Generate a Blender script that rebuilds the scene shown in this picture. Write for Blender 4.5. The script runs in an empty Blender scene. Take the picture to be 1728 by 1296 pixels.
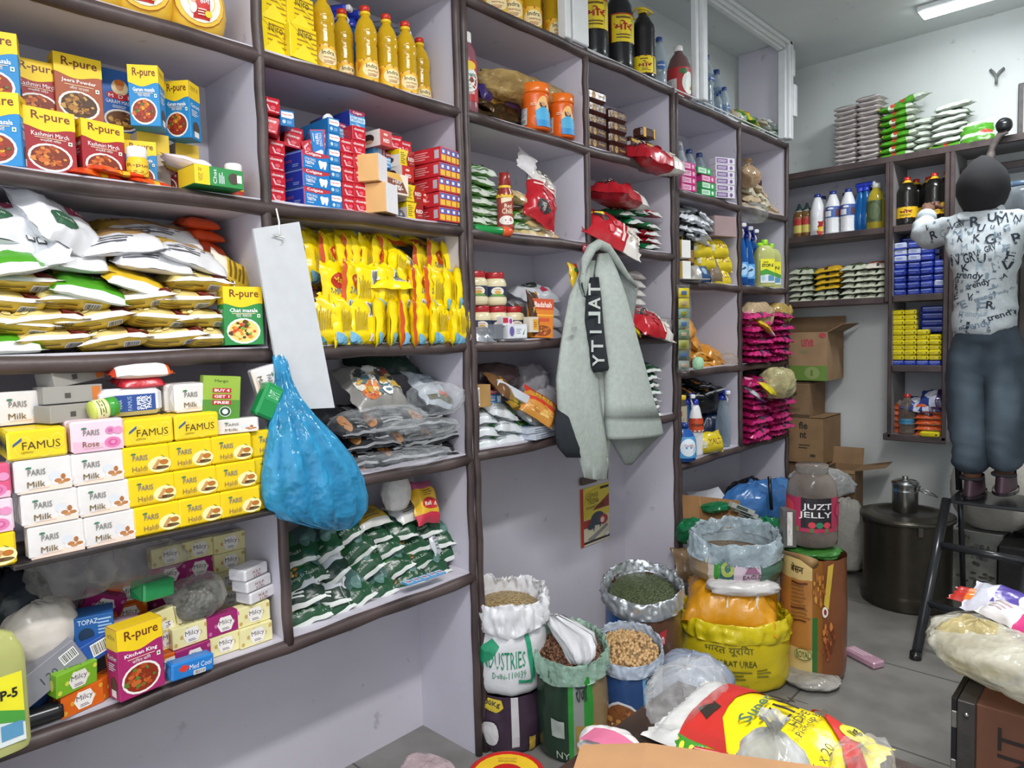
import bpy, bmesh, math, random
import numpy as np
from mathutils import Vector, Matrix, noise
from mathutils.bvhtree import BVHTree
R = random.Random(7)
rad = math.radians
SC = bpy.context.scene
COL = SC.collection
# ------------------------------------------------------------------ camera
CAM_LOC = np.array([1.66212, 0.0, 1.40])
YAW, PITCH, ROLL, FPX = rad(43.28695), rad(-3.94323), rad(-1.59223), 1183.02
_f = np.array([-math.sin(YAW)*math.cos(PITCH), math.cos(YAW)*math.cos(PITCH), math.sin(PITCH)])
_r = np.cross(_f, [0, 0, 1]); _r /= np.linalg.norm(_r)
_u = np.cross(_r, _f)
_c, _s = math.cos(ROLL), math.sin(ROLL)
_r, _u = _r*_c + _u*_s, _u*_c - _r*_s
cd = bpy.data.cameras.new('camera'); cam = bpy.data.objects.new('camera', cd); COL.objects.link(cam)
cd.sensor_fit = 'HORIZONTAL'; cd.sensor_width = 36; cd.lens = FPX*36/1728; cd.clip_start = .02
cam.matrix_world = Matrix(((_r[0], _u[0], -_f[0], CAM_LOC[0]), (_r[1], _u[1], -_f[1], CAM_LOC[1]), (_r[2], _u[2], -_f[2], CAM_LOC[2]), (0, 0, 0, 1)))
SC.camera = cam
# ------------------------------------------------------------------ view, world, lamps
vs = SC.view_settings
vs.view_transform = 'Standard'; vs.look = 'None'; vs.gamma = 1; vs.use_curve_mapping = False
vs.exposure = 0.52
w = bpy.data.worlds.new('world'); SC.world = w; w.use_nodes = True
bg = w.node_tree.nodes['Background']; bg.inputs[0].default_value = (.86, .92, 1, 1); bg.inputs[1].default_value = 1.5
def area(name, loc, rot, sx, sy, power, col=(1, 1, 1)):
    l = bpy.data.lights.new(name, 'AREA'); l.shape = 'RECTANGLE'; l.size = sx; l.size_y = sy; l.energy = power; l.color = col
    o = bpy.data.objects.new(name, l); COL.objects.link(o); o.location = loc; o.rotation_euler = rot
    return o
area('shop_tube_light', (1.75, .75, 2.98), (0, 0, 0), .16, 1.25, 46, (1, .98, .97))
area('entrance_tube_light', (2.0, -.7, 2.98), (0, 0, 0), 1.2, .16, 26, (1, .98, .97))
area('back_lamp_light', (1.16, 3.65, 2.97), (0, 0, 0), .5, .16, 22, (.93, .97, 1))
# ------------------------------------------------------------------ pixel -> world point on a real plane
def ray(px, py):
    return CAM_LOC, _f + _r*(px-864)/FPX + _u*(648-py)/FPX
def _pl(px, py, ax, val):
    o, d = ray(px, py); return Vector(o + d*(val-o[ax])/d[ax])
def L(px, py, x=0.0): return _pl(px, py, 0, x)
def B(px, py, y=4.34): return _pl(px, py, 1, y)
def G(px, py, z=0.0): return _pl(px, py, 2, z)
# ------------------------------------------------------------------ materials
MATS = {}
def lin(h):
    return tuple((c/12.92 if c <= .04045 else ((c+.055)/1.055)**2.4) for c in (int(h[i:i+2], 16)/255 for i in (0, 2, 4)))
def mat(key):
    if key in MATS: return MATS[key]
    h, _, t = key.partition(':'); t = t or 'p'
    m = bpy.data.materials.new('mat_'+key.replace(':', '_')); m.use_nodes = True; MATS[key] = m
    nt = m.node_tree; N = nt.nodes; K = nt.links.new
    b = N['Principled BSDF']; c = lin(h)
    tc = N.new('ShaderNodeTexCoord')
    def nz(scale, det=2):
        n = N.new('ShaderNodeTexNoise'); n.inputs['Scale'].default_value = scale; n.inputs['Detail'].default_value = det
        K(tc.outputs['Object'], n.inputs['Vector']); return n
    def ramp(fac, stops):
        r = N.new('ShaderNodeValToRGB'); K(fac, r.inputs[0]); e = r.color_ramp.elements
        while len(e) < len(stops): e.new(.5)
        for x, (p, q) in zip(e, stops): x.position = p; x.color = (*q, 1)
        return r
    def bump(n, st, dist=.01):
        bp = N.new('ShaderNodeBump'); bp.inputs['Strength'].default_value = st; bp.inputs['Distance'].default_value = dist
        K(n.outputs['Fac'], bp.inputs['Height']); K(bp.outputs[0], b.inputs['Normal'])
    vary = {'p': .05, 'g': .03, 'f': .05, 'm': .08, 'c': .10, 'w': .0, 'k': .16, 'd': .5, 's': .35}.get(t, .04)
    rough = {'p': .5, 'g': .22, 'f': .25, 'm': .3, 'c': .9, 'w': .6, 'k': .8, 'd': .45, 'b': .25, 's': .8, 'o': .15}.get(t, .5)
    b.inputs['Roughness'].default_value = rough
    sc = lambda k: tuple(min(1, v*k) for v in c)
    if t == 'w':        # painted plaster or board with grime and scuffs
        n1, n2 = nz(2.2, 5), nz(17, 6)
        r1 = ramp(n1.outputs['Fac'], [(.3, sc(.90)), (.62, c)])
        r2 = ramp(n2.outputs['Fac'], [(.25, (.6, .59, .59)), (.33, (1, 1, 1))])
        mx = N.new('ShaderNodeMix'); mx.data_type = 'RGBA'; mx.blend_type = 'MULTIPLY'; mx.inputs[0].default_value = .7
        K(r1.outputs[0], mx.inputs[6]); K(r2.outputs[0], mx.inputs[7]); K(mx.outputs[2], b.inputs['Base Color']); bump(n2, .15)
    elif t == 'fl':     # polished stone slabs with joints
        br = N.new('ShaderNodeTexBrick'); K(tc.outputs['Object'], br.inputs['Vector'])
        br.inputs['Scale'].default_value = 1; br.inputs['Brick Width'].default_value = 1.3; br.inputs['Row Height'].default_value = .62
        br.inputs['Mortar Size'].default_value = .004; br.inputs['Color1'].default_value = (*c, 1); br.inputs['Color2'].default_value = (*sc(.9), 1); br.inputs['Mortar'].default_value = (*sc(.35), 1)
        n = nz(6, 6); r = ramp(n.outputs['Fac'], [(.3, (.72, .71, .7)), (.6, (1, 1, 1))])
        mx = N.new('ShaderNodeMix'); mx.data_type = 'RGBA'; mx.blend_type = 'MULTIPLY'; mx.inputs[0].default_value = 1
        K(br.outputs['Color'], mx.inputs[6]); K(r.outputs[0], mx.inputs[7]); K(mx.outputs[2], b.inputs['Base Color']); b.inputs['Roughness'].default_value = .35
    elif t in ('x', 't', 'y', 'h', 'i'):   # clear film / tinted translucent plastic / clear bottle
        base = {'x': .025, 't': .5, 'y': .2, 'h': .5, 'i': .22}[t]
        tr = N.new('ShaderNodeBsdfTransparent'); tr.inputs[0].default_value = (*(lin('ffffff') if t == 'x' else tuple(min(1, v*.5+.5*v**.5) for v in c)), 1)
        b.inputs['Base Color'].default_value = (*c, 1); b.inputs['Roughness'].default_value = .14
        lw = N.new('ShaderNodeLayerWeight'); lw.inputs[0].default_value = .45
        n = nz(30 if t == 'x' else 12, 3)
        ma = N.new('ShaderNodeMath'); ma.operation = 'MULTIPLY_ADD'; ma.use_clamp = True
        K(lw.outputs['Facing'], ma.inputs[0]); ma.inputs[1].default_value = .32 if t == 'x' else .45; 
        mb_ = N.new('ShaderNodeMapRange'); K(n.outputs['Fac'], mb_.inputs[0]); mb_.inputs[1].default_value = .4; mb_.inputs[2].default_value = .75; mb_.inputs[3].default_value = base; mb_.inputs[4].default_value = base+(.20 if t == 'x' else (.35 if t in 'hi' else .12))
        K(mb_.outputs[0], ma.inputs[2])
        ms = N.new('ShaderNodeMixShader'); K(ma.outputs[0], ms.inputs[0]); K(tr.outputs[0], ms.inputs[1]); K(b.outputs[0], ms.inputs[2])
        K(ms.outputs[0], N['Material Output'].inputs[0])
        bump(n, .9 if t in 'xhi' else .08, .03 if t in 'hi' else .012)
    elif t == 'j':      # denim, worn pale where the mesh says so
        n = nz(14, 5); at_ = N.new('ShaderNodeAttribute'); at_.attribute_name = 'wear'
        r = ramp(n.outputs['Fac'], [(.3, sc(.82)), (.7, sc(1.12))]); mx = N.new('ShaderNodeMix'); mx.data_type = 'RGBA'
        K(at_.outputs['Fac'], mx.inputs[0]); K(r.outputs[0], mx.inputs[6]); mx.inputs[7].default_value = (*lin('5d6c78'), 1); K(mx.outputs[2], b.inputs['Base Color']); b.inputs['Roughness'].default_value = .85; bump(nz(300, 1), .3, .002)
    elif t == 'e':
        b.inputs['Base Color'].default_value = (*c, 1); b.inputs['Emission Color'].default_value = (*c, 1); b.inputs['Emission Strength'].default_value = 9
    elif t == 'n':      # a heap of small seeds
        v = N.new('ShaderNodeTexVoronoi'); v.inputs['Scale'].default_value = 110; K(tc.outputs['Object'], v.inputs['Vector'])
        r = ramp(v.outputs['Distance'], [(.0, sc(1.25)), (.75, sc(.45))]); K(r.outputs[0], b.inputs['Base Color'])
        bp = N.new('ShaderNodeBump'); bp.inputs['Strength'].default_value = .8; bp.inputs['Distance'].default_value = .004; bp.invert = True; K(v.outputs['Distance'], bp.inputs['Height']); K(bp.outputs[0], b.inputs['Normal'])
    else:
        n = nz({'c': 60, 'k': 9, 'd': 7, 's': 12}.get(t, 24), 4)
        r = ramp(n.outputs['Fac'], [(.32, sc(1-vary)), (.68, sc(1+vary*.5))]); K(r.outputs[0], b.inputs['Base Color'])
        if t == 'f': bump(nz(45, 3), .22, .006)
        if t == 'c': bump(nz(420, 1), .5, .002)
        if t == 'd': bump(nz(30, 5), .5, .004)
        if t == 'm': b.inputs['Metallic'].default_value = .75; bump(nz(35, 3), .2, .004)
        if t == 'b': b.inputs['Metallic'].default_value = 1.0
    return m
# ------------------------------------------------------------------ mesh builder
class MB:
    def __init__(s): s.v, s.f, s.m, s.sm, s.mats = [], [], [], [], []
    def mi(s, k):
        if k not in s.mats: s.mats.append(k)
        return s.mats.index(k)
    def add(s, vs, fs, k, smooth=False):
        o = len(s.v); s.v += [tuple(v) for v in vs]
        for i, f in enumerate(fs):
            s.f.append([o+j for j in f]); s.m.append(s.mi(k if isinstance(k, str) else k[i])); s.sm.append(smooth)
        return s
    def box(s, x0, x1, y0, y1, z0, z1, k, bev=.0015, km={}):
        b = min(bev, (x1-x0)/3, (y1-y0)/3, (z1-z0)/3)
        X, Y, Z = (x0, x1), (y0, y1), (z0, z1); vs = []; sg = (1, -1)
        idx = {}
        for i in (0, 1):
            for j in (0, 1):
                for l in (0, 1):
                    for a in range(3):
                        p = [X[i]+sg[i]*b, Y[j]+sg[j]*b, Z[l]+sg[l]*b]
                        p[a] = (X[i], Y[j], Z[l])[a]
                        idx[i, j, l, a] = len(vs); vs.append(p)
        I = lambda i, j, l, a: idx[i, j, l, a]
        F = []; K = []
        def q(*t): F.append(list(t))
        for nm, a, val, o in (('l', 0, 0, 1), ('r', 0, 1, 0), ('f', 1, 0, 0), ('b', 1, 1, 1), ('o', 2, 0, 1), ('t', 2, 1, 0)):
            u, w_ = [c for c in range(3) if c != a]
            cs = []
            for cu, cw in ((0, 0), (1, 0), (1, 1), (0, 1)):
                t = [0, 0, 0]; t[a] = val; t[u] = cu; t[w_] = cw; cs.append(I(*t, a))
            if (a == 1) != bool(o): cs.reverse()
            F.append(cs); K.append(km.get(nm, k))
        for a in range(3):
            u, w_ = [c for c in range(3) if c != a]
            for cu in (0, 1):
                for cw in (0, 1):
                    def g(va, face):
                        t = [0, 0, 0]; t[a] = va; t[u] = cu; t[w_] = cw; return I(*t, face)
                    F.append([g(0, u), g(1, u), g(1, w_), g(0, w_)]); K.append(k)
        for i in (0, 1):
            for j in (0, 1):
                for l in (0, 1):
                    F.append([I(i, j, l, 0), I(i, j, l, 1), I(i, j, l, 2)]); K.append(k)
        return s.add(vs, F, K)
    def grid(s, fn, nu, nv, k, smooth=True, wrap=False):
        vs = [fn(i/nu, j/nv) for j in range(nv+1) for i in range(nu if wrap else nu+1)]
        W = nu if wrap else nu+1; F = []; K = []
        for j in range(nv):
            for i in range(nu):
                F.append([j*W+i, j*W+(i+1) % W, (j+1)*W+(i+1) % W, (j+1)*W+i])
                K.append(k if isinstance(k, str) else k((i+.5)/nu, (j+.5)/nv))
        return s.add(vs, F, K, smooth)
    def lathe(s, prof, k, seg=20, fn=None, cap=True, cx=0, cy=0):
        vs = []; F = []; n = len(prof)
        for r, z in prof:
            for i in range(seg):
                a = 2*math.pi*i/seg; p = (cx+r*math.cos(a), cy+r*math.sin(a), z)
                vs.append(fn(p, a) if fn else p)
        K = []
        for j in range(n-1):
            for i in range(seg):
                F.append([j*seg+i, j*seg+(i+1) % seg, (j+1)*seg+(i+1) % seg, (j+1)*seg+i]); K.append(k if isinstance(k, str) else k[j])
        if cap:
            F.append(list(range(seg))[::-1]); K.append(K[0]); F.append([(n-1)*seg+i for i in range(seg)]); K.append(K[-2])
        return s.add(vs, F, K, True)
    def tube(s, pts, r, k, seg=8, closed=False):
        pts = [Vector(p) for p in pts]; rr = r if isinstance(r, (list, tuple)) else [r]*len(pts); vs = []; F = []; n = len(pts)
        up = Vector((0.13, .21, 1)).normalized()
        for i, p in enumerate(pts):
            t = (pts[(i+1) % n if closed else min(i+1, n-1)]-pts[(i-1) % n if closed else max(i-1, 0)]).normalized()
            a = t.cross(up)
            if a.length < .05: a = t.cross(Vector((1, 0, 0)))
            a.normalize(); b = t.cross(a)
            for j in range(seg):
                q = 2*math.pi*j/seg; vs.append(p+(a*math.cos(q)+b*math.sin(q))*rr[i])
        for i in range(n if closed else n-1):
            for j in range(seg):
                F.append([i*seg+j, ((i+1) % n)*seg+j, ((i+1) % n)*seg+(j+1) % seg, i*seg+(j+1) % seg])
        if not closed: F += [list(range(seg)), [(n-1)*seg+j for j in range(seg)][::-1]]
        return s.add(vs, F, k, True)
    def bar(s, p, q, wx, wy, k):
        """square bar between two points"""
        p, q = Vector(p), Vector(q); t = (q-p).normalized(); a = t.cross(Vector((0, 0, 1)))
        if a.length < .1: a = t.cross(Vector((0, 1, 0)))
        a.normalize(); b = t.cross(a); vs = []
        for e in (p, q):
            for i, j in ((-1, -1), (1, -1), (1, 1), (-1, 1)): vs.append(e+a*i*wx/2+b*j*wy/2)
        return s.add(vs, [[3, 2, 1, 0], [4, 5, 6, 7], [0, 1, 5, 4], [1, 2, 6, 5], [2, 3, 7, 6], [3, 0, 4, 7]], k)
    def build(s, name, parent=None):
        me = bpy.data.meshes.new(name); me.from_pydata(s.v, [], s.f)
        for k in s.mats: me.materials.append(mat(k))
        me.polygons.foreach_set('material_index', s.m); me.polygons.foreach_set('use_smooth', s.sm)
        me.update()
        o = bpy.data.objects.new(name, me); COL.objects.link(o)
        if parent: o.parent = parent
        return o
def empty(name, loc=(0, 0, 0)):
    o = bpy.data.objects.new(name, None); o.empty_display_size = .05; COL.objects.link(o); o.location = loc
    return o
def tag(o, label, cat, group=None, kind=None):
    o['label'] = label; o['category'] = cat
    if group: o['group'] = group
    if kind: o['kind'] = kind
    return o
def copy_tree(o, parent=None):
    c = o.copy(); COL.objects.link(c)
    if parent: c.parent = parent
    for ch in list(o.children): copy_tree(ch, c)
    return c
# ------------------------------------------------------------------ printed matter laid on a surface S(u, v) -> point, normal
TXT = {}
def text2d(s, bold=0):
    if 'M' in s or 'W' in s or 'N' in s: bold = 0
    if (s, bold) not in TXT:
        c = bpy.data.curves.new('t', 'FONT'); c.body = s; c.resolution_u = 2 if len(s) < 9 else 1; c.offset = bold
        o = bpy.data.objects.new('t', c); m = o.to_mesh()
        vs = np.array([v.co[:2] for v in m.vertices]) if len(m.vertices) else np.zeros((1, 2))
        fs = [list(p.vertices) for p in m.polygons]
        lo, hi = vs.min(0), vs.max(0); vs = (vs-lo)/np.maximum(hi-lo, 1e-6)
        o.to_mesh_clear(); bpy.data.objects.remove(o); bpy.data.curves.remove(c)
        TXT[s, bold] = (vs, fs)
    return TXT[s, bold]
RF = {}
def refine(key, vs, fs, ln):
    if (key, ln) not in RF:
        b = bmesh.new(); V_ = [b.verts.new((float(p[0]), float(p[1]), 0)) for p in vs]
        for f in fs:
            try: b.faces.new([V_[i] for i in f])
            except ValueError: pass
        for _ in range(4):
            bmesh.ops.triangulate(b, faces=b.faces[:])
            e = [x for x in b.edges if x.calc_length() > ln]
            if not e: break
            bmesh.ops.subdivide_edges(b, edges=e, cuts=1)
        bmesh.ops.triangulate(b, faces=b.faces[:]); b.verts.index_update()
        RF[key, ln] = ([v.co[:2] for v in b.verts], [[v.index for v in f.verts] for f in b.faces]); b.free()
    return RF[key, ln]
def deco(mb, S, specs, eps=.0005, nu=6, nv=4):
    for i, d in enumerate(specs):
        e = eps*(1+.35*i); t = d[0]
        P = lambda u, v: (lambda p, n: p+n*e)(*S(u, v))
        if t == 'r':
            _, u0, v0, u1, v1, k = d[:6]
            mb.grid(lambda a, b: P(u0+(u1-u0)*a, v0+(v1-v0)*b), nu, nv, k, False)
        elif t == 'e':
            _, cu, cv, ru, rv, k = d[:6]; n = 18
            vs = [P(cu, cv)]+[P(cu+ru*q*math.cos(2*math.pi*j/n), cv+rv*q*math.sin(2*math.pi*j/n)) for q in (.55, 1) for j in range(n)]
            F = [[0, 1+j, 1+(j+1) % n] for j in range(n)]+[[1+j, 1+n+j, 1+n+(j+1) % n, 1+(j+1) % n] for j in range(n)]
            mb.add(vs, F, k)
        elif t == 'p':
            if nu > 1:
                a, b = refine(tuple(d[1]), d[1], [list(range(len(d[1])))], .09); mb.add([P(*q) for q in a], b, d[2])
            else: mb.add([P(*q) for q in d[1]], [list(range(len(d[1])))], d[2])
        elif t == 't':
            _, s, u0, v0, u1, v1, k = d[:7]; rot = d[7] if len(d) > 7 else 0; bold = d[8] if len(d) > 8 else 0
            vs, fs = text2d(s, bold); out = []
            if nu > 6: vs, fs = refine(('t', s, bold), vs, fs, .12)
            for a, b in vs:
                if rot == 90: a, b = 1-b, a
                elif rot == 180: a, b = 1-a, 1-b
                elif rot == 270: a, b = b, 1-a
                out.append(P(u0+(u1-u0)*a, v0+(v1-v0)*b))
            mb.add(out, fs, k)
        elif t == 'l':   # lines of small print
            _, u0, v0, u1, v1, n, k = d[:7]; rr = random.Random(n*7+int(u0*100))
            for j in range(n):
                a = v0+(v1-v0)*(j+.25)/n; b = v0+(v1-v0)*(j+.7)/n; ue = u0+(u1-u0)*rr.uniform(.6, 1)
                mb.grid(lambda p, q: P(u0+(ue-u0)*p, a+(b-a)*q), max(1, nu//2), 1, k, False)
        elif t == 'bc':  # bar code
            _, u0, v0, u1, v1 = d[:5]; rr = random.Random(3)
            mb.grid(lambda a, b: P(u0+(u1-u0)*a, v0+(v1-v0)*b), 3, 1, 'f2f2f0', False)
            e = e*1.3; x = .06
            while x < .92:
                q = rr.choice((.02, .03, .05)); mb.grid(lambda a, b: P(u0+(u1-u0)*(x+q*a), v0+(v1-v0)*(.1+.8*b)), 1, 1, '202024', False); x += q+rr.choice((.03, .05))
        elif t == 'dots':  # a heap of food bits printed in an ellipse
            _, cu, cv, ru, rv, n, ks = d[:7]; rr = random.Random(int(cu*97)+n)
            for j in range(n):
                a = rr.uniform(0, 6.283); q = math.sqrt(rr.random())*.85; su = ru*rr.uniform(.12, .26); c0, c1 = cu+ru*q*math.cos(a), cv+rv*q*math.sin(a); sv = su*rv/ru; e = eps*(1+.35*i)+.00003*j
                mb.add([P(c0+su*math.cos(b)*rr.uniform(.7, 1), c1+sv*math.sin(b)*rr.uniform(.7, 1)) for b in [x*6.283/7 for x in range(7)]], [list(range(7))], ks[j % len(ks)])
def face(w, d, h, f):
    def S(u, v):
        if f == 'f': return Vector(((u-.5)*w, -d/2, v*h)), Vector((0, -1, 0))
        if f == 'b': return Vector(((.5-u)*w, d/2, v*h)), Vector((0, 1, 0))
        if f == 'l': return Vector((-w/2, (.5-u)*d, v*h)), Vector((-1, 0, 0))
        if f == 'r': return Vector((w/2, (u-.5)*d, v*h)), Vector((1, 0, 0))
        return Vector(((u-.5)*w, (v-.5)*d, h)), Vector((0, 0, 1))
    return S
def cyl(prof, span=math.pi, v0=None, v1=None, off=0.0):
    zs = [p[1] for p in prof]; z0 = zs[0] if v0 is None else v0; z1 = zs[-1] if v1 is None else v1
    def S(u, v):
        z = z0+(z1-z0)*v; r = np.interp(z, zs, [p[0] for p in prof])+off; a = -math.pi/2+(u-.5)*span
        n = Vector((math.cos(a), math.sin(a), 0)); return n*float(r)+Vector((0, 0, z)), n
    return S
ORD = 'first second third fourth fifth sixth seventh eighth ninth tenth eleventh twelfth thirteenth fourteenth fifteenth sixteenth seventeenth eighteenth nineteenth twentieth'.split()
class Pr:
    """a kind of product: its first placing moves the built one, later placings copy it with its parts"""
    def __init__(s, root, d=0.0): s.root, s.d, s.used = root, d, False
    def take(s):
        if not s.used: s.used = True; return s.root
        return copy_tree(s.root)
def put(pr, P, label, cat, group=None, rz=0, rx=0, ry=0, wall='L', s=1, jit=2, sp=0):
    o = pr.take(); j = R.uniform(-jit, jit)
    base = {'L': 90, 'B': 0, 'F': 0}[wall]
    P = Vector(P)
    m = Matrix.Rotation(rad(base+rz+j), 4, 'Z') @ Matrix.Rotation(rad(rx), 4, 'X') @ Matrix.Rotation(rad(ry), 4, 'Y') @ Matrix.Rotation(rad(sp), 4, 'Z')
    sc = (s, s, s) if not isinstance(s, tuple) else s
    o.rotation_mode = 'XYZ'; o.location = P; o.rotation_euler = m.to_euler(); o.scale = sc
    if len(label.split()) > 15: print('LONG', label)
    tag(o, label, cat, group)
    return o
def pl(pr, px, py, label, cat, group=None, x=0.0, z=None, wall='L', **k):
    if wall == 'L':
        P = L(px, py, x)
        if z is not None: P.z = z
        P.x -= pr.d/2*math.cos(rad(k.get('rz', 0)))
    else:
        P = B(px, py, 4.34-x)
        if z is not None: P.z = z
        P.y += pr.d/2
    return put(pr, P, label, cat, group, wall=wall, **k)
def row(prs, pts, label, cat, group, **kw):
    """pts: (px, py[, rz[, rx[, ry]]]); the label's {} becomes an ordinal"""
    prs = prs if isinstance(prs, (list, tuple)) else [prs]
    for i, t in enumerate(pts):
        q = dict(kw)
        for nm, val in zip(('rz', 'rx', 'ry'), t[2:]): q[nm] = q.get(nm, 0)+val
        pl(prs[i % len(prs)], t[0], t[1], label.format(ORD[i]), cat, group, **q)
# ------------------------------------------------------------------ room
def struct(mb, name):
    o = mb.build(name); o['kind'] = 'structure'; return o
WALLK = 'd0d4d2:w'; LAV = 'cac6d1:w'; BRN = '4a3d3c:d'
CEIL = 3.04
struct(MB().box(-.45, 3.4, -2.0, 4.8, -.12, 0, '85837f:fl', 0), 'floor')
struct(MB().box(-.45, 3.4, -2.0, 4.8, CEIL, CEIL+.1, 'd3d8d8:w', 0), 'ceiling')
struct(MB().box(-.42, -.31, -2.0, 4.8, 0, CEIL, WALLK, 0), 'wall_left')
struct(MB().box(-.42, 3.4, 4.62, 4.75, 0, CEIL, WALLK, 0), 'wall_back')
struct(MB().box(3.2, 3.3, -2.0, 4.75, 0, CEIL, WALLK, 0), 'wall_right')
# ------------------------------------------------------------------ shelving along the left wall
Z1 = dict(a=2.475, b=2.110, c=1.741, d=1.373, e=1.005, f=.613)      # two bays nearest
Z2 = dict(a=2.469, b=2.108, c=1.738, d=1.371, e=1.010)              # middle two bays
Z3 = dict(a=2.452, b=2.033, c=1.616, d=1.201, e=.770)               # far two bays
YA, YB_, YC, YD, YE, YF = .883, 1.564, 2.215, 2.867, 3.519, 4.147
HT = .0185
def wavy(mb, y0, y1, z, r=.0185):
    pts = [(.003*math.sin(7*i)+.003, y0+(y1-y0)*i/14, z-.005+.0025*math.sin(5*i+y0*9)) for i in range(15)]
    mb.tube(pts, [r*(1+.07*math.sin(3*i)) for i in range(15)], BRN, 8)
def shelving(label, y0, y1, mids, zs, zlow, ztop, midlow):
    u = empty('shelving_unit', (0, y0, 0))
    def part(name, mb, par=u):
        mb.v = [(x, y-y0, z) for x, y, z in mb.v]
        return mb.build(name, par)
    part('back_panel', MB().box(-.295, -.28, y0, y1, 0, ztop, LAV, 0))
    for s, (a, b) in enumerate(((y0, y0+.02), (y1-.02, y1))):
        p = part('side_panel', MB().box(-.28, .004, a, b, 0, ztop, LAV, 0))
        m = MB(); m.tube([(.006+.003*math.sin(3*i), (a+b)/2+(.004 if s == 0 else -.004), ztop*i/24) for i in range(25)], .013, BRN, 8); part('edge_moulding', m, p)
    for y in mids:
        p = part('divider_panel', MB().box(-.28, .002, y-.011, y+.011, midlow, ztop, LAV, 0))
        m = MB(); m.tube([(.004+.003*math.sin(3*i+y), y, midlow+(ztop-midlow)*i/24) for i in range(25)], .0135, BRN, 8); part('edge_moulding', m, p)
    for z in zs.values():
        p = part('shelf_board', MB().box(-.28, 0, y0+.02, y1-.02, z-.012, z+.017, LAV, 0))
        m = MB(); wavy(m, y0+.012, y1-.012, z); part('edge_moulding', m, p)
    return tag(u, label, 'shelving', 'built-in shelving units')
shelving('grey painted shelving unit holding soaps, masala boxes and noodle packets', .20, YB_-.003, [YA], Z1, 0, 2.5, Z1['f'])
shelving('grey painted shelving unit behind the hanging jacket', YB_, YD-.003, [YC], Z2, 0, 2.48, Z2['e'])
shelving('grey painted shelving unit with pink packets and spray bottles', YD, YF, [YE], Z3, 0, 2.465, Z3['e'])
# glazed upper cupboard above the far bays: white frame
u = empty('upper_cupboard', (0, YC, 2.48))
def _p(name, *bx):
    m = MB()
    for b in bx: m.box(*b, 'd9dbdc:p', .004)
    m.v = [(x, y-YC, z-2.48) for x, y, z in m.v]; return m.build(name, u)
_p('stile', (-.03, .012, YC-.075, YC+.02, 2.49, CEIL)); _p('stile', (-.03, .012, YC-.12, YC-.088, 2.49, CEIL))
_p('stile', (-.03, .0, 3.09, 3.12, 2.49, 2.985)); _p('stile', (-.005, .02, 3.12, 3.165, 2.49, 2.985))
_p('stile', (-.03, .015, YF-.05, YF-.025, 2.49, 2.985)); _p('stile', (-.02, .03, YF-.02, YF+.03, 2.49, CEIL))
_p('header_rail', (-.03, .0, YC, YF-.05, 2.985, 3.0), (-.02, .012, YC, YF-.03, 3.0, CEIL-.002), (.012, .03, YC, YF+.02, 3.018, CEIL-.002))
_p('bottom_track', (-.045, -.03, YC+.02, YF-.05, 2.4895, 2.495), (-.01, -.003, YC+.02, YF-.05, 2.4895, 2.495))
m = MB().box(-.28, -.03, YF-.02, YF, 2.49, CEIL-.002, LAV, 0); m.v = [(x, y-YC, z-2.48) for x, y, z in m.v]; m.build('side_panel', u)
_p('hinge', (.02, .045, YF+.012, YF+.05, 2.62, 2.8)); _p('hinge', (.015, .035, YF+.012, YF+.045, 2.85, 3.0))
tag(u, 'white framed upper cupboard with open sliding front above the far shelves', 'cupboard')
# ------------------------------------------------------------------ shelving on the back wall
BZ = dict(a=2.313, b=1.929, c=1.541, d=1.157, e=.768); YBK = 4.34
u = empty('back_wall_shelving', (0, YBK, 0))
def bp(name, x0, x1, y0, y1, z0, z1, k='8f8c8c:w', edge=True):
    m = MB().box(x0, x1, y0, y1, z0, z1, k, 0); m.v = [(a, b-YBK, c) for a, b, c in m.v]; p = m.build(name, u)
    if edge:
        m = MB().box(x0-.0005, x1+.0005, y0-.014, y0, z0-.003, z1+.003, BRN, .004); m.v = [(a, b-YBK, c) for a, b, c in m.v]; m.build('edge_moulding', p)
    return p
for x in (.488, .508): bp('upright_panel', x-.0095, x+.0095, YBK, 4.62, BZ['e'] if x > .5 else BZ['c']-.01, BZ['a']-.016)
for x in (.777, .802): bp('upright_panel', x-.011, x+.011, YBK, 4.62, BZ['e'] if x < .79 else 1.1, BZ['a']-.016)
for z, x0, x1 in ((BZ['a'], -.28, 1.75), (BZ['b'], -.28, .475), (BZ['c'], -.28, .475), (BZ['b'], .52, .764), (BZ['c']+.005, .52, .764), (BZ['d'], .52, .764), (BZ['e'], .478, .79), (BZ['b']-.03, .815, 1.75), (2.205, .815, 1.75)):
    bp('shelf_board', x0, x1, YBK+(.0 if z != 2.205 else .12), 4.62, z-.016, z+.016)
bp('back_panel', .52, .764, 4.60, 4.615, BZ['e']+.02, 2.29, 'a9a8ae:w', False)
bp('back_panel', -.28, .475, 4.60, 4.615, 1.56, 2.29, 'a9a8b2:w', False)
tag(u, 'dark edged shelving fixed to the back wall behind the person', 'shelving', 'built-in shelving units')
# ceiling batten lamp
P = G(1622, -6, CEIL)
u = empty('ceiling_lamp', (P.x, P.y, CEIL))
MB().box(-.19, .19, -.05, .05, -.03, -.001, 'e8ecec:p', .006).build('housing', u)
MB().box(-.175, .175, -.04, .04, -.05, -.031, 'f4fbff:e', .008).build('diffuser', u)
tag(u, 'bright white batten lamp fixed to the ceiling near the back wall', 'lamp')
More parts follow.
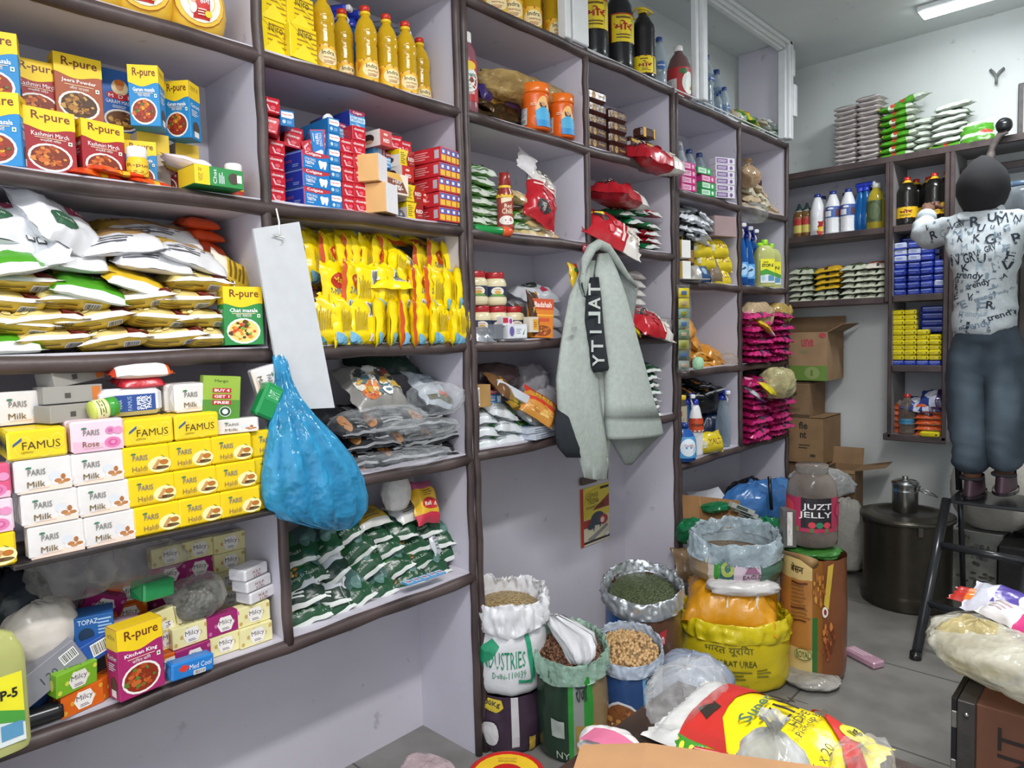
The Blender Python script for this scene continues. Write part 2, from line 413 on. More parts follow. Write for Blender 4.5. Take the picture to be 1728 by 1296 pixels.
# bracket and framed picture on the back wall
P = B(1682, 130, 4.61); u = empty('wall_bracket', P)
m = MB(); m.tube([(-.05, 0, .06), (-.02, -.01, .03), (0, -.015, 0), (0, -.015, -.05)], .012, '6d7270:d', 6); m.build('hook', u)
m = MB(); m.tube([(.055, 0, .05), (.025, -.01, .03), (0, -.015, 0)], .012, '6d7270:d', 6); m.build('strut', u); u.scale = (.6, .6, .75)
tag(u, 'small grey forked bracket fixed high on the back wall', 'bracket')
P = B(1728, 190, 4.60); u = empty('framed_picture', P)
MB().box(-.025, .30, -.02, .015, -.16, .15, '4b4646:d', .004).build('frame', u)
MB().box(0, .275, -.024, -.02, -.135, .125, 'b9b3a2:p', 0).build('picture', u)
tag(u, 'dark framed picture hanging high on the back wall', 'picture')
P = B(1680, 262, 4.30)
P.z = BZ['a']-.065; u = empty('gooseneck_stand', P)
m = MB(); m.tube([(-.02, 0, -.055), (-.02, 0, .0), (-.012, 0, .04), (.02, -.01, .085), (.045, -.01, .10)], [.022, .02, .017, .016, .02], '6a6360:d', 8); m.build('neck', u)
m = MB(); m.lathe([(.0, -.03), (.028, -.028), (.036, -.01), (.036, .012), (.026, .03), (.0, .032)], '1c1d20:g', 16, cap=False); o = m.build('head', u); o.location = (.035, -.012, .125); o.rotation_euler = (rad(70), 0, 0)
tag(u, 'grey curved neck with a round black head rising before the back shelf top', 'stand')
# ------------------------------------------------------------------ product builders
def cbox(name, w, d, h, k, dec={}, km={}, bev=.0012):
    m = MB().box(-w/2, w/2, -d/2, d/2, 0, h, k, bev, km)
    for f, sp in dec.items(): deco(m, face(w, d, h, f), sp, .0004, 1, 1)
    return Pr(m.build(name), d)
def soapwrap(name, w, d, h, k, dec, end='e8e6e6'):
    """paper wrapped bar: softly rounded block with folded ends"""
    m = MB().box(-w/2, w/2, -d/2, d/2, 0, h, k, .004)
    deco(m, face(w-.006, d, h-.006, 'f'), [tuple(x) for x in dec], .0005, 1, 1)
    deco(m, face(w, d-.008, h, 'l'), [('p', [(.1, .5), (.9, .15), (.9, .85)], end)], .0005, 1, 1)
    m.v = [(x, y, z+.0) for x, y, z in m.v]
    return Pr(m.build(name), d)
def pouch(name, w, d, h, paint, dec=(), seed=0, n=(22, 14), crimp=.05, wr=.003, bend=0.0, sag=0.0, pinch=.07, parent=None, seam=.32, lump=.25):
    """sealed film packet lying flat: width w along x, depth d along y, front edge at v=0"""
    rr = random.Random(seed); off = Vector((rr.uniform(0, 50), rr.uniform(0, 50), rr.uniform(0, 50)))
    cb = rr.uniform(-.3, .3)
    def pos(u, v, side):
        a, b = 2*u-1, 2*v-1
        pr = max(0, 1-abs(a)**3.2)**.55*max(0, 1-abs(b)**2.6)**.6
        if u < crimp or u > 1-crimp: pr *= .12
        x = w/2*a*(1-pinch*(1-b*b)*0.5*abs(a)); y = d/2*b*(1-pinch*(1-a*a)*abs(b))
        q = Vector((x, y, 0))*22+off
        nn = noise.noise(q)*.6+noise.noise(q*2.3)*.4
        zt = h*(seam+(1-seam)*pr*(1+lump*nn+cb*a*.4)); zb = h*seam*(1-pr)
        z = (zt if side == 'T' else zb)+wr*.7*math.sin(v*43+seed+3*nn)*max(0, 1-min(u, 1-u)/.25)*pr+wr*noise.noise(q*1.7+Vector((9, 3, 1)))*(1 if side == 'T' else .4)+bend*a*a+sag*b*b
        if u < crimp or u > 1-crimp: x += .004*math.sin(v*70)*a
        x += wr*noise.noise(q*1.3+Vector((4, 1, 7))); y += wr*noise.noise(q*1.3+Vector((1, 8, 2)))
        return Vector((x, y, z))
    m = MB(); nu, nv = n
    for sd in 'TB':
        m.grid(lambda u, v: pos(u, v, sd), nu, nv, (lambda sd_: (lambda u, v: paint(u, v, sd_)))(sd))
    def S(sd):
        def f(u, v):
            p = pos(u, v, sd); a = pos(min(u+.01, 1), v, sd)-pos(max(u-.01, 0), v, sd); b = pos(u, min(v+.01, 1), sd)-pos(u, max(v-.01, 0), sd)
            nrm = a.cross(b); nrm = nrm.normalized() if nrm.length > 1e-9 else Vector((0, 0, 1))
            return p, (nrm if sd == 'T' else -nrm)
        return f
    for sd, sp in dec: deco(m, S(sd), sp, .0035 if w > .3 else .0012, 8 if w > .3 else 6, 4)
    # zig-zag seal fins are part of the film edge
    return Pr(m.build(name, parent), d)
def solid(k): return lambda u, v, s: k
def bands(stops, axis=0):
    def f(u, v, s):
        t = u if axis == 0 else v
        for lim, k in stops:
            if t < lim: return k
        return stops[-1][1]
    return f
def flask(name, prof, bodyk, cap=None, labels=(), seg=22, extra=None, d=None, fn=None, thing=None):
    """bottle or jar from a lathe profile; cap=(profile, key); labels=[(z0, z1, span, key, decals)]"""
    u = empty(name); m = MB().lathe(prof, bodyk, seg, fn); m.build('body', u)
    if cap:
        m = MB(); m.lathe(cap[0], cap[1], 18)
        m.build('cap', u)
    for z0, z1, span, k, dec in labels:
        m = MB(); S = cyl(prof, span, z0, z1, .0012)
        m.grid(lambda a, b: S(a, b)[0], 16, 4, k)
        deco(m, S, dec, .0006, 6, 3); m.build('label', u)
    if extra: extra(u)
    return Pr(u, 2*max(p[0] for p in prof) if d is None else d)
def ridged(r, z0, z1, n, dr=.0015):
    out = []
    for i in range(n*2+1): out.append((r-(dr if i % 2 else 0), z0+(z1-z0)*i/(2*n)))
    return out
def crumple(name, w, d, h, k, seed=0, knot=False, parent=None, n=(44, 24), amp=.18, flat=.35):
    """loose plastic bag or crushed heap, optionally gathered into a knot on top"""
    rr = random.Random(seed); off = Vector((rr.uniform(0, 99), rr.uniform(0, 99), 3))
    m = MB(); prof = []
    def f(u, v):
        a = 2*math.pi*u
        if knot:
            if v < .72: t = v/.72; r = math.sin(math.pi*min(1, t)*.98)**.6 if t > 0 else 0; r = max(r, .13) if t > .5 else r; z = t*.8
            else: t = (v-.72)/.28; r = .13+.26*t*t; z = .8+.2*t
        else:
            r = max(0, math.sin(math.pi*v))**.62; z = (1-math.cos(math.pi*v))/2
        q = Vector((math.cos(a), math.sin(a), v*2.2))*1.6+off
        nn = noise.noise(q)*.4+(.5-abs(noise.noise(q*2.0)))*.45+(.4-abs(noise.noise(q*4.3)))*.3
        fold = .05*math.sin(a*9+4*noise.noise(q))*(1 if knot and v > .5 else .35)
        k_ = 1+amp*nn*1.6+fold
        x, y = r*math.cos(a)*w/2*k_, r*math.sin(a)*d/2*k_
        zz = h*z*(1+amp*.4*noise.noise(q*1.9+Vector((5, 5, 5))))
        if zz < h*flat*.3: zz = max(0, zz*.6)
        return Vector((x, y, zz))
    m.grid(f, n[0], n[1], k, True, True)
    return Pr(m.build(name, parent), d)
def ploft(name, rows, k, wall='L', depth=0.0, th=.03, folds=0, amp=.0, n=28, parent=None, origin=None, dec=None, seed=0, top=True):
    """hanging cloth or bag: closed loft through rows (py, pxl, pxr[, pyr, depth, thickness]) given on the wall plane"""
    m = MB(); rings = []
    for i, r in enumerate(rows):
        py, a, b = r[:3]; pyr = r[3] if len(r) > 3 and r[3] is not None else py; dd = r[4] if len(r) > 4 and r[4] is not None else depth; t = r[5] if len(r) > 5 else th
        f = (lambda x, y: L(x, y, dd)) if wall == 'L' else (lambda x, y: B(x, y, dd))
        rings.append((f(a, py), f(b, pyr), t))
    nrm = Vector((1, 0, 0)) if wall == 'L' else Vector((0, -1, 0)); vs = []
    for i, (p, q, t) in enumerate(rings):
        c = (p+q)/2; hw = (q-p)/2
        for j in range(n):
            a = 2*math.pi*j/n; s_ = math.sin(a); 
            g = 1+amp*math.sin(folds*a+seed+i*.35)+amp*.7*noise.noise(Vector((math.cos(a)*3+seed, i*.7, s_*3)))
            vs.append(c+hw*math.cos(a)+nrm*t/2*s_*g*(1 if folds == 0 else 1)+nrm*(amp*.02*math.sin(folds*a*1.7+i)))
    F = []
    for i in range(len(rings)-1):
        for j in range(n): F.append([i*n+j, i*n+(j+1) % n, (i+1)*n+(j+1) % n, (i+1)*n+j])
    F += [list(range(n)), [(len(rings)-1)*n+j for j in range(n)]] if top else []
    o = origin if origin is not None else Vector((0, 0, 0))
    m.add([v-o for v in vs], F, k, True)
    return m.build(name, parent)
def ell(n0, n1, k): return None
# spice box: yellow wavy head, coloured body, food bowl
def wavehead(v0=.68, amp=.035, k='f4cf1c'):
    return ('p', [(0, 1), (0, v0+amp)]+[(i/10, v0-amp*math.sin(i/10*6.283-1.2)) for i in range(11)]+[(1, 1)], k)
FOOD = {'red': ['a8481c', 'c86a28', 'd98a3c', '7c2c14'], 'brown': ['7a4a1e', 'b07a2e', 'c99a4a', '4c2c12'], 'mix': ['b8341c', 'd8a024', '56702a', '8c2f1a', 'd06a20'], 'fruit': ['e08a2a', '7fa32e', 'd8402a', 'e8d27a', '5c3a1a'], 'curry': ['b4481a', 'c8642a', '5e7a2a', '8a2c12']}
def spice(name, w, d, h, k, title, food, side=None, hind='गरम मसाला'):
    sd = [('r', 0, .7, 1, 1, 'f0ca1c'), ('t', hind[:5], .15, .84, .85, .92, '7a5a18'), ('t', title.split()[0], .12, .56, .88, .63, 'f4f4f4'), ('l', .15, .4, .85, .52, 4, 'dfe6ee'), ('e', .5, .2, .3, .12, '4a4038'), ('r', .3, .04, .72, .14, 'e6e6e4')]
    return cbox(name, w, d, h, k, {'f': [wavehead(), ('e', .48, .24, .43, .22, 'f0ece6'), ('e', .48, .24, .38, .19, FOOD[food][3]), ('dots', .48, .24, .38, .19, 46, FOOD[food]), ('t', 'R-pure', .16, .78, .9, .95, '6e3016', 0, .012), ('t', title, .14, .56, .86, .63, 'fbfbfb', 0, .02), ('r', .2, .535, .8, .545, 'f0d8b0'), ('t', hind, .3, .475, .7, .525, 'f4f0ea'), ('r', .84, .47, .92, .53, 'f2f4f0'), ('e', .88, .5, .022, .016, '2a7a34')],
        'l': sd, 'r': sd}, {'t': 'efc91c'})
# ================================================================== first bay, top shelf: yellow tubs
def tub():
    u = empty('yellow_tub')
    prof = [(.02, 0), (.05, .004), (.066, .025), (.074, .06), (.072, .095), (.06, .122), (.05, .13), (.0, .131)]
    MB().lathe(prof, 'f2c544:g', 28).build('body', u)
    m = MB()
    def S(a, b):
        x, z = (a-.5)*.11, .068+(b-.5)*.11; y = -math.sqrt(max(.0759**2-x*x-(z-.068)**2*.75, 1e-6)); n = Vector((x, y, (z-.068)*.8)).normalized(); return Vector((x, y, z)), n
    deco(m, S, [('e', .5, .5, .5, .5, 'b0471e'), ('e', .5, .5, .485, .485, 'f4c94a'), ('e', .5, .5, .40, .42, 'f5efe2'), ('r', .34, .14, .66, .87, 'c2221e'), ('e', .5, .72, .15, .1, 'e8b02c'), ('t', 'SHINE', .38, .69, .62, .75, '8a2a14', 0, .02), ('t', 'हींग', .46, .42, .64, .56, 'f8f0e8', 0, .02), ('e', .62, .25, .07, .06, 'e9d43a'), ('e', .34, .33, .06, .1, 'f2e6dc'), ('e', .34, .45, .04, .04, 'd8a888'), ('l', .42, .2, .58, .34, 3, 'f0d0c0')], .0012, 8, 8)
    m.build('label', u)
    return Pr(u, .15)
T = tub(); zt = Z1['b']+HT
for (px, py), w_ in zip(((352, 66), (258, 38), (172, 8)), ('beside the divider', 'in the middle of the three', 'farthest from the divider')):
    pl(T, px, py, 'round yellow tub with red label on top shelf, '+w_, 'tub', 'yellow tubs on the top shelf', z=zt, x=.0, rz=-8)
# ================================================================== first bay: masala boxes
zt = Z1['c']+HT; SW, SD, SH = .094, .048, .142
kash = spice('spice_box', SW, SD, .128, '9c1a26', 'Kashmiri Mirch', 'red', hind='कश्मीरी मिर्च')
jeera = spice('spice_box', SW, SD, SH, 'a5502a', 'Jeera Powder', 'brown', hind='जीरा पाउडर')
garam = spice('spice_box', .064, .05, SH*.95, '1f86c4', 'Garam masala', 'mix')
garamw = spice('spice_box', .088, .05, SH, '1f86c4', 'Garam masala', 'mix')
mdh = cbox('spice_box', .09, .045, SH, '2462b4', {'f': [('e', .5, .72, .2, .13, 'e8d0a0'), ('e', .5, .74, .1, .07, 'c98a5a'), ('e', .5, .80, .12, .05, 'd9731f'), ('e', .3, .58, .13, .055, 'c01f2c'), ('e', .5, .56, .13, .055, 'c01f2c'), ('e', .7, .58, .13, .055, 'c01f2c'), ('t', 'M  D  H', .22, .545, .78, .6, 'f4f4f4', 0, .02), ('t', 'GARAM MASALA', .14, .45, .9, .51, 'eef2f8', 0, .02), ('l', .3, .38, .7, .43, 2, 'cfdcf0'), ('e', .5, .19, .42, .18, 'e9e4da'), ('e', .5, .19, .37, .15, '6b3f1c'), ('dots', .5, .19, .36, .15, 24, FOOD['brown'])]})
plain = cbox('spice_box', SW, SD, .124, 'b9a9a0', {'f': [('r', 0, .66, 1, 1, 'e0bf30')]})
gm = 'masala boxes'
cl = 'spice carton'
def mb1(pr, px, py, txt, **k): pl(pr, px, py, txt, cl, gm, **k)
# hidden bottom layer at the back carries the upper row
mb1(kash, 64, 262, 'dark red chilli carton in the back row, lower one', x=-.13, z=zt)
mb1(jeera, 137, 268, 'brown cumin carton in the lower back row behind the front chilli cartons', x=-.13, z=zt)
mb1(plain, 206, 285, 'pale carton carrying the deep blue carton in the back row', x=-.15, z=zt, s=(1, 1, 1.15))
mb1(plain, 262, 285, 'pale carton carrying the upper garam masala box', x=-.10, z=zt, s=(.75, 1, 1.12))
mb1(plain, 318, 290, 'pale carton carrying the rightmost upper garam masala box', x=-.14, z=zt, s=(.6, 1, 1.12))
zu = zt+.1425
mb1(garamw, 0, 200, 'blue garam masala carton standing on others at the outer end of the back row', x=-.06, z=zt+.131, rz=-14)
mb1(kash, 68, 205, 'red chilli carton in the back row between a blue and a brown one', x=-.13, z=zt+.13)
mb1(jeera, 138, 205, 'tall brown cumin powder carton with a bowl of brown powder', x=-.12, z=zu)
mb1(mdh, 206, 205, 'deep blue carton with a portrait oval, beside the brown cumin carton', x=-.15, z=zu)
mb1(garam, 258, 226, 'blue garam masala carton standing high with its side showing', x=-.05, z=zt+.139, rz=-34)
mb1(garam, 315, 236, 'blue garam masala carton at the right end of the upper row', x=-.10, z=zt+.139, rz=-52)
mb1(garamw, 6, 280, 'blue garam masala carton in the front row, cut by the photo edge', x=-.02, z=zt, rz=-24)
mb1(kash, 88, 292, 'larger red chilli powder carton in the front row', x=-.025, z=zt, s=(1, 1, 1.0), rz=4)
mb1(kash, 176, 296, 'second red chilli powder carton in the front row, half hidden by orange sachets', x=-.03, z=zt, rz=6, s=(.93, 1, .97))
mb1(garam, 247, 304, 'blue garam masala carton behind the small white-capped bottle', x=-.06, z=zt, rz=-22, s=(1, 1, .78))
mb1(kash, 297, 306, 'narrow red carton squeezed beside the front garam masala box', x=-.11, z=zt, rz=-50, s=(.55, 1, .72))
def spicejar():
    return flask('spice_shaker', [(.018, 0), (.021, .002), (.021, .052), (.018, .056)], 'e9c32a:g', ([(.019, .054), (.0205, .056), (.0205, .076), (.018, .079), (0, .0795)], 'f1f1f0:g'),
        [(.012, .046, 4.5, 'edc428', [('t', 'R-pure', .2, .55, .8, .85, '7a3018'), ('l', .25, .1, .75, .4, 3, '8a5a20')]), (.002, .011, 4.5, 'c23a2c', [])])
J = spicejar()
for px, py, xx, t in ((240, 312, 0.0, 'in front of the blue carton'), (354, 296, -.12, 'at the back behind the tilted pouch'), (403, 337, -.01, 'alone beside the divider')):
    pl(J, px, py, 'small yellow spice shaker with white cap, '+t, 'shaker', 'spice shakers', x=xx, z=zt)
orange = [pouch('spice_sachet', .10, .075, .016, bands([(.2, 'd9451c:f'), (.5, 'e2601f:f'), (.62, 'd9b02c:f'), (1, 'cf3a1a:f')]), [('T', [('e', .5, .5, .2, .3, 'c9281a'), ('l', .7, .2, .95, .8, 4, 'f0d8a0')])], s_) for s_ in (1, 2)]
for i, (px, py, a, b) in enumerate(((165, 292, 14, 12), (215, 300, -12, 10), (254, 308, 20, 16), (190, 298, 30, 8), (370, 292, 12, 30))):
    pl(orange[i % 2], px, py, f'orange glossy spice sachet lying at the shelf front, {ORD[i]} from the outer end', 'sachet', 'orange spice sachets', x=.0 if i < 4 else -.08, z=zt+.004+.008*(i % 2) if i < 4 else zt+.045, rz=a, rx=b)
chatlie = spice('spice_box', SW, SD, SH, '2b8a46', 'Chat masala', 'fruit', hind='चाट मसाला')
pl(chatlie, 398, 340, 'chat masala carton lying flat at the shelf front, yellow end outward', 'spice carton', gm, x=.0, z=zt+.026, rx=-90, rz=90, s=(.9, .9, .82))
wp = pouch('white_pouch', .12, .09, .03, bands([(.14, 'e6dadd:f'), (.52, 'e8e4e6:f'), (.8, 'd8c02c:f'), (1, 'd8401c:f')], 1), [('T', [('l', .2, .55, .8, .78, 5, '8a7a20')])], 5)
pl(wp, 330, 296, 'white, yellow and orange pouch lying tilted on the flat green carton', 'pouch', x=-.01, z=zt+.05, rz=-20, ry=14, rx=-10)
# ================================================================== first bay: bean and flour pouches
zt = Z1['d']+HT
def daalpaint(c1, c2='c9a21e:f'):
    def f(u, v, s):
        if s == 'T':
            if v < .03: return 'e6e4de:f'
            return c1 if u < .66 or v > .85 else ('e8e2da:f' if (u < .70 or u > .97) else '7a2e26:f')
        return c2 if v < .5 else 'd8d4cc:f'
    return f
def daal(seed, c1='e2cf86:f', c2='d9b840:f', bend=.0):
    return pouch('bean_packet', .155, .19, .05, daalpaint(c1, c2), [('T', [('r', .02, .0, .98, .05, 'e8e6e0'), ('e', .82, .2, .14, .15, '7a2e26'), ('dots', .82, .2, .13, .14, 12, ['8c3a30', '6c241e', 'c9a870', 'a8574a']), ('dots', .3, .22, .28, .17, 12, ['efe2a8', 'd9bf60', 'e8d898'])]), ('B', [('l', .08, .03, .55, .11, 2, '6a5210'), ('bc', .62, .02, .80, .13)])], seed, wr=.006, bend=bend, seam=.52)
D = [daal(s_, bend=b_) for s_, b_ in ((11, .0), (12, -.006), (13, .005))]
rows_ = [('bottom', 586, [(96, 590, 3, 0, -3), (207, 588, -4, 0, -6), (304, 585, 0, 0, -3), (374, 585, 4, 0, -2)]),
         ('second', 550, [(18, 566, 12, 0, 6), (84, 556, 4, 0, -3), (180, 556, -5, 0, -8), (277, 552, 3, 0, 3), (356, 552, 0, 0, 0)]),
         ('third', 520, [(10, 526, 5, 0, 4), (130, 522, 2, 0, 2), (252, 520, -5, 0, -6), (324, 521, 0, 0, -2)]),
         ('fourth', 486, [(34, 492, 3, 0, 0), (346, 489, 0, 0, 2)])]
for nm, _, pts in rows_:
    row(D, pts, 'yellow and cream bean packet lying flat, {} along the '+nm+' layer', 'bean packet', 'bean packets stacked on the second shelf', x=-.005, rx=3)
green = pouch('rice_packet', .16, .16, .046, bands([(.08, 'dfe4da:f'), (.5, '4c9a22:f'), (1, '58a82a:f')], 1), [('T', [('r', .12, .5, .4, .95, 'ead83a'), ('t', 'A.D.E', .15, .65, .38, .85, '4a5a18', 180, .03), ('t', 'Natural', .55, .4, .8, .5, 'dff0c8')]), ('B', [('t', 'Natural', .4, .1, .6, .25, 'cfe8b8')])], 21)
pl(green, 158, 497, 'bright green packet with yellow patch lying among the bean packets', 'rice packet', x=.005, rx=16, ry=13, rz=-4)
pl(green, 4, 596, 'green packet at the outer end of the bottom layer', 'rice packet', x=.0, rx=8)
pl(green, 6, 452, 'lime green packet with white edge near the photo edge, below white bags', 'rice packet', x=.03, rx=20, ry=-14)
yel = pouch('flour_packet', .15, .13, .035, bands([(.12, 'e8e6dc:f'), (.75, 'd8b427:f'), (1, 'efe9d8:f')], 1), [('T', [('bc', .25, .55, .45, .9), ('l', .5, .3, .9, .7, 4, '7a5c12')])], 23)
pl(yel, 236, 480, 'yellow and white flour packet tilted down over the bean packets', 'flour packet', x=0.0, rx=24, ry=16)
pl(yel, 402, 478, 'yellow flour packet standing on edge against the divider', 'flour packet', x=-.04, rx=72, rz=20, sp=66)
wpk = [pouch('tan_bean_pouch', .18, .17, .05, (lambda u, v, s: 'dddde0:f' if (s == 'B' or v < .34) else ('b08a58:f' if u > .25 else 'c8a040:f')), [('T', [('l', .1, .08, .8, .26, 3, '55555e'), ('dots', .2, .7, .16, .22, 12, ['c29a3c', '9a6a28', 'd8b460'])])], s_, wr=.005) for s_ in (31, 32)]
row(wpk, [(222, 420, 0, 16, -9), (330, 440, 0, 20, 17), (118, 448, 0, 14, 4), (268, 452, 0, 14, 5)], 'white sided tan pouch on top of the bean packets, {} placed', 'pouch', 'tan and white pouches', x=-.01)
row(wpk, [(250, 402, 6, 20, -3), (296, 408, -8, 18, 12)], 'tan pouch lying further back on the heap, {} of two', 'pouch', 'tan pouches at the back', x=-.09)
wb = [pouch('white_flour_bag', .20, .17, .07, solid('e0e1e6:f'), [('T', [('e', .3, .3, .16, .13, '2f5c40'), ('t', 'Patanjali', .2, .26, .4, .34, 'dfe8df'), ('e', .62, .62, .2, .13, '8c2c4a'), ('t', 'Budget', .5, .58, .74, .66, 'f0dce4'), ('r', .75, .2, .82, .3, '30343a'), ('r', .76, .215, .81, .285, 'f0f0f0')])], s_, wr=.007, pinch=.12) for s_ in (41, 42)]
for px, py, rx, ry, rz, t in ((20, 398, 25, 6, 8, 'bulging white flour bag with oval badges near the photo edge'), (100, 395, 42, 26, 20, 'white flour bag with green oval sliding down the heap'), (62, 442, 32, -22, -14, 'plain looking white flour bag under the two upper ones'), (12, 436, 30, -10, 0, 'white flour bag with red badge above the lime packet')):
    pl(wb[0 if px != 62 else 1], px, py, t, 'flour bag', 'white flour bags', x=.0, rx=rx, ry=ry, rz=rz)
og = pouch('orange_packet', .10, .09, .03, solid('cf4a20:f'), [('T', [('l', .2, .3, .8, .7, 4, 'b83a18')])], 44)
row(og, [(346, 384, 0, 10), (352, 404, 10, 12), (360, 424, -15, 20, 24)], 'shiny orange packet at the back by the divider, {} from the top', 'packet', 'orange packets', x=-.13)
pl(chatlie, 417, 593, 'green and yellow chat masala carton standing at the front edge', 'spice carton', x=.008, z=zt+.004, rz=-9)
# ================================================================== first bay: soaps
zt = Z1['e']+HT
m = MB().box(.024, .10, -.45, .13, -.010, 0, '30292a:d', .002); o = m.build('dark_plank'); o.location = (0, .74, .9965); tag(o, 'thin dark plank carrying the overhanging soaps', 'plank')
ZS = .997
def paris(k, sub, art, tone='f3f1f0'):
    a = [('t', 'PARIS', .2, .58, .52, .78, '7d7b78', 0, .008), ('e', .22, .84, .055, .035, '3a7a58'), ('t', sub, .18, .18, .5, .38, '8a6a5a' if k[0] == 'f' else '6e5414', 0, -.004), ('r', .2, .12, .58, .13, '9a7a60')]
    return soapwrap('soap_bar', .097, .032, .063, k+':f', art+a, tone)
ALM = [('p', [(0, 0), (1, 0), (1, .34), (.6, .2), (0, .05)], 'f0d8c8'), ('e', .68, .46, .1, .17, 'd6d9df'), ('e', .82, .26, .2, .13, 'ebe4e2'), ('e', .74, .3, .07, .07, 'b57a48'), ('e', .84, .42, .045, .1, 'a96c3c'), ('e', .9, .27, .07, .06, 'b5743e'), ('e', .8, .22, .07, .05, 'c08a56')]
HAL = [('e', .78, .35, .26, .3, 'f3e9a8'), ('e', .8, .22, .19, .07, '6a5430'), ('p', [(.6, .22), (.75, .55), (.82, .5), (.7, .2)], 'c8935c'), ('e', .88, .42, .1, .1, 'b86f28'), ('e', .76, .24, .06, .05, '5c3a1c'), ('p', [(.8, .72), (.92, .6), (.86, .62)], '5a8a2a')]
ROS = [('p', [(0, 0), (0, .4), (1, .2), (1, 0)], 'e8b8cc'), ('e', .78, .26, .17, .2, 'd97aa8'), ('e', .78, .26, .1, .12, 'c95a92'), ('e', .79, .27, .05, .06, 'e08ab4'), ('e', .74, .7, .1, .14, 'd884b0'), ('e', .9, .68, .1, .14, 'dc90b8'), ('e', .74, .7, .05, .07, 'c0689c')]
milk = paris('e2dedc', 'Milk', ALM); haldi = paris('f0cc18', 'Haldi', HAL, 'e0bc10'); rose = paris('ecd0dc', 'Rose', ROS, 'e6bccb')
rosered = paris('d8587e', 'Rose', ROS, 'c03a60')
famus = soapwrap('soap_bar', .098, .022, .056, 'efd024:f', [('e', .25, .5, .17, .38, 'f4da4a'), ('e', .25, .5, .15, .34, 'ecca20'), ('e', .6, .42, .16, .36, 'f4da4a'), ('e', .6, .42, .14, .32, 'ecca20'), ('e', .85, .62, .13, .3, 'f4da4a'), ('e', .85, .62, .115, .26, 'ecca20'), ('p', [(.06, .52), (.06, .62), (.22, .86), (.22, .74)], '3a5a8c'), ('t', 'FAMUS', .22, .38, .9, .68, '4c3e10', 0, .006), ('t', 'LEMON', .2, .24, .4, .32, '6e5c18')], '2c3440')
X0 = .085
cols = {'milk': [[(96, 886), (186, 871)], [(92, 828), (182, 812)], [(80, 768), (173, 757)]], 'haldi': [[(268, 902), (341, 889), (409, 875)], [(263, 851), (338, 837), (407, 826)], [(256, 804), (332, 792), (404, 778)]]}
names = ['bottom', 'middle', 'top']
SY = {}
for kind, pr, base in (('milk', milk, 'white wrapped almond milk soap'), ('haldi', haldi, 'yellow wrapped turmeric soap')):
    for lv in range(3):
        for i, (px, py) in enumerate(cols[kind][lv]):
            y = L(cols[kind][0][i][0], cols[kind][0][i][1], X0).y-(.012 if lv else 0)*lv*.6
            for dp in range(2 if lv else 1):
                put(pr, (X0-.017-.034*dp, y, ZS+.0645*lv), f'{base} in the {names[lv]} row, {ORD[i]} from the outer end'+(', behind' if dp else ''), 'soap', 'wrapped soaps piled on the third shelf', jit=1.2)
yb = L(8, 925, X0).y
for lv, pr, t in ((0, haldi, 'yellow turmeric soap cut by the photo edge'), (1, rose, 'pink rose soap cut by the photo edge'), (2, rosered, 'deep pink rose soap near the photo edge, under the lemon soaps')):
    put(pr, (X0-.017, yb-.03, ZS+.0645*lv), t, 'soap', jit=1.2)
put(haldi, (X0-.03, L(448, 868, X0).y+.03, ZS), 'yellow soap behind the blue bag, bottom row', 'soap', jit=1)
put(haldi, (X0-.03, L(448, 868, X0).y+.03, ZS+.0645), 'yellow soap behind the blue bag, middle row', 'soap', jit=1)
put(haldi, (X0-.03, L(448, 868, X0).y+.03, ZS+.129), 'yellow soap behind the blue bag, top row', 'soap', jit=1)
z4 = ZS+.0645*3
for px, n_, t in ((66, 5, 'outermost stack of lemon soaps'), (254, 4, 'lemon soap stack beside the rose soap'), (335, 4, 'inner stack of lemon soaps')):
    P = L(px, 772 if px < 100 else 745, X0)
    for dp in range(n_): put(famus, (X0-.012-.024*dp, P.y+.002*dp, z4+0), f'yellow lemon soap, {ORD[dp]} from the front of {t}', 'soap', 'lemon soaps', jit=1.5)
P = L(168, 760, X0)
for dp in range(4): put(rose, (X0-.017-.033*dp, P.y, z4), f'pale pink rose soap between the lemon stacks, {ORD[dp]} from the front', 'soap', 'rose soaps', jit=1.2)
z5 = z4+.0575
P = L(330, 700, .04)
for dp in range(5): put(milk, (.035-.034*dp, P.y-.008*dp, z5+.001), f'white milk soap beside the green pack, {ORD[dp]} from the front', 'soap', 'milk soaps on the upper row', jit=1.5)
pl(milk, 44, 703, 'white milk soap lying back near the photo edge in shade', 'soap', x=-.02, z=z5+.002, s=1.05)
fena = cbox('soap_multipack', .125, .05, .06, 'dcdfe6:f', {'f': [('r', .17, .16, .86, .76, '2a4c98'), ('t', 'SUPER', .55, .2, .63, .7, 'f2f4f8', 90, .02), ('t', 'SAVER', .63, .2, .71, .7, 'f2f4f8', 90, .02), ('t', 'PACK', .71, .25, .79, .7, 'f2f4f8', 90, .02), ('t', 'FAMUS', .4, .2, .47, .7, 'a8c0e8', 90), ('t', 'FENA', .26, .28, .31, .6, 'c8d8f0', 90)]}, bev=.012)
pl(fena, 227, 706, 'silver film multipack of soaps with blue band across', 'soap multipack', x=.03, z=z5+.002)
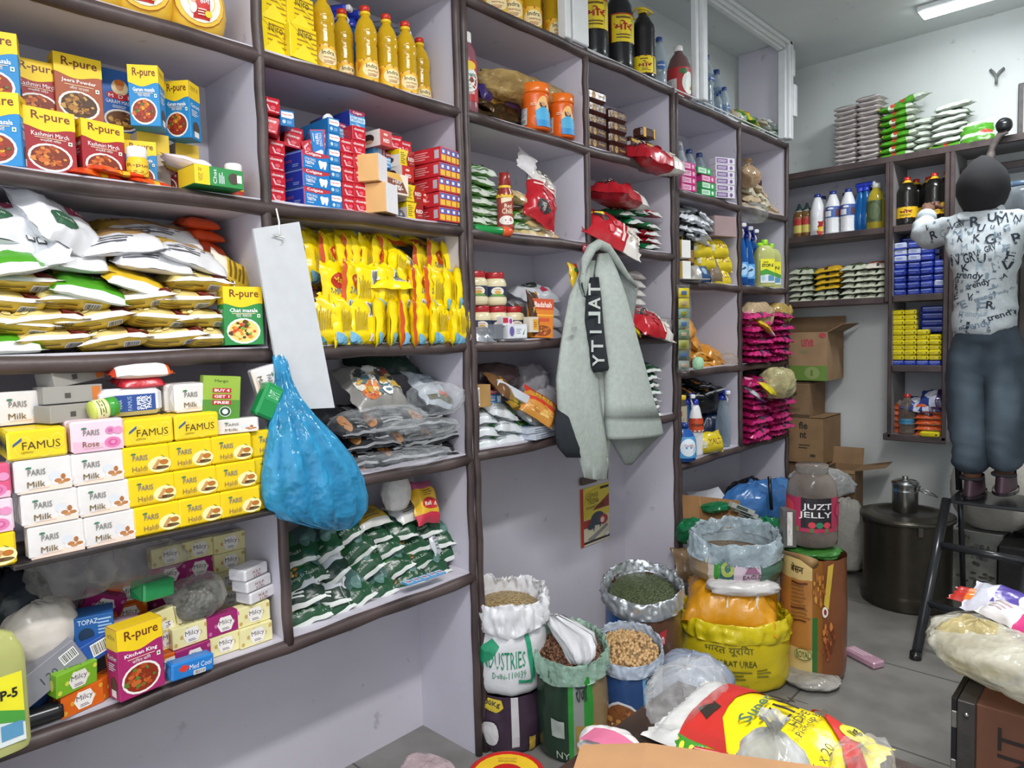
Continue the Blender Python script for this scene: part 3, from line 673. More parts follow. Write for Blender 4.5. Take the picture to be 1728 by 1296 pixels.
margo = cbox('soap_box', .082, .04, .10, '8fae3c', {'f': [('r', 0, .0, 1, .45, '4f8a2e'), ('t', 'Margo', .3, .84, .66, .92, '28401c'), ('r', .25, .62, .75, .72, 'b8242c'), ('t', 'BUY 4', .3, .64, .7, .70, 'f4f4f4', 0, .02), ('r', .25, .48, .75, .58, 'b8242c'), ('t', 'GET 1', .3, .50, .7, .56, 'f4f4f4', 0, .02), ('r', .25, .34, .75, .44, 'b8242c'), ('t', 'FREE', .3, .36, .7, .42, 'f4f4f4', 0, .02), ('e', .6, .18, .16, .12, 'e8efe8'), ('e', .6, .18, .14, .105, '1f4a34'), ('e', .6, .18, .08, .06, 'dfe9df')]})
pl(margo, 376, 708, 'green soap box with red buy four get one free marks', 'soap box', x=.06, z=z4+.035, rz=-14, ry=5)
pl(milk, 404, 728, 'white soap lying flat under the green promotion box', 'soap', x=.075, z=z4+.001, rz=-12, s=(1, 1, .52))
pl(milk, 436, 690, 'white milk soap standing on end beside the green promotion box', 'soap', x=.04, z=z4+.095, ry=76, rz=-10)
gs = cbox('soap_case', .05, .035, .085, '1f8a4a:g', {'f': [('r', .15, .5, .85, .9, '2a9a58'), ('t', 'D.PT', .25, .6, .8, .8, 'b8e0c4', 90)]}, bev=.006)
pl(gs, 446, 712, 'glossy green soap case tilted beside the blue bag', 'soap case', x=.08, z=z4+.03, ry=28)
rl = flask('tape_roll', [(.018, 0), (.02, .002), (.02, .04), (.018, .042)], 'c6d25a:g', ([(.0205, .03), (.0205, .05), (.016, .052), (0, .0525)], '3f9a3a:g'), [(.004, .028, 5.5, 'e2e4a8', [('l', .3, .2, .7, .8, 3, '60702a')])], d=.04)
pl(rl, 158, 694, 'small yellow-green roll with green end lying on the soaps', 'roll', x=.07, z=z5+.021, ry=82, rz=10)
gb = cbox('grey_carton', .11, .06, .035, '9b9892', {'f': [('r', .82, .1, .96, .9, 'c8702c'), ('r', .35, .3, .45, .6, '4a4844')], 't': [('r', .3, .3, .4, .4, '7c7a74'), ('r', .6, .5, .68, .6, '7c7a74')], 'r': [('r', 0, 0, 1, 1, 'c8702c')]})
for i, (px, py, dz, rz) in enumerate(((126, 700, .0, 14), (124, 690, .037, 6), (130, 672, .076, 20))):
    pl(gb, px, py, f'greyish white flat carton with orange end, {ORD[i]} from the bottom of its pile', 'carton', 'grey cartons on the soaps', x=.03-.02*i, z=z5+.002+dz, rz=rz, ry=-8 if i == 2 else 0)
sn = pouch('snack_packet', .135, .09, .04, bands([(.1, 'c8402c:f'), (.2, 'e8e4e2:f'), (.5, 'ecebea:f'), (.85, 'e8e8e6:f'), (1, 'd8581f:f')]), [('T', [('r', .25, .4, .6, .9, 'd8c22c'), ('l', .28, .5, .56, .8, 4, '6a6a18')])], 51)
pl(sn, 246, 650, 'white snack packet with yellow panel and red ends on top', 'snack packet', x=.035, z=z5+.085, rx=12)
sn2 = pouch('snack_packet', .10, .08, .03, solid('b82432:f'), [('T', [('t', '10', .6, .3, .8, .6, 'f0d23a', 0, .03)])], 52)
pl(sn2, 245, 662, 'red snack packet under the white one', 'snack packet', x=.03, z=z5+.062, rx=10)
# ================================================================== first bay, bottom shelf
zt = Z1['f']+HT
def milcy(k, dark):
    bits = [('e', .08+.17*i, .2+.6*((i*7) % 3)/2, .05, .1, dark) for i in range(6)]
    lab = [('p', [(.28, .5), (.38, .86), (.68, .86), (.78, .5), (.68, .14), (.38, .14)], 'f0ebe6'), ('t', 'Milcy', .34, .42, .73, .72, '3a2a3c', 0, .015), ('l', .42, .2, .64, .34, 2, '6a5a6a')]
    return cbox('boxed_soap', .086, .032, .05, k+':g', {'f': bits+lab, 't': [('t', 'Milcy', .3, .2, .7, .8, '4a3a3c')], 'l': [('e', .5, .5, .2, .25, dark)]})
cream, mag, ora, lime = milcy('e8e0a8', 'c8a85a'), milcy('9c2a6c', 'c86aa0'), milcy('d8641c', 'e0a02c'), milcy('7cb42c', 'd8dc4a')
gq = 'small boxed soaps on the bottom shelf'
def mil(pr, c, pts):
    for px, py, xx, zz, rz, rx, ry, t in pts:
        pl(pr, px, py, c+' boxed soap '+t, 'soap', gq, x=xx, z=zt+zz if zz is not None else None, rz=rz, rx=rx, ry=ry)
mil(cream, 'cream', [(434, 1086, -.02, 0, 0, 0, 0, 'at the inner end of the front row, lower'), (430, 1053, -.03, .051, 2, 0, 0, 'at the inner end of the front row, upper'), (381, 1106, -.03, 0, 0, 0, 0, 'on the shelf under a magenta one'),
    (323, 1094, -.03, .051, 4, 0, 0, 'on top of a magenta one in the front row'), (286, 1110, -.05, .051, 6, 0, 0, 'behind the dark pink masala box'), (300, 1074, -.06, .10, 4, 0, 82, 'standing on end beside the dark seed bag'), (262, 1079, -.05, .10, 6, 0, 84, 'standing on end under the green bar'),
    (388, 976, -.19, .102, 0, 0, 0, 'third up in the inner back stack'), (388, 946, -.19, .153, 0, 0, 0, 'fourth up in the inner back stack'), (388, 916, -.19, .204, 0, 0, 0, 'topmost of the inner back stack'), (388, 1000, -.19, .051, 0, 0, 0, 'second up in the inner back stack'),
    (336, 934, -.20, .204, 0, 0, 0, 'topmost of the middle back stack'), (286, 942, -.20, .204, 0, 0, 0, 'topmost of the outer back stack'), (388, 1030, -.19, 0, 0, 0, 0, 'lowest of the inner back stack')])
mil(mag, 'magenta', [(380, 1078, -.03, .051, 0, 0, 0, 'on a cream one in the front row'), (327, 1120, -.02, 0, 4, 0, 0, 'lowest in the front row beside the blue soap'), (336, 964, -.20, .153, 0, 0, 0, 'second from top of the middle back stack'), (336, 992, -.20, .102, 0, 0, 0, 'third from top of the middle back stack'),
    (286, 972, -.20, .153, 0, 0, 0, 'second from top of the outer back stack'), (286, 1000, -.20, .102, 0, 0, 0, 'third from top of the outer back stack'), (82, 985, -.12, .16, 3, 0, 0, 'near the photo edge at the back'), (166, 990, -.14, .15, -10, 14, 24, 'tilted under the hazy plastic'), (336, 1030, -.20, .051, 0, 0, 0, 'fourth from top of the middle back stack'), (286, 1030, -.20, .051, 0, 0, 0, 'fourth from top of the outer back stack')])
mil(ora, 'orange', [(92, 1020, -.10, .108, 4, 0, 0, 'under a magenta one near the photo edge'), (100, 1050, -.10, .055, 6, 0, 0, 'second in the back stack near the photo edge'), (160, 1024, -.12, .10, -14, 0, 6, 'under the tilted magenta one'), (216, 985, -.15, .152, 0, 0, 0, 'upper one behind the green bar'), (216, 1018, -.15, .101, 0, 0, 0, 'lower one behind the green bar'),
    (286, 1136, -.02, 0, 8, 0, 0, 'lowest one behind the dark pink masala box'), (138, 1192, -.0, 0, 12, 0, 0, 'at the front under the lime one'), (186, 1138, -.03, .051, -16, 0, 84, 'on end beside the lime one'), (190, 1172, -.03, 0, 30, 0, 0, 'turned aside, beside the masala box base')])
mil(lime, 'lime green', [(126, 1156, .005, .052, 16, 6, 0, 'with lemon pictures on an orange one')])
kk = spice('spice_box', .098, .05, .158, 'a82468', 'Kitchen King', 'curry', hind='किचन किंग')
pl(kk, 240, 1172, 'dark pink masala carton with a curry bowl standing at the shelf front', 'spice carton', x=.03, z=zt+.004, rz=8)
topaz = cbox('blue_carton', .075, .07, .062, '1c5a9c', {'f': [('t', 'TOPAZ', .1, .72, .6, .9, 'c8d8ea', 0, .01), ('e', .3, .35, .2, .25, '14304c'), ('l', .6, .3, .95, .9, 5, '9cc0e4')], 'l': [('e', .5, .4, .2, .25, '3a6c9c')]})
pl(topaz, 168, 1066, 'blue carton with fine print resting on the pile', 'carton', x=-.03, z=zt+.125, rz=-16)
pb = cbox('pink_carton', .08, .06, .045, 'a82c5c', {'t': [('r', .1, .1, .9, .9, 'c8a8b8')]})
pl(pb, 214, 1060, 'pink sleeved carton between the blue carton and upright soaps', 'carton', x=-.04, z=zt+.10, rz=-8, ry=4)
gsp = soapwrap('green_bar', .075, .06, .042, '2c8a52:f', [], '3c9a60')
pl(gsp, 266, 1022, 'green wrapped bar lying on the upright cream soaps', 'soap', x=-.02, z=zt+.186, rz=10, ry=4)
bs = soapwrap('blue_soap', .10, .035, .04, '2a7cc8:f', [('r', .2, .5, .32, .95, 'e03a2a'), ('r', .14, .62, .38, .82, 'e03a2a'), ('t', 'Med Cool', .4, .5, .95, .85, 'e8f0fa', 0, .02), ('bc', .5, .08, .8, .38)], '4a94d8')
pl(bs, 326, 1148, 'bright blue wrapped soap lying alone at the shelf front', 'soap', x=.03, z=zt+.002, rz=4, ry=4)
wpk2 = soapwrap('white_soap_block', .085, .055, .03, 'dfdde0:f', [('t', 'M.R.P.', .3, .55, .7, .85, '8a3040'), ('t', '117/-', .35, .15, .7, .45, '8a3040', 0, .02)], 'd0ced2')
for i, (px, py, zz) in enumerate(((441, 1030, .105), (434, 1010, .137), (428, 990, .169))):
    pl(wpk2, px, py, f'white wrapped soap block with red price print, {ORD[i]} from the bottom of three', 'soap', 'white soap blocks', x=-.03, z=zt+zz, rz=16+4*i)
def seedbag():
    u = empty('seed_bag')
    MB().grid(lambda a, b: (lambda q: Vector((.062*math.cos(6.283*a)*math.sin(math.pi*b)**.7, .05*math.sin(6.283*a)*math.sin(math.pi*b)**.7, .04*(1-math.cos(math.pi*b)))))(0), 20, 10, '54524a:n', True, True).build('seeds', u)
    p = crumple('film', .135, .11, .10, 'd8d8d2:x', 61, parent=u)
    return Pr(u, .11)
pl(seedbag(), 358, 1052, 'clear bag of dark seeds lying among the cream soaps', 'bag', x=-.02, z=zt+.10, ry=-14)
fb = crumple('flour_bag', .15, .12, .13, 'd6cfc8:f', 62, amp=.12); put(fb, L(80, 1130, -.02)+Vector((-.06, 0, .0)), 'knotted clear bag of whitish flour near the photo edge', 'bag')
gb2 = cbox('grey_box', .13, .08, .06, '8c8c96', {'f': [('bc', .7, .4, .95, .8), ('t', 'I 20', .35, .3, .6, .6, '4a4a54')]})
pl(gb2, 92, 1128, 'grey box with bar code, tilted under the flour bag', 'box', x=.0, z=zt+.075, ry=-26, rz=6)
bb2 = cbox('long_blue_box', .12, .06, .045, '2454a4', {'f': [('bc', .66, .2, .95, .85), ('l', .1, .3, .5, .7, 3, '7ca4dc')]})
pl(bb2, 140, 1112, 'long blue box with bar code sloping under the grey box', 'box', x=-.01, z=zt+.088, ry=-14, rz=8)
dk = crumple('dark_cloth', .17, .14, .26, '1c2430:f', 63); put(dk, L(38, 1120, -.14)+Vector((0, -.02, -.05)), 'dark blue crumpled plastic at the back near the photo edge', 'plastic bag')
pb3 = crumple('blue_pouch', .09, .07, .085, '2c4c84:f', 64); put(pb3, L(48, 1212, -.02)+Vector((-.03, 0, 0)), 'dark blue and white crumpled pouch behind the black tube', 'pouch')
m = MB(); m.lathe([(.0, 0), (.017, .001), (.019, .01), (.019, .10), (.015, .115), (.0, .118)], '1a1a1e:g', 16, cap=False); tb = Pr(m.build('black_tube'), .0)
put(tb, (.0, L(108, 1215, 0).y, zt+.02), 'short black plastic tube lying at the shelf front', 'tube', ry=-90, rz=-4)
for px, py, xx, sc, t in ((134, 985, -.06, 1.0, 'outer'), (232, 968, -.07, 1.15, 'inner')):
    c = crumple('clear_bag', .17*sc, .12, .14, 'b8b4b0:x', 65+px, amp=.3, knot=px > 200); put(c, L(px, py+20, xx), f'hazy empty clear plastic bag tucked under the soap plank, {t} one', 'plastic bag')
# big liquid bottle cut by the frame, at the near end
def stopcan(name='liquid_can'):
    u = empty(name); m = MB()
    m.grid(lambda a, b: (lambda p, z: Vector((.058*math.copysign(abs(math.cos(p))**.55, math.cos(p))*z[0], .034*math.copysign(abs(math.sin(p))**.55, math.sin(p))*z[0], z[1])))(6.283*a, np.array([[.94, 0], [1, .012], [1, .17], [.96, .195], [.72, .225], [.3, .238]])[min(5, round(b*5))]), 28, 5, 'd3d68a:t', True, True); m.build('body', u)
    m = MB(); m.lathe([(.017, .236), (.019, .24), (.019, .264), (.016, .267)], '9ad82c:g', 14); m.box(-.045, -.005, -.012, .012, .228, .25, '9ad82c:g', .006); m.build('cap', u)
    m = MB(); S = lambda a, b: (Vector(((a-.5)*.088, -.0352, .02+.135*b)), Vector((0, -1, 0)))
    deco(m, S, [('r', 0, 0, 1, 1, 'd8e0e0'), ('r', 0, .42, 1, 1, 'e8df2c'), ('p', [(0, .3), (0, .5), (.4, .58), (1, .42), (1, .26), (.5, .36)], '4a9a3c'), ('e', .2, .2, .14, .12, 'a8c8d8'), ('r', .55, .08, .95, .3, '5a94b8'), ('t', 'STOP-5', .1, .66, .9, .80, '1c1c1c', 0, .03), ('l', .2, .84, .6, .9, 1, '4a4a20')], .0008); m.build('label', u)
    return Pr(u, .07)
STOP = stopcan()
pl(STOP, -4, 1264, 'large bottle of pale liquid with yellow label, cut by the photo edge', 'bottle', x=.075, z=zt, rz=6, s=1.0)
# ================================================================== second bay, top: oil bottles and detergent boxes
zt = Z1['b']+HT
niro = cbox('powder_box', .082, .06, .085, 'ecd11c:g', {'f': [('r', .25+.0*i, .1+.15*i, 1, .14+.15*i, 'a87a20') for i in range(6)]+[('p', [(0, 0), (.5, .5), (1, 0)], 'f0d822'), ('p', [(0, 1), (.12, 1), (.95, .45), (.9, .4)], 'e8ca18'), ('t', 'Niro', .3, .66, .8, .9, '5a4a14', 0, .01)], 'l': [('e', .5, .6, .2, .15, 'c89a2c'), ('l', .2, .2, .8, .5, 4, 'a88420')]})
for px, py, zz, rz, ry, xx, t in ((463, 96, 0, 8, 0, -.02, 'lower one next to the divider'), (462, 50, .086, 6, 0, -.02, 'upper one next to the divider'), (513, 112, 0, 6, 0, -.0, 'lower one beside the oil bottles'), (508, 66, .086, 5, 0, -.02, 'upper one beside the oil bottles'), (494, 70, .086, 0, 0, -.12, 'at the back, outer one'), (532, 80, .086, 0, 0, -.12, 'at the back, inner one')):
    pl(niro, px, py, 'bright yellow striped powder box, '+t, 'box', 'yellow powder boxes', x=xx, z=zt+zz, rz=rz, ry=ry)
OILP = [(.024, 0), (.030, .003), (.0315, .012), (.0315, .075)]+ridged(.0315, .08, .112, 4)+[(.029, .12), (.0325, .135)]+ridged(.0325, .138, .152, 2)+[(.030, .165), (.023, .185), (.0135, .198), (.0125, .205)]
def oilbottle(k, lk, name='oil_bottle', sun='e8a41c'):
    rays = [('p', [(.5, .5), (.5+.6*math.cos(a), .5+.6*math.sin(a)), (.5+.6*math.cos(a+.12), .5+.6*math.sin(a+.12))], 'd97a18') for a in [x*.3 for x in range(21)]]
    rays = [('p', [(max(0, min(1, p[0])), max(0, min(1, p[1]))) for p in q[1]], q[2]) for q in rays]
    def ex(u):
        MB().lathe([(.0155, .204), (.0155, .212), (.0145, .213)], 'e9c51c:g', 16).build('collar', u)
    return flask(name, OILP, k, ([(.0145, .2115), (.0148, .226), (.013, .229), (0, .2295)], 'c8321e:g'), [(.012, .072, 4.6, lk, rays[:0]+[('r', .0, .92, 1, 1, 'b8441c'), ('r', 0, 0, 1, .06, 'b8441c')]+[('e', .5, .5, .2, .36, 'f3e0a8'), ('t', 'Indra', .37, .6, .6, .78, '3a3014', 0, .01), ('t', 'PREMIUM', .4, .42, .62, .5, '9c3a1c'), ('l', .4, .2, .6, .36, 3, 'a85a30')]+[('p', [(.26+.02*i, .9), (.2+.0*i, .9-.1*i), (.21, .86-.1*i)], 'd9821c') for i in range(5)]+[('p', [(.74-.02*i, .9), (.8, .9-.1*i), (.79, .86-.1*i)], 'd9821c') for i in range(5)])], 22, ex)
OIL = oilbottle('e4ba22:t', 'eebc2c')
row(OIL, [(559, 124), (632, 148), (667, 157), (699, 167)], 'golden oil bottle with red cap in the front row, {} from the yellow boxes', 'oil bottle', 'golden oil bottles on the top shelf', x=-.03, z=zt, jit=8, rz=-14)
row(OIL, [(592, 133), (722, 168)], 'golden oil bottle standing back behind the front row, {} of two', 'oil bottle', 'golden oil bottles at the back', x=-.09, z=zt, jit=14)
pl(OIL, 545, 118, 'golden oil bottle half hidden behind the outermost one', 'oil bottle', x=-.14, z=zt)
def sprayer(k, trig, lab=None, s_=1.0):
    def ex(u):
        m = MB(); m.box(-.014, .014, -.036, .022, .222, .245, trig, .006); m.box(-.01, .01, -.048, -.034, .226, .242, 'e8e8ec:g', .003); m.tube([(0, -.028, .224), (0, -.036, .205), (0, -.03, .185)], [.006, .005, .003], 'e4e4ea:g', 8); m.lathe([(.015, .2), (.017, .203), (.017, .222)], trig, 14); m.build('trigger_head', u)
    return flask('spray_bottle', [(.026, 0), (.031, .004), (.032, .06), (.031, .105), (.024, .135), (.023, .15), (.019, .175), (.013, .195), (.0125, .203)], k, None, lab or [], 20, ex, d=.07)
SPR = sprayer('1c6ab0:t', '2a3fb0:g'); SPG = sprayer('2a4a7c:t', '5c6470:g')
row(SPR, [(606, 139), (580, 132)], 'blue spray bottle standing behind the oil bottles, {} of two', 'spray bottle', 'blue spray bottles behind the oil', x=-.17, z=zt, rz=30, s=1.12)
row(SPG, [(640, 150), (668, 158), (680, 162)], 'spray bottle with grey trigger behind the oil bottles, {} of three', 'spray bottle', 'grey trigger spray bottles', x=-.18, z=zt, rz=40, s=1.1)
# ================================================================== second bay: toothpaste cartons
zt = Z1['c']+HT; tg = 'toothpaste cartons in the second bay'
closeup = cbox('toothpaste_carton', .046, .15, .0395, 'c22434:g', {'f': [('t', 'closeup', .12, .62, .88, .86, 'f0e4e6', 0, .02), ('p', [(.15, .5), (.3, .12), (.75, .12), (.6, .2), (.4, .2), (.25, .5)], 'e8b8c0'), ('e', .55, .36, .16, .12, 'd85a68'), ('r', .72, .1, .9, .16, 'e8d0d4')], 'l': [('l', .3, .2, .9, .7, 3, 'd86a74')]})
strong = cbox('toothpaste_carton', .092, .13, .0465, '1c7cc4:g', {'f': [('p', [(0, 1), (0, .82), (.12, .72), (.62, .7), (.85, .8), (1, .86), (1, 1)], 'b8283c'), ('r', 0, 0, .03, 1, 'c83a5a'), ('t', 'Colgate', .12, .76, .7, .96, 'f4f0f2', 0, .02), ('t', 'STRONG', .1, .46, .48, .62, 'f4f4f8', 0, .03), ('t', 'TEETH', .1, .26, .42, .42, 'f4f4f8', 0, .03), ('p', [(.58, .5), (.62, .6), (.75, .56), (.88, .6), (.9, .45), (.84, .12), (.78, .12), (.76, .3), (.7, .12), (.64, .14)], 'e8ecf2'), ('l', .1, .1, .4, .2, 1, 'd0e0f0')], 'l': [('t', 'Protect', .2, .4, .7, .6, 'b84a5c'), ('r', .3, .86, 1, .93, '7c90d0'), ('l', .7, .1, .9, .3, 2, '8ca0d8')], 't': [('r', 0, 0, .05, 1, 'c83a5a')]}, {'l': '25389c:g', 't': '2a3f9c:g'})
pepso = cbox('toothpaste_carton', .037, .14, .0405, '2678b8:g', {'f': [('p', [(.08, .55), (.08, .9), (.85, .9), (.95, .8), (.95, .6), (.8, .5)], 'f0f2f4'), ('t', 'Pepsodent', .14, .64, .86, .8, 'c83a3a', 0, .02), ('e', .25, .28, .12, .12, 'bcd8ec'), ('l', .45, .15, .9, .38, 3, '9cc8e8')]})
maxf = cbox('toothpaste_carton', .052, .13, .046, '4a94d0:g', {'f': [('p', [(0, 1), (0, .78), (.5, .66), (1, .78), (1, 1)], '9c2448'), ('t', 'Colgate', .2, .76, .8, .94, 'f0e8ee', 0, .02), ('p', [(0, .3), (0, .62), (1, .62), (1, .3)], 'bcdcf0'), ('t', 'MaxFresh', .08, .36, .92, .58, '24488c', 0, .02), ('dots', .5, .14, .45, .12, 12, ['d8ecf8', 'a8d0f0', '7cb8e4'])]}, {'l': '2c3c98:g'})
red = cbox('toothpaste_carton', .05, .12, .046, 'bc2a24:g', {'f': [('t', 'RED', .25, .24, .75, .46, 'f4ece8', 0, .03), ('e', .45, .72, .18, .08, 'e8c8b8')], 'l': [('r', .2, 0, 1, 1, 'e4dcd6'), ('e', .6, .5, .2, .3, '3a2c28'), ('e', .62, .3, .14, .12, 'c89a80')]})
redy = cbox('toothpaste_carton', .066, .12, .05, 'e9cd1e:g', {'f': [('p', [(.5, 0), (.44, .5), (.6, 1), (1, 1), (1, 0)], '9c2420'), ('t', 'RED', .55, .4, .95, .62, 'f2e6e0', 0, .03), ('l', .06, .15, .38, .85, 6, '8a7a18'), ('t', 'paste', .65, .2, .9, .32, 'e8c8b8')], 'l': [('r', .3, 0, 1, .7, 'e6ddd8'), ('e', .6, .4, .2, .2, '3a2c28')]})
def tp(pr, txt, pts, **k):
    for px, py, zz, xx, rz, ry, t in pts: pl(pr, px, py, txt+' '+t, 'toothpaste carton', tg, x=xx, z=zt+zz, rz=rz, ry=ry)
for i in range(4): tp(closeup, 'red toothpaste carton end-on', [(466, 346-21*i, .040*i, -.03, 4, 0, f'next to the divider, {ORD[i]} from the bottom')])
for i in range(3): tp(strong, 'large blue and red toothpaste carton', [(531, 352, .047*i, -.01, 8, 0, ('at the bottom of the stack of three', 'in the middle of the stack of three', 'on top of the stack of three')[i])])
for i in range(6): tp(pepso, 'blue and white carton end-on', [(569, 359, .041*i, -.02, 0, 0, f'in the narrow stack, {ORD[i]} from the bottom')])
for i in range(5): tp(closeup, 'red carton end-on', [(590, 363, .040*i, -.025, 2, 0, f'in the outer red stack, {ORD[i]} from the bottom')])
for i in range(6): tp(closeup, 'red carton end-on', [(610, 367, .040*i, -.02, 2, 0, f'in the inner red stack, {ORD[i]} from the bottom')])
tp(maxf, 'pale blue and red carton', [(578, 300, .205, -.06, 6, 0, 'high beside the narrow stack'), (606, 300, .242, -.04, 2, 0, 'on top of the inner red stack'), (630, 330, .185, -.05, 10, 84, 'standing on its side above the steel tube'), (651, 300, .150, -.06, 4, 0, 'right of the one on its side'), ])
tp(pepso, 'blue and white carton', [(660, 372, .105, -.05, 0, 180, 'upside down behind the tan box'), (497, 300, .20, -.03, -8, 0, 'large looking at the top of the outer pile')])
tp(strong, 'large blue carton', [(541, 300, .165, -.05, -22, 84, 'turned on its side on the pile')])
tp(closeup, 'small red carton', [(463, 300, .225, -.03, 2, 0, 'topmost next to the divider'), (478, 300, .165, -.0, -30, 12, 'turned askew near the divider'), (455, 300, .165, -.06, 10, 0, 'behind the askew one'), (506, 300, .16, -.07, -14, 8, 'lying behind the large stack'), (527, 300, .155, -.06, -20, 70, 'on end behind the large stack'), (500, 300, .185, -.1, 4, 0, 'dark in the back of the pile'), (676, 350, .205, -.04, -6, 0, 'on the yellow box'), (687, 350, .203, -.06, 4, 0, 'farthest on the yellow box')])
m_ = cbox('orange_carton', .04, .06, .03, 'b87a2c', {'f': [('r', .1, .1, .9, .9, 'a05020')]})
pl(m_, 464, 300, 'small brownish orange carton under the topmost red one', 'carton', x=-.05, z=zt+.192)
tp(red, 'red carton with a family picture side', [(652, 350, .20, -.02, 10, 0, 'on top of the pile'), (688, 350, .11, -.02, 6, 0, 'above the tan price box'), (733, 377, .085, -.06, 6, 0, 'beside the bay wall, upper'), (719, 377, .05, -.04, 4, 0, 'beside the bay wall, lower'), (744, 377, .045, -.06, 0, 0, 'against the bay wall')])
tp(redy, 'yellow and red carton', [(686, 350, .155, -.03, 8, 0, 'under the top red cartons'), (700, 376, .0, -.02, 4, 0, 'at the bottom beside the grey tube'), (698, 376, .052, -.02, 6, 0, 'second up beside the shrink packs')])
tan = cbox('tan_box', .06, .07, .075, 'e0b070', {'l': [], 'f': [('r', 0, 0, 1, 1, 'e6e6ea'), ('e', .5, .5, .02, .02, '9a9aa0')]}, {'l': 'dfae6e'})
deco_l = [('r', .2, .6, .7, .72, '8a8078'), ('r', .1, .12, .5, .22, 'c8642a')]
pl(tan, 656, 374, 'open tan and white box standing at the shelf front, lower', 'box', 'tan boxes', x=.025, z=zt, rz=24, s=(1.15, 1, 1.1))
pl(tan, 641, 368, 'open tan and white box resting on the lower one', 'box', 'tan boxes', x=.02, z=zt+.085, rz=28)
pr70 = cbox('price_box', .09, .04, .06, 'e6dccb', {'f': [('p', [(0, .2), (0, .78), (.75, .62), (.95, .1), (.05, .1)], '7c3f30'), ('p', [(0, .8), (0, 1), (.6, 1), (.75, .65)], 'e0b050'), ('t', 'MRP', .3, .5, .7, .66, 'f2ece4', -0, .03), ('t', '70/-', .4, .2, .75, .45, 'f2ece4', 0, .03)]})
pl(pr70, 672, 372, 'cream and brown sample box with large price print', 'box', x=.0, z=zt+.062, rz=6)
m = MB(); m.lathe([(.0, 0), (.02, 0), (.02, .10), (.0185, .104), (.0, .104)], '7c7e84:m', 18, cap=False); gt = Pr(m.build('steel_tube'))
put(gt, L(680, 376, .01)+Vector((-.12, 0, .022)), 'grey tube lying under the tan box', 'tube', rx=90)
capw = flask('toothpaste_tube', [(.02, 0), (.02, .08), (.018, .09)], '2c3c80:g', ([(.019, .088), (.02, .09), (.02, .104), (.0, .105)], 'eceef0:g'))
put(capw, L(640, 336, .0)+Vector((-.10, 0, .0)), 'tube with round white cap lying on the tan box', 'tube', 'white capped tubes', rx=88, rz=0)
put(capw, L(652, 338, .0)+Vector((-.10, 0, .0)), 'small tube with white cap beside the larger cap', 'tube', 'white capped tubes', rx=88, s=.7)
put(capw, L(578, 304, .0)+Vector((-.13, .0, .172)), 'tube with white round cap above the outer red stack', 'tube', 'white capped tubes', rx=88, s=.75)
shr = cbox('shrink_pack', .102, .12, .043, 'c22a34:g', {'f': [('r', 0, 0, 1, 1, 'c83a3a')]+[y for i in range(4) for y in (('r', .03+.245*i, .52, .235+.245*i, .92, '3f62b0'), ('r', .03+.245*i, .08, .235+.245*i, .46, 'e6b82c'), ('r', .08+.245*i, .6, .18+.245*i, .8, 'dfe6f2'))], 'l': [('l', .15, .2, .7, .8, 4, 'e8a0a0'), ('r', .8, .2, .95, .8, 'b8b0b8')], 't': [('r', .25*i+.01, .0, .25*i+.02, 1, '8c1c24') for i in range(4)]})
for i in range(5): pl(shr, 760, 385, f'shrink wrapped red pack of small cartons, {ORD[i]} from the bottom', 'shrink pack', 'shrink wrapped packs', x=.01+.002*i, z=zt+.0445*i, rz=6 if i < 3 else 10)
# ================================================================== second bay: yellow noodle packets
zt = Z1['d']+HT
def noodle(seed, w=.105, flip=False):
    """built lying with its height along x; stood up by turning"""
    pf = lambda u, v, s: ('c9501c:f' if (v < .07 and seed % 2) or (v > .93 and not seed % 2) else 'f3d70c:f') if s == 'T' else 'efd10c:f'
    if not flip: dc = [('e', .64, .5, .15, .3, 'b8301c'), ('t', 'Maggi', .58, .28, .70, .72, 'f4dc3a', 270, .01), ('t', '2-MINUTE', .40, .12, .50, .84, '2a4a98', 270, .02), ('p', [(.06, .04), (.3, .04), (.18, .26), (.08, .4)], '6ab4dc'), ('r', .12, .58, .28, .88, 'd8d8cc'), ('l', .12, .6, .28, .86, 5, '4a4a48')]
    else: dc = [('r', .56, .2, .86, .44, 'e4e4dc')]+[('r', .58, .22+.03*i, .84, .235+.03*i, '2a2a2c') for i in range(7)]+[('l', .3, .5, .8, .86, 7, 'a88c10'), ('p', [(.06, .96), (.32, .96), (.2, .72), (.07, .62)], '7ab8d8'), ('r', .12, .2, .26, .46, 'd8d4c8')]
    return pouch('noodle_packet', .150, w, .036, pf, [('T', dc), ('B', [('e', .5, .5, .15, .2, 'b8301c')])], seed, n=(22, 14), wr=.006, pinch=.04, crimp=.07)
NP = [noodle(71), noodle(72, .10, True), noodle(73, .108, True), noodle(74, .098), noodle(75, .102, True)]
def stand(pts, lab, grp, x0):
    for i, (px, py, rz) in enumerate(pts):
        P = L(px, py, x0); P.z += .072
        put(NP[(i*3+int(px)) % 5], P, lab.format(ORD[i]), 'noodle packet', grp, rx=90+R.uniform(-6, 4), rz=rz+R.uniform(-5, 5), sp=90+R.uniform(-5, 5))
stand([(552, 585, -10), (574, 586, 25), (606, 586, 8), (630, 586, 48), (652, 586, 55), (671, 586, 50), (690, 586, 52), (706, 585, 35), (723, 585, 55), (740, 585, 18), (757, 585, 46), (774, 584, 22)], 'yellow noodle packet standing in the bottom row, {} from the white board', 'noodle packets in the bottom row', -.02)
stand([(560, 533, 15), (585, 531, 30), (613, 531, 4), (650, 530, 15), (673, 530, 50), (688, 530, 55), (702, 530, 40), (717, 530, 46), (733, 530, 18), (750, 530, 38), (764, 529, 48), (777, 528, 22)], 'yellow noodle packet standing in the middle row, {} from the white board', 'noodle packets in the middle row', -.035)
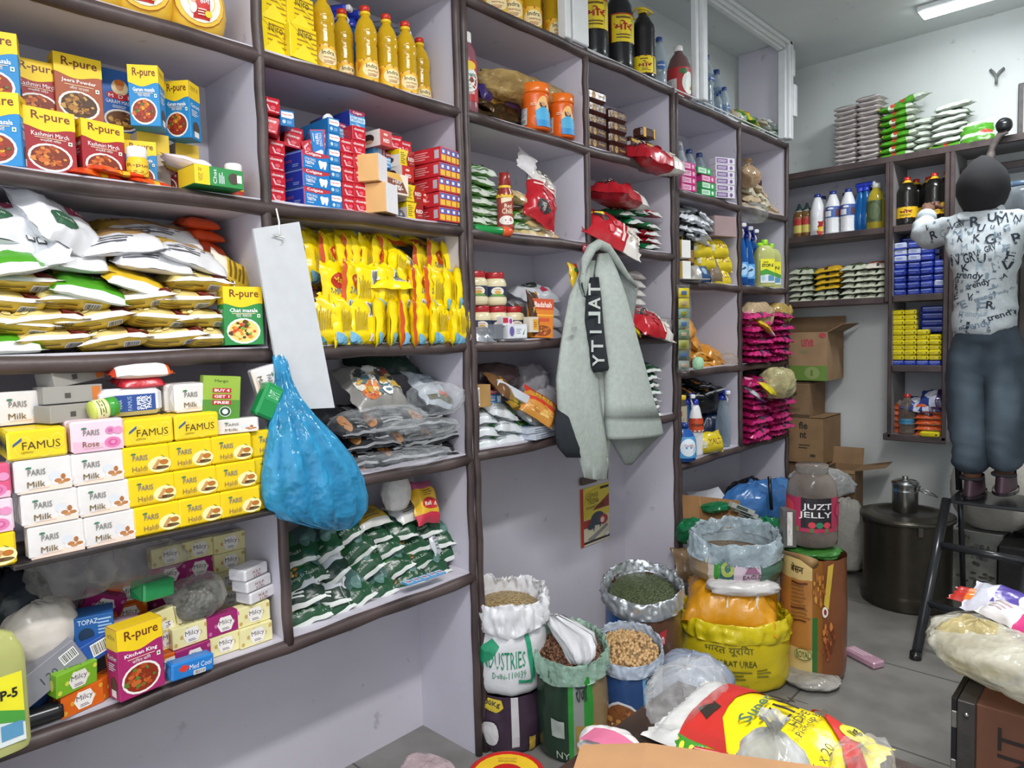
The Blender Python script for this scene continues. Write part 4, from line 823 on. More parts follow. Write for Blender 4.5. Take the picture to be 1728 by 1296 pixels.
stand([(527, 486, 30), (543, 485, 40), (557, 485, 20), (571, 484, 50), (586, 484, 35), (600, 483, 44), (614, 483, 30), (629, 482, 48), (644, 482, 35), (704, 492, 20), (728, 484, 25), (746, 484, 50), (765, 484, 20)], 'yellow noodle packet standing in the upper row, {} from the white board', 'noodle packets in the upper row', -.10)
for i, (px, py, rz, rx, ry, xx) in enumerate(((530, 402, 10, 20, 6, -.12), (574, 402, -14, 16, -6, -.13), (618, 404, 6, 18, 8, -.13), (660, 408, -8, 18, 6, -.13), (708, 414, 12, 16, 10, -.12), (528, 418, 0, 14, 4, -.10), (574, 420, 8, 14, 0, -.12), (620, 424, -10, 16, 0, -.11), (664, 428, 4, 20, 4, -.10))):
    pl(NP[(i*2+1) % 5], px, py, f'yellow noodle packet lying on top of the upright ones, {ORD[i]} placed', 'noodle packet', 'noodle packets lying on top', x=xx, rz=rz, rx=rx, ry=ry)
put(NP[1], L(668, 476, .02)+Vector((-.05, 0, -.01)), 'yellow noodle packet sticking out flat between the two upper rows', 'noodle packet', rz=-14, rx=24)
put(NP[2], L(690, 492, .0)+Vector((-.05, 0, .06)), 'yellow noodle packet tipped over to one side above the middle row', 'noodle packet', rx=70, sp=62, rz=12)
br = pouch('brown_packet', .13, .09, .03, bands([(.45, '4a2c24:f'), (.6, '2a1c1a:f'), (.75, 'b8282c:f'), (1, '5a3020:f')], 1), [], 76)
put(br, L(540, 505, .0)+Vector((-.05, 0, 0)), 'dark brown and red packet lying beside the white board', 'packet', rx=22, rz=10)
# ================================================================== second bay: dark pouches in clear film
zt = Z1['e']+HT
def dpk(seed, k='25262a:f'):
    return pouch('dark_pouch', .20, .17, .035, (lambda u, v, s: k if s == 'T' else '3a3b40:f'), [('T', [('e', .22, .3, .1, .18, 'b87a3a'), ('dots', .22, .3, .1, .17, 12, ['d8984a', '9a5a28', 'c9803a']), ('r', .5, .55, .85, .8, '8c9098'), ('l', .4, .15, .85, .4, 3, 'a8a8a8'), ('r', .05, .03, .95, .07, '9a9ca0')])], seed, wr=.008)
DP = [dpk(s_) for s_ in (81, 82, 83)]
pts = [(640, 790, 6, 14, 0), (700, 782, -8, 12, -4), (752, 772, 4, 14, -6), (620, 770, 0, 20, 8), (680, 764, 10, 14, 4), (736, 756, -10, 16, -4), (640, 740, -6, 16, 2), (700, 738, 8, 18, 0), (755, 730, 0, 14, -8), (610, 722, 12, 16, 8), (668, 712, -6, 16, 0), (734, 706, 6, 14, 4)]
for i, (px, py, rz, rx, ry) in enumerate(pts):
    pl(DP[i % 3], px, py, f'black film packed pouch in the dark heap, {ORD[i]} counting up from the shelf', 'pouch', 'black pouches in the dark heap', x=-.03, rz=rz, rx=rx+14, ry=ry)
pic = pouch('picture_pouch', .20, .18, .06, solid('8c8a86:f'), [('T', [('e', .28, .5, .2, .3, 'd8d4c4'), ('e', .28, .3, .16, .2, 'c46a3a'), ('dots', .3, .3, .15, .2, 16, ['d8842c', 'b84a28', 'e0c890']), ('e', .7, .7, .16, .2, '8c3a34'), ('e', .8, .45, .14, .18, 'b8b078'), ('e', .55, .75, .14, .14, 'dfe2dc'), ('dots', .5, .5, .4, .4, 26, ['e4e4e0', '5a7a84', 'c8a040', '3c4044'])])], 84, wr=.008)
pl(pic, 652, 665, 'clear wrapped pouch printed with colourful dishes at the top of the dark heap', 'pouch', x=-.02, rx=42, rz=6)
pc2 = pouch('pale_pouch', .15, .16, .05, solid('b4bcc4:f'), [('T', [('l', .2, .5, .8, .9, 4, '7c8894'), ('e', .6, .25, .12, .1, 'c85a3a'), ('r', .1, .08, .9, .2, '5a5a3a')])], 85, wr=.008)
pl(pc2, 744, 668, 'pale silvery pouch leaning at the right end of the dark heap', 'pouch', x=-.03, rx=40, ry=18)
for i, (px, py, sw, sh) in enumerate(((650, 716, .30, .07), (712, 730, .30, .06), (690, 776, .32, .05), (745, 690, .18, .10))):
    c = crumple('clear_film', sw, .16, sh, 'dfe4e8:x', 90+i, amp=.25); put(c, L(px, py, .0)+Vector((-.03, 0, -.02)), f'crinkled clear film wrapped round the black pouches, {ORD[i]} sheet from the outer end', 'plastic film', 'clear film over the black pouches')
gsh = pouch('green_pouch', .26, .14, .05, solid('1f3a2c:f'), [], 95, wr=.01); pl(gsh, 660, 622, 'dark green bag at the back under the noodle shelf', 'bag', x=-.18, rx=30)
# ================================================================== second bay bottom: green cumin packets
zt = Z1['f']+HT
def gpk(seed, pale=False):
    def pf(u, v, s):
        if v < .06: return 'd6dad6:f'
        if s == 'T': return ('c4c8ce:f' if .38 < v < .86 and .1 < u else '23382e:f') if pale else ('1f4a30:f' if v < .45 else ('2f7a3a:f' if u < .6 else '4a6a66:f'))
        return '1c2c26:f'
    return pouch('cumin_packet', .165, .135, .034, pf, [('T', ([('t', 'jumzya', .3, .5, .7, .7, '2a3a3a', 180, .01), ('l', .3, .16, .8, .34, 2, 'dfe6df')] if pale else [('dots', .3, .44, .2, .16, 16, ['b8803c', 'd8a860', '8c5a28', 'c89450']), ('t', 'Jumzya Ke Zaaike', .22, .2, .72, .3, 'b8c4b8'), ('e', .82, .46, .09, .16, '567a74')]))], seed, wr=.006)
GP = [gpk(101), gpk(102), gpk(103), gpk(104, True)]
gpts = [(520, 1040, 0, 0, -14), (560, 1036, 10, 0, -30), (600, 1016, 0, 0, -38), (512, 1010, 0, 3, -20), (556, 1008, 0, 3, -6), (640, 1005, 0, 0, -34), (690, 984, 0, 0, -26), (732, 968, 0, 0, -20), (520, 975, 0, 0, -10), (566, 972, 0, 3, -52), (616, 966, 0, 0, -40), (668, 962, 0, 0, -28), (712, 946, 0, 0, -10), (752, 938, 0, 0, -16), (512, 938, 0, 0, -24), (556, 930, 0, 1, -44), (604, 936, 0, 0, -46), (650, 930, 0, 0, -30), (700, 922, 0, 0, -8), (742, 912, 0, 0, -12), (580, 908, 0, 0, -40), (628, 908, 0, 0, -18), (676, 898, 0, 0, -12), (720, 896, 0, 0, -22)]
for i, (px, py, rz, v, a) in enumerate(gpts):
    pl(GP[v if v == 3 else i % 3], px, py, f'dark green cumin packet in the sloping heap, '+(ORD[i] if i < 20 else ('topmost', 'second of the top four', 'third of the top four', 'last of the top four')[i-20])+' counted upward', 'cumin packet', 'dark green cumin packets', x=-.02-.004*i, rz=rz+R.uniform(-22, 18), rx=38, ry=a*1.1)
for px, py, k, t in ((636, 882, 'b8962a', 'yellow'), (700, 872, 'c8cacc', 'pale')):
    q = pouch('flat_packet', .13, .10, .03, bands([(.2, 'd8d8d4:f'), (1, k+':f')], 1), [('T', [('l', .2, .3, .8, .7, 4, '5a5a50')])], px); pl(q, px, py, t+' packet lying at the back on top of the green packets', 'packet', x=-.10, rx=26, rz=8)
wcl = crumple('white_cloth', .09, .08, .12, 'd6d4d2:c', 107); put(wcl, L(676, 862, -.10)+Vector((-.02, 0, 0)), 'crumpled white cloth at the back of the green packet shelf', 'cloth')
ypk = pouch('yellow_pink_pouch', .10, .15, .05, bands([(.22, 'c8344a:f'), (.8, 'dfb02c:f'), (1, 'c05a80:f')], 1), [('T', [('e', .5, .42, .34, .13, 'c02a2a'), ('t', 'Refined', .25, .37, .75, .46, 'f4e8d8', 0, .02), ('l', .3, .6, .7, .75, 3, '8a6a20')])], 108, wr=.006)
pl(ypk, 734, 856, 'yellow and pink pouch leaning against the bay wall above the green packets', 'pouch', x=-.05, rx=64, ry=14, rz=-10)
pap = pouch('white_leaflet_pouch', .09, .16, .02, solid('c2c6cc:f'), [('T', [('l', .15, .1, .85, .8, 9, '7a8088')])], 109); pl(pap, 755, 908, 'pale printed pouch standing behind the green packets by the bay wall', 'pouch', x=-.06, rx=60, ry=20)
strip = cbox('sachet_strip', .15, .035, .005, '4a94c8:g', {'t': [('r', .02+.2*i, .1, .18+.2*i, .9, 'b8d0e8') for i in range(5)]+[('t', 'Vim', .05+.2*i, .3, .15+.2*i, .7, 'c8283c', 0, .02) for i in range(5)]})
put(strip, L(716, 976, -.0)+Vector((.0, 0, .0)), 'blue sachet strip lying on the shelf front before the green packets', 'sachet', rz=-2)
# ================================================================== hanging things in front of the first divider
u = empty('white_board', L(470, 380, .03)); o0 = u.location
c = [L(427, 386, .035), L(505, 374, .035), L(565, 688, .05), L(480, 692, .05)]
m = MB()
vsb = [p-o0 for p in c]+[p-o0+Vector((-.008, 0, 0)) for p in c]
m.add(vsb, [[0, 1, 2, 3], [7, 6, 5, 4], [0, 4, 5, 1], [1, 5, 6, 2], [2, 6, 7, 3], [3, 7, 4, 0]], 'c3c6ca:p'); m.build('board', u)
a, b = L(472, 396, .04)-o0, L(466, 352, .022)-o0
m = MB(); m.tube([a, (a+b)/2+Vector((.0, .003, 0)), b], .0022, 'e8e8e4:p', 6); m.tube([a, a+Vector((.004, -.02, -.002)), a+Vector((.004, .01, -.008)), a+Vector((.004, .004, -.02))], .002, 'e8e8e4:p', 6); m.build('string', u)
tag(u, 'blank white board hanging by a string over the noodle shelf edge', 'board')
u = empty('blue_plastic_bag', L(480, 600, .04)); o0 = u.location
BL = '3a9ccc:h'
ploft('bag', [(594, 462, 474, None, .03, .02), (610, 461, 484, None, .04, .03), (640, 464, 490, None, .05, .04), (670, 463, 505, None, .06, .06), (700, 458, 528, None, .07, .09), (735, 453, 562, None, .08, .12), (770, 447, 590, None, .085, .14), (805, 443, 607, None, .09, .155), (835, 443, 614, None, .09, .16), (858, 450, 614, None, .09, .15), (876, 472, 604, None, .085, .12), (889, 520, 588, None, .08, .08), (894, 545, 572, None, .08, .03)], BL, folds=13, amp=.16, n=72, parent=u, origin=o0, seed=2)
ploft('handle', [(594, 462, 476, None, .035, .014), (604, 460, 472, None, .04, .016), (622, 463, 486, None, .055, .02), (640, 466, 482, None, .06, .016), (650, 470, 478, None, .055, .008)], BL, folds=3, amp=.1, n=16, parent=u, origin=o0)
for a in ([(500, 800), (560, 770), (590, 850)], [(470, 850), (540, 800), (520, 880)], [(450, 760), (480, 740), (478, 830)]):
    m = MB(); P = [L(x, y, .075)-o0 for x, y in a]; m.add([P[0], P[1], P[2], (P[0]+P[1]+P[2])/3+Vector((.012, 0, 0))], [[0, 1, 3], [1, 2, 3], [2, 0, 3]], '1f86b8:f'); m.build('packet_inside', u)
gi = MB(); gi.grid(lambda a, b: L(447+20*a-4*b, 720+130*b, .05+.01*math.sin(6*b))-o0, 3, 6, '5aa078:f'); gi.build('green_packet_inside', u)
tag(u, 'translucent blue plastic bag full of packets, hanging from the divider by its knot', 'plastic bag')
# ================================================================== jacket hung from the middle divider
u = empty('jacket', L(1010, 412, .04)); o0 = u.location
CL = 'a9b1ab:c'; DKC = '23282e:c'; IN = '8a918e:c'
kw = dict(parent=u, origin=o0, n=36)
ploft('left_panel', [(440, 985, 1006, None, .055, .03), (470, 975, 1000, None, .06, .04), (500, 962, 1004, None, .065, .05), (540, 954, 1000, None, .07, .06), (590, 946, 1000, None, .075, .07), (640, 940, 1007, None, .08, .075), (690, 943, 1014, None, .085, .075), (735, 958, 1022, None, .085, .07), (775, 978, 1026, None, .08, .06), (783, 980, 1027, None, .08, .05), (806, 986, 1024, 808, .08, .04), (810, 1003, 1024, 810, .08, .02)], CL, folds=4, amp=.12, seed=1, **kw)
ploft('dark_lining', [(683, 942, 950, None, .075, .03), (705, 939, 960, None, .08, .05), (730, 937, 975, None, .08, .05), (755, 942, 990, None, .075, .05), (772, 956, 1000, None, .075, .03)], DKC, folds=2, amp=.05, **kw)
st = ploft('printed_stripe', [(468, 998, 1008, None, .09, .03), (500, 990, 1013, None, .10, .035), (540, 988, 1016, None, .11, .04), (580, 993, 1020, None, .115, .04), (620, 996, 1026, None, .115, .04), (629, 998, 1027, 624, .11, .03)], DKC, folds=0, **kw)
ploft('zip_panel', [(628, 1002, 1026, None, .08, .03), (680, 1008, 1030, None, .085, .03), (730, 1018, 1030, None, .085, .03), (770, 1022, 1028, None, .08, .02)], 'b4b9b4:c', **kw)
ploft('sleeve', [(428, 1010, 1026, None, .07, .04), (460, 1006, 1040, None, .085, .06), (500, 1012, 1052, None, .10, .08), (560, 1018, 1066, None, .11, .10), (620, 1024, 1082, None, .115, .11), (680, 1025, 1098, None, .12, .12), (704, 1025, 1106, 702, .12, .125)], 'aeb6b0:c', folds=3, amp=.06, seed=4, **kw)
ploft('cuff', [(704, 1024, 1107, 702, .12, .13), (712, 1025, 1109, 710, .12, .132), (735, 1027, 1113, 728, .12, .13), (741, 1028, 1112, 732, .12, .128)], 'a6aea8:c', folds=0, **kw)
ploft('cuff_opening', [(741, 1034, 1108, 733, .118, .11), (760, 1042, 1090, 752, .112, .08), (780, 1052, 1073, 774, .10, .04), (785, 1056, 1066, 783, .10, .02)], IN, folds=2, amp=.1, **kw)
ploft('back_panel', [(440, 1030, 1044, None, .04, .03), (470, 1038, 1060, 464, .045, .04), (490, 1042, 1076, 482, .05, .04), (506, 1048, 1072, 508, .05, .04), (545, 1055, 1066, None, .05, .03), (590, 1058, 1064, None, .05, .02)], IN, folds=2, amp=.08, **kw)
m = MB(); m.tube([L(*q, .085)-o0 for q in ((984, 500), (982, 470), (988, 440), (998, 420), (1010, 412), (1024, 418), (1040, 440), (1058, 466), (1074, 484))], [.008, .014, .018, .019, .019, .018, .016, .012, .006], CL, 12); m.build('collar', u)
m = MB(); m.tube([L(*q, .09)-o0 for q in ((984, 462), (982, 480), (986, 500), (992, 508))], .004, '1f2428:p', 6); m.build('collar_binding', u)
m = MB()
for i, ch in enumerate('TALITY'):
    t0 = 478+24*i; cx = np.interp(t0+10, [468, 500, 540, 580, 620], [1003, 1003, 1003, 1007.5, 1011])
    vs_, fs_ = text2d(ch, .02)
    if ch == 'I': vs_ = vs_*np.array([.22, 1])+np.array([.39, 0])
    m.add([L(cx+10-20*b+.1*(t0-478)*.0, t0+20*a, .137)-o0 for a, b in vs_], fs_, 'c9cfca:p')
m.build('lettering', u)
m = MB(); m.tube([L(*q, .125)-o0 for q in ((1024, 770), (1026, 790), (1025, 808))], .002, '8a8c8c:b', 6); m.build('zip', u)
m = MB(); m.add([L(*q, .124)-o0 for q in ((964, 552), (974, 551), (974, 556), (969, 563), (964, 558))], [[0, 1, 2, 3, 4]], '98a09b:c'); m.build('badge', u)
tag(u, 'pale sage grey jacket with dark lettered stripe hanging from the shelving', 'jacket')
# ================================================================== third bay (behind and beside the jacket)
zt = Z2['a']+HT
row(OIL, [(845, 18), (872, 36), (905, 54), (946, 71)], 'golden oil bottle on the topmost shelf, {} from the near end', 'oil bottle', 'oil bottles on the topmost shelf', x=-.06, z=zt, s=1.35, jit=10, rz=-30)
row(OIL, [(888, 45), (925, 62)], 'golden oil bottle standing behind the topmost shelf row, {} of two', 'oil bottle', 'oil bottles at the back of the topmost shelf', x=-.15, z=zt, s=1.3)
zt = Z2['b']+HT
ket = flask('sauce_bottle', [(.028, 0), (.033, .004), (.034, .02), (.033, .1), (.0335, .17), (.03, .20), (.018, .222), (.016, .228)], '8a5460:g', ([(.0165, .227), (.0175, .23), (.0175, .258), (.015, .262), (0, .263)], 'eceae8:g'),
    [(.035, .165, 3.6, 'b0222a', [('e', .5, .52, .3, .3, 'dfe8e4'), ('e', .5, .86, .22, .12, 'e4c22c'), ('t', 'Tomato', .28, .6, .72, .7, '2a5a3a', 0, .02), ('t', 'Sauce', .36, .48, .66, .57, '2a5a3a', 0, .02), ('t', 'Wow', .36, .16, .66, .28, 'f0f0e8', 0, .03), ('dots', .5, .36, .14, .07, 10, ['5a8a3a', 'c8902c'])])], d=.066)
pl(ket, 800, 195, 'tall sauce bottle with red label and white cap beside the divider', 'sauce bottle', x=-.015, z=zt, rz=-34)
gold = [pouch('gold_pouch', .15, .12, .035, bands([(.3, '4a3a22:m'), (.55, 'a8823c:m'), (1, '3a2c1c:m')], 1), [], s_, wr=.01) for s_ in (121, 122)]
for i, (px, py, rx, ry, xx) in enumerate(((820, 196, 10, 0, -.03), (856, 202, 16, -8, -.02), (838, 184, 26, 10, -.06), (862, 182, 40, 0, -.06), (826, 172, 34, 8, -.07), (880, 206, 12, 6, -.06), (848, 164, 50, 0, -.10))):
    pl(gold[i % 2], px, py, f'dark gold foil pouch in the heap beside the sauce bottle, {ORD[i]} placed', 'pouch', 'gold foil pouches', x=xx, rx=rx, ry=ry)
pur = pouch('purple_pouch', .12, .14, .04, solid('3a2c6c:f'), [], 123, wr=.008); pl(pur, 832, 148, 'shiny purple pouch on top of the gold heap', 'pouch', x=-.08, rx=60, ry=24)
pur2 = pouch('purple_pouch', .09, .10, .03, solid('3c2440:f'), [], 124); pl(pur2, 878, 182, 'dark purple pouch squeezed behind the orange jars', 'pouch', x=-.06, rx=70)
yb_ = crumple('yellow_plastic_bag', .50, .15, .11, 'd8b878:i', 125, amp=.3); put(yb_, L(898, 160, -.09)+Vector((-.02, 0, -.055)), 'translucent yellow plastic bag draped over the heap and orange jars', 'plastic bag')
def gluco():
    u = empty('energy_drink_jar'); pr = [(.034, 0), (.038, .004), (.036, .05), (.033, .09), (.036, .112), (.036, .122)]
    MB().lathe(pr, 'e2641c:g', 26).build('body', u)
    m = MB(); m.lathe([(.037, .122)]+[(.0375, .124), (.0375, .15), (.035, .153), (0, .154)], 'e8721c:g', 36, fn=lambda p, a: (p[0]*(1+.012*math.cos(18*a)), p[1]*(1+.012*math.cos(18*a)), p[2])); m.build('cap', u)
    m = MB(); S = cyl(pr, 3.4, .004, .112, .001); deco(m, S, [('r', .02, .12, .26, .62, 'cfd4d8'), ('bc', .05, .14, .24, .3), ('l', .05, .35, .24, .6, 5, '8a8a8a'), ('e', .62, .5, .16, .46, 'f0c070'), ('e', .62, .72, .09, .16, '4a2c1c'), ('e', .62, .74, .055, .1, 'c8957a'), ('p', [(.46, .08), (.44, .5), (.56, .62), (.7, .62), (.8, .5), (.78, .08)], '4aa8d4'), ('r', .46, .04, .78, .24, '2a8cc8'), ('l', .34, .66, .5, .76, 2, 'f0d0b0')], .0006); m.build('label', u)
    return Pr(u, .075)
GL = gluco()
pl(GL, 915, 226, 'orange jar with ribbed cap and figure picture, nearer the sauce bottle', 'jar', 'orange ribbed jars', x=.0, z=zt, s=(1.4, 1.4, 1.08), rz=-38)
pl(GL, 958, 240, 'orange jar with ribbed cap beside the white divider', 'jar', 'orange ribbed jars', x=.0, z=zt, s=(1.32, 1.32, 1.05), rz=-40)
# rice and cereal packets
zt = Z2['c']+HT
def gw(seed): return pouch('green_white_packet', .13, .17, .038, lambda u, v, s: ('d4dcd0:f' if v < .25 else ('4a9a34:f' if u < .55 else 'c8d4c4:f')) if s == 'T' else '6aa44c:f', [('T', [('r', .62, .3, .75, .42, '24302a'), ('e', .3, .5, .14, .2, 'b84a2c'), ('l', .1, .04, .7, .2, 2, '5a8a50')])], seed, wr=.006)
GW = [gw(131), gw(132), gw(133)]
k = 0
for r_, (py, xs) in enumerate(((392, (812, 850)), (374, (806, 842, 898)), (354, (808, 842, 896)), (336, (812, 848)), (314, (810, 850)), (293, (818,)), (276, (822,)))):
    for px in xs:
        pl(GW[k % 3], px, py, f'green and white packet in the stack by the sauce bottle, layer {r_+1}'.replace('layer 1', 'lowest layer').replace('layer 7', 'topmost layer')+(' outer' if px == xs[0] else ' inner' if px == xs[-1] else ' middle'), 'packet', 'green and white packets', x=-.02-.008*r_, z=zt+.034*r_ if r_ < 5 else zt+.034*r_+.006, rx=16, ry=R.uniform(-4, 4)); k += 1
ric = [pouch('rice_bag', .13, .15, .045, bands([(.4, 'd0b884:f'), (.7, 'dccba8:f'), (1, 'cbb07a:f')]), [('T', [('e', .4, .2, .2, .1, 'e4dcc8')])], s_, wr=.006) for s_ in (134, 135)]
for i, (px, py, zz, ry) in enumerate(((900, 402, 0, 4), (930, 406, .0, 2), (914, 386, .036, 4), (890, 348, .12, 10), (912, 368, .07, 6))):
    pl(ric[i % 2], px, py, f'clear packet of pale rice grains beside the dark red bottle, {ORD[i]} placed', 'rice packet', 'clear rice packets', x=-.02, z=zt+zz, rx=14, ry=ry)
chil = flask('chilli_sauce_bottle', [(.024, 0), (.028, .004), (.027, .03), (.025, .07), (.028, .11), (.027, .125), (.020, .142), (.0195, .15)], '8a3028:g', ([(.019, .149), (.021, .152), (.0195, .19), (.017, .193), (0, .1935)], '8a2420:g'),
    [(.012, .12, 3.3, '9a3a30', [('r', 0, .9, 1, 1, 'e0b82c'), ('p', [(.3, .72), (.7, .8), (.72, .9), (.3, .88)], 'e8d8b8'), ('t', 'Red', .42, .58, .7, .7, 'f0e0c0', 0, .01), ('t', 'Chilli', .32, .4, .74, .56, 'f0e0c0', 0, .01), ('e', .5, .2, .3, .14, 'e4dcd4'), ('dots', .55, .2, .16, .1, 8, ['8a4a8a', 'c8442c'])]), (.142, .15, 3.6, 'e4bc2c', [])])
pl(chil, 862, 396, 'dark red chilli sauce bottle with tapered cap at the shelf front', 'sauce bottle', x=.01, z=zt, s=1.02, rz=-34)
gtb = flask('green_tube', [(.012, 0), (.014, .004), (.014, .11), (.012, .115)], '1f8a44:g', ([(.013, .114), (.016, .118), (.016, .15), (.014, .152), (0, .1525)], 'd8562c:g'))
put(gtb, L(800, 388, .005)+Vector((.0, 0, .004)), 'green tube with orange cap lying at the shelf front', 'tube', rx=0, ry=90, rz=-6)
def redbag(name, w, d, h, seed, txt='ORGANIC'):
    return pouch(name, w, d, h, lambda u, v, s: 'b8202c:f' if (s == 'T' and (u < .62)) else ('d9d3cd:f' if u > .66 else 'a81c28:f'), [('T', [('e', .22, .6, .14, .2, '2a2426'), ('t', txt, .12, .55, .32, .66, 'e8e0d8', 0, .02), ('e', .45, .45, .05, .08, 'd8505c'), ('e', .52, .6, .05, .08, 'd8505c'), ('e', .4, .25, .05, .08, 'd8505c'), ('r', .60, .1, .64, .9, 'e8c8c0'), ('dots', .82, .5, .14, .36, 14, ['e8e0d4', 'cfc4b4'])])], seed, wr=.008)
RB = redbag('rice_bag', .22, .16, .06, 141)
put(RB, L(905, 340, -.06), 'red rice bag leaning upright against the bay wall', 'rice bag', rx=74, sp=66, rz=2)
wpp = pouch('white_sleeve', .09, .10, .012, solid('d4d0d2:f'), [], 142); put(wpp, L(888, 276, -.06), 'empty white film sleeve on top of the leaning red bag', 'film sleeve', rx=70, sp=-30)
# jars of mayonnaise
zt = Z2['d']+HT
mayo = flask('mayonnaise_jar', [(.034, 0), (.041, .006), (.043, .02), (.0405, .03), (.0405, .066), (.043, .074), (.038, .09), (.032, .095)], 'e4d9b4:g', ([(.033, .094), (.035, .096), (.035, .113), (.033, .116), (0, .1165)], 'b02a30:g'),
    [(.031, .066, 3.6, '2c3454', [('e', .5, .5, .16, .42, 'e8e4d4'), ('e', .5, .4, .08, .16, 'd8a038'), ('t', 'VEEBA', .42, .62, .58, .76, 'a8342c'), ('p', [(.3, .02), (.38, .24), (.62, .24), (.7, .02)], '6a9a4a'), ('l', .04, .2, .26, .8, 4, '98a0b8')])], 26)
row(mayo, [(800, 578), (823, 577), (852, 576), (880, 575)], 'cream jar with red lid and blue label on the shelf, {} from the divider', 'jar', 'mayonnaise jars in the lower row', x=-.06, z=zt, rz=-30)
row(mayo, [(792, 516), (816, 513), (848, 512)], 'cream jar with red lid standing on the lower jars, {} from the divider', 'jar', 'mayonnaise jars in the upper row', x=-.06, z=zt+.118, rz=-30)
silv = pouch('silver_packet', .11, .09, .03, solid('b8bcc4:m'), [], 151, wr=.008); pl(silv, 826, 570, 'crumpled silver packet lying before the jars', 'packet', x=.02, rx=40)
gbx = cbox('grey_box', .045, .03, .05, '70747c:g'); pl(gbx, 842, 576, 'small grey box before the jars', 'box', x=.02, z=zt, rz=8)
wbx = cbox('soap_box', .10, .03, .05, 'cfd2d8', {'f': [('e', .2, .5, .12, .34, '6a5a9c'), ('r', .35, .1, .98, .9, 'dfe2e8'), ('p', [(.75, .3), (.9, .7), (.8, .2)], '3a8a4a'), ('l', .42, .3, .7, .7, 3, '8a90a0')]}); pl(wbx, 874, 574, 'white soap box with purple oval before the jars', 'soap box', x=.02, z=zt, rz=2)
sbx = cbox('red_white_box', .05, .03, .03, 'd8d4d8', {'f': [('r', 0, .3, .5, .9, 'b8283c'), ('e', .75, .5, .15, .3, '9c3a8a')]}); pl(sbx, 858, 560, 'small red and white box on the silver packet', 'box', x=.01, z=zt+.045)
ybx = cbox('yellow_white_box', .05, .03, .055, 'd8d0c0', {'f': [('r', .4, .15, .95, .85, 'e0a82c'), ('l', .45, .3, .9, .7, 3, 'b0503c')]}); pl(ybx, 902, 572, 'small box with yellow panel between jars and the orange carton', 'box', x=.01, z=zt+.02)
brp = pouch('brown_pouch', .10, .17, .03, bands([(.55, '4a2e1e:f'), (.72, '5c3a20:f'), (1, 'dfa820:f')]), [('T', [('t', 'Poha', .1, .5, .5, .62, 'd8a84a', 0, .01)])], 152); put(brp, L(898, 530, -.03), 'dark brown pouch with a yellow edge standing behind the small box', 'pouch', rx=82, rz=14, ry=6)
brq = pouch('brown_pouch', .09, .15, .03, solid('5a4a38:f'), [], 153); put(brq, L(878, 545, -.09), 'brown pouch standing at the back behind the jars', 'pouch', rx=80, rz=20)
bad = cbox('orange_carton', .085, .045, .14, 'd87c22', {'f': [('r', 0, .72, 1, 1, 'c4502c'), ('t', 'Badshah', .1, .78, .9, .92, 'f4e4dc', 0, .02), ('r', 0, .55, 1, .6, 'e8a838'), ('r', .2, .42, .8, .5, 'c8502c'), ('e', .5, .18, .4, .14, '8a4a1c'), ('dots', .5, .18, .38, .13, 20, FOOD['red'])], 'r': [('l', .2, .1, .8, .9, 14, 'b86a18')]}, {'r': 'e6a02a', 'l': 'e6a02a', 't': 'c4502c'})
pl(bad, 918, 570, 'orange masala carton with red head standing askew', 'spice carton', x=.01, z=zt, rz=-24, ry=3)
wpj = pouch('white_cereal_bag', .19, .15, .06, solid('cdd0d6:f'), [('T', [('e', .4, .62, .2, .16, '34443c'), ('t', 'Patan', .3, .58, .5, .66, 'e0e4e0', 0, .02), ('e', .6, .3, .1, .08, 'b8304a')])], 154, wr=.008)
for i, (px, py, xx) in enumerate(((928, 572, -.10), (926, 548, -.10), (922, 522, -.10), (922, 498, -.09))):
    pl(wpj, px, py, f'silvery white cereal bag stacked behind the jacket, {ORD[i]} from the bottom', 'cereal bag', 'white cereal bags', x=xx, rx=22, ry=2*(-1)**i, z=zt+.048*i)
clr = pouch('colour_packet', .06, .10, .02, bands([(.5, 'd8b82c:f'), (1, 'b8342c:f')]), [('T', [('e', .5, .7, .2, .1, '2a7a44')])], 155); put(clr, L(966, 466, .02), 'small yellow and red packet hanging beside the jacket collar', 'packet', rx=80, rz=8)
rdp = pouch('red_sachet', .05, .07, .015, solid('8c2034:f'), [('T', [('l', .2, .4, .8, .6, 2, 'd8a8b0')])], 156); put(rdp, L(988, 428, .03), 'dark red sachet at the shelf edge beside the jacket collar', 'sachet', rx=84)
# beans, chips and bags on the lower shelf
zt = Z2['e']+HT
def bean(seed): return pouch('bean_pouch', .17, .14, .042, lambda u, v, s: ('cdd2d6:f' if v < .5 else ('e0b648:f' if u < .55 else '3f9a44:f')) if s == 'T' else 'b8bec2:f', [('T', [('dots', .25, .72, .16, .18, 10, ['e4bc54', 'c8942c', 'f0d080']), ('l', .1, .12, .7, .36, 3, 'a0a8ac'), ('r', .75, .2, .9, .4, '2f8a3c')])], seed, wr=.007)
BN = [bean(161), bean(162), bean(163)]
for i, (px, py, zz, rx, ry, t) in enumerate(((820, 762, 0, 18, 2, 'lowest by the divider'), (866, 752, 0, 18, -6, 'lowest, second from the divider'), (906, 744, 0, 20, -10, 'lowest, third from the divider'), (818, 734, .043, 18, 4, 'second layer by the divider'), (868, 728, .045, 20, 10, 'second layer in the middle'), (908, 716, .06, 30, 26, 'sloping down the heap'), (816, 706, .086, 18, 2, 'third layer by the divider'), (856, 694, .1, 24, 16, 'topmost of the heap'))):
    pl(BN[i % 3], px, py, 'white, yellow and green bean pouch, '+t, 'bean pouch', 'white and green bean pouches', x=-.01, z=zt+zz, rx=rx, ry=ry)
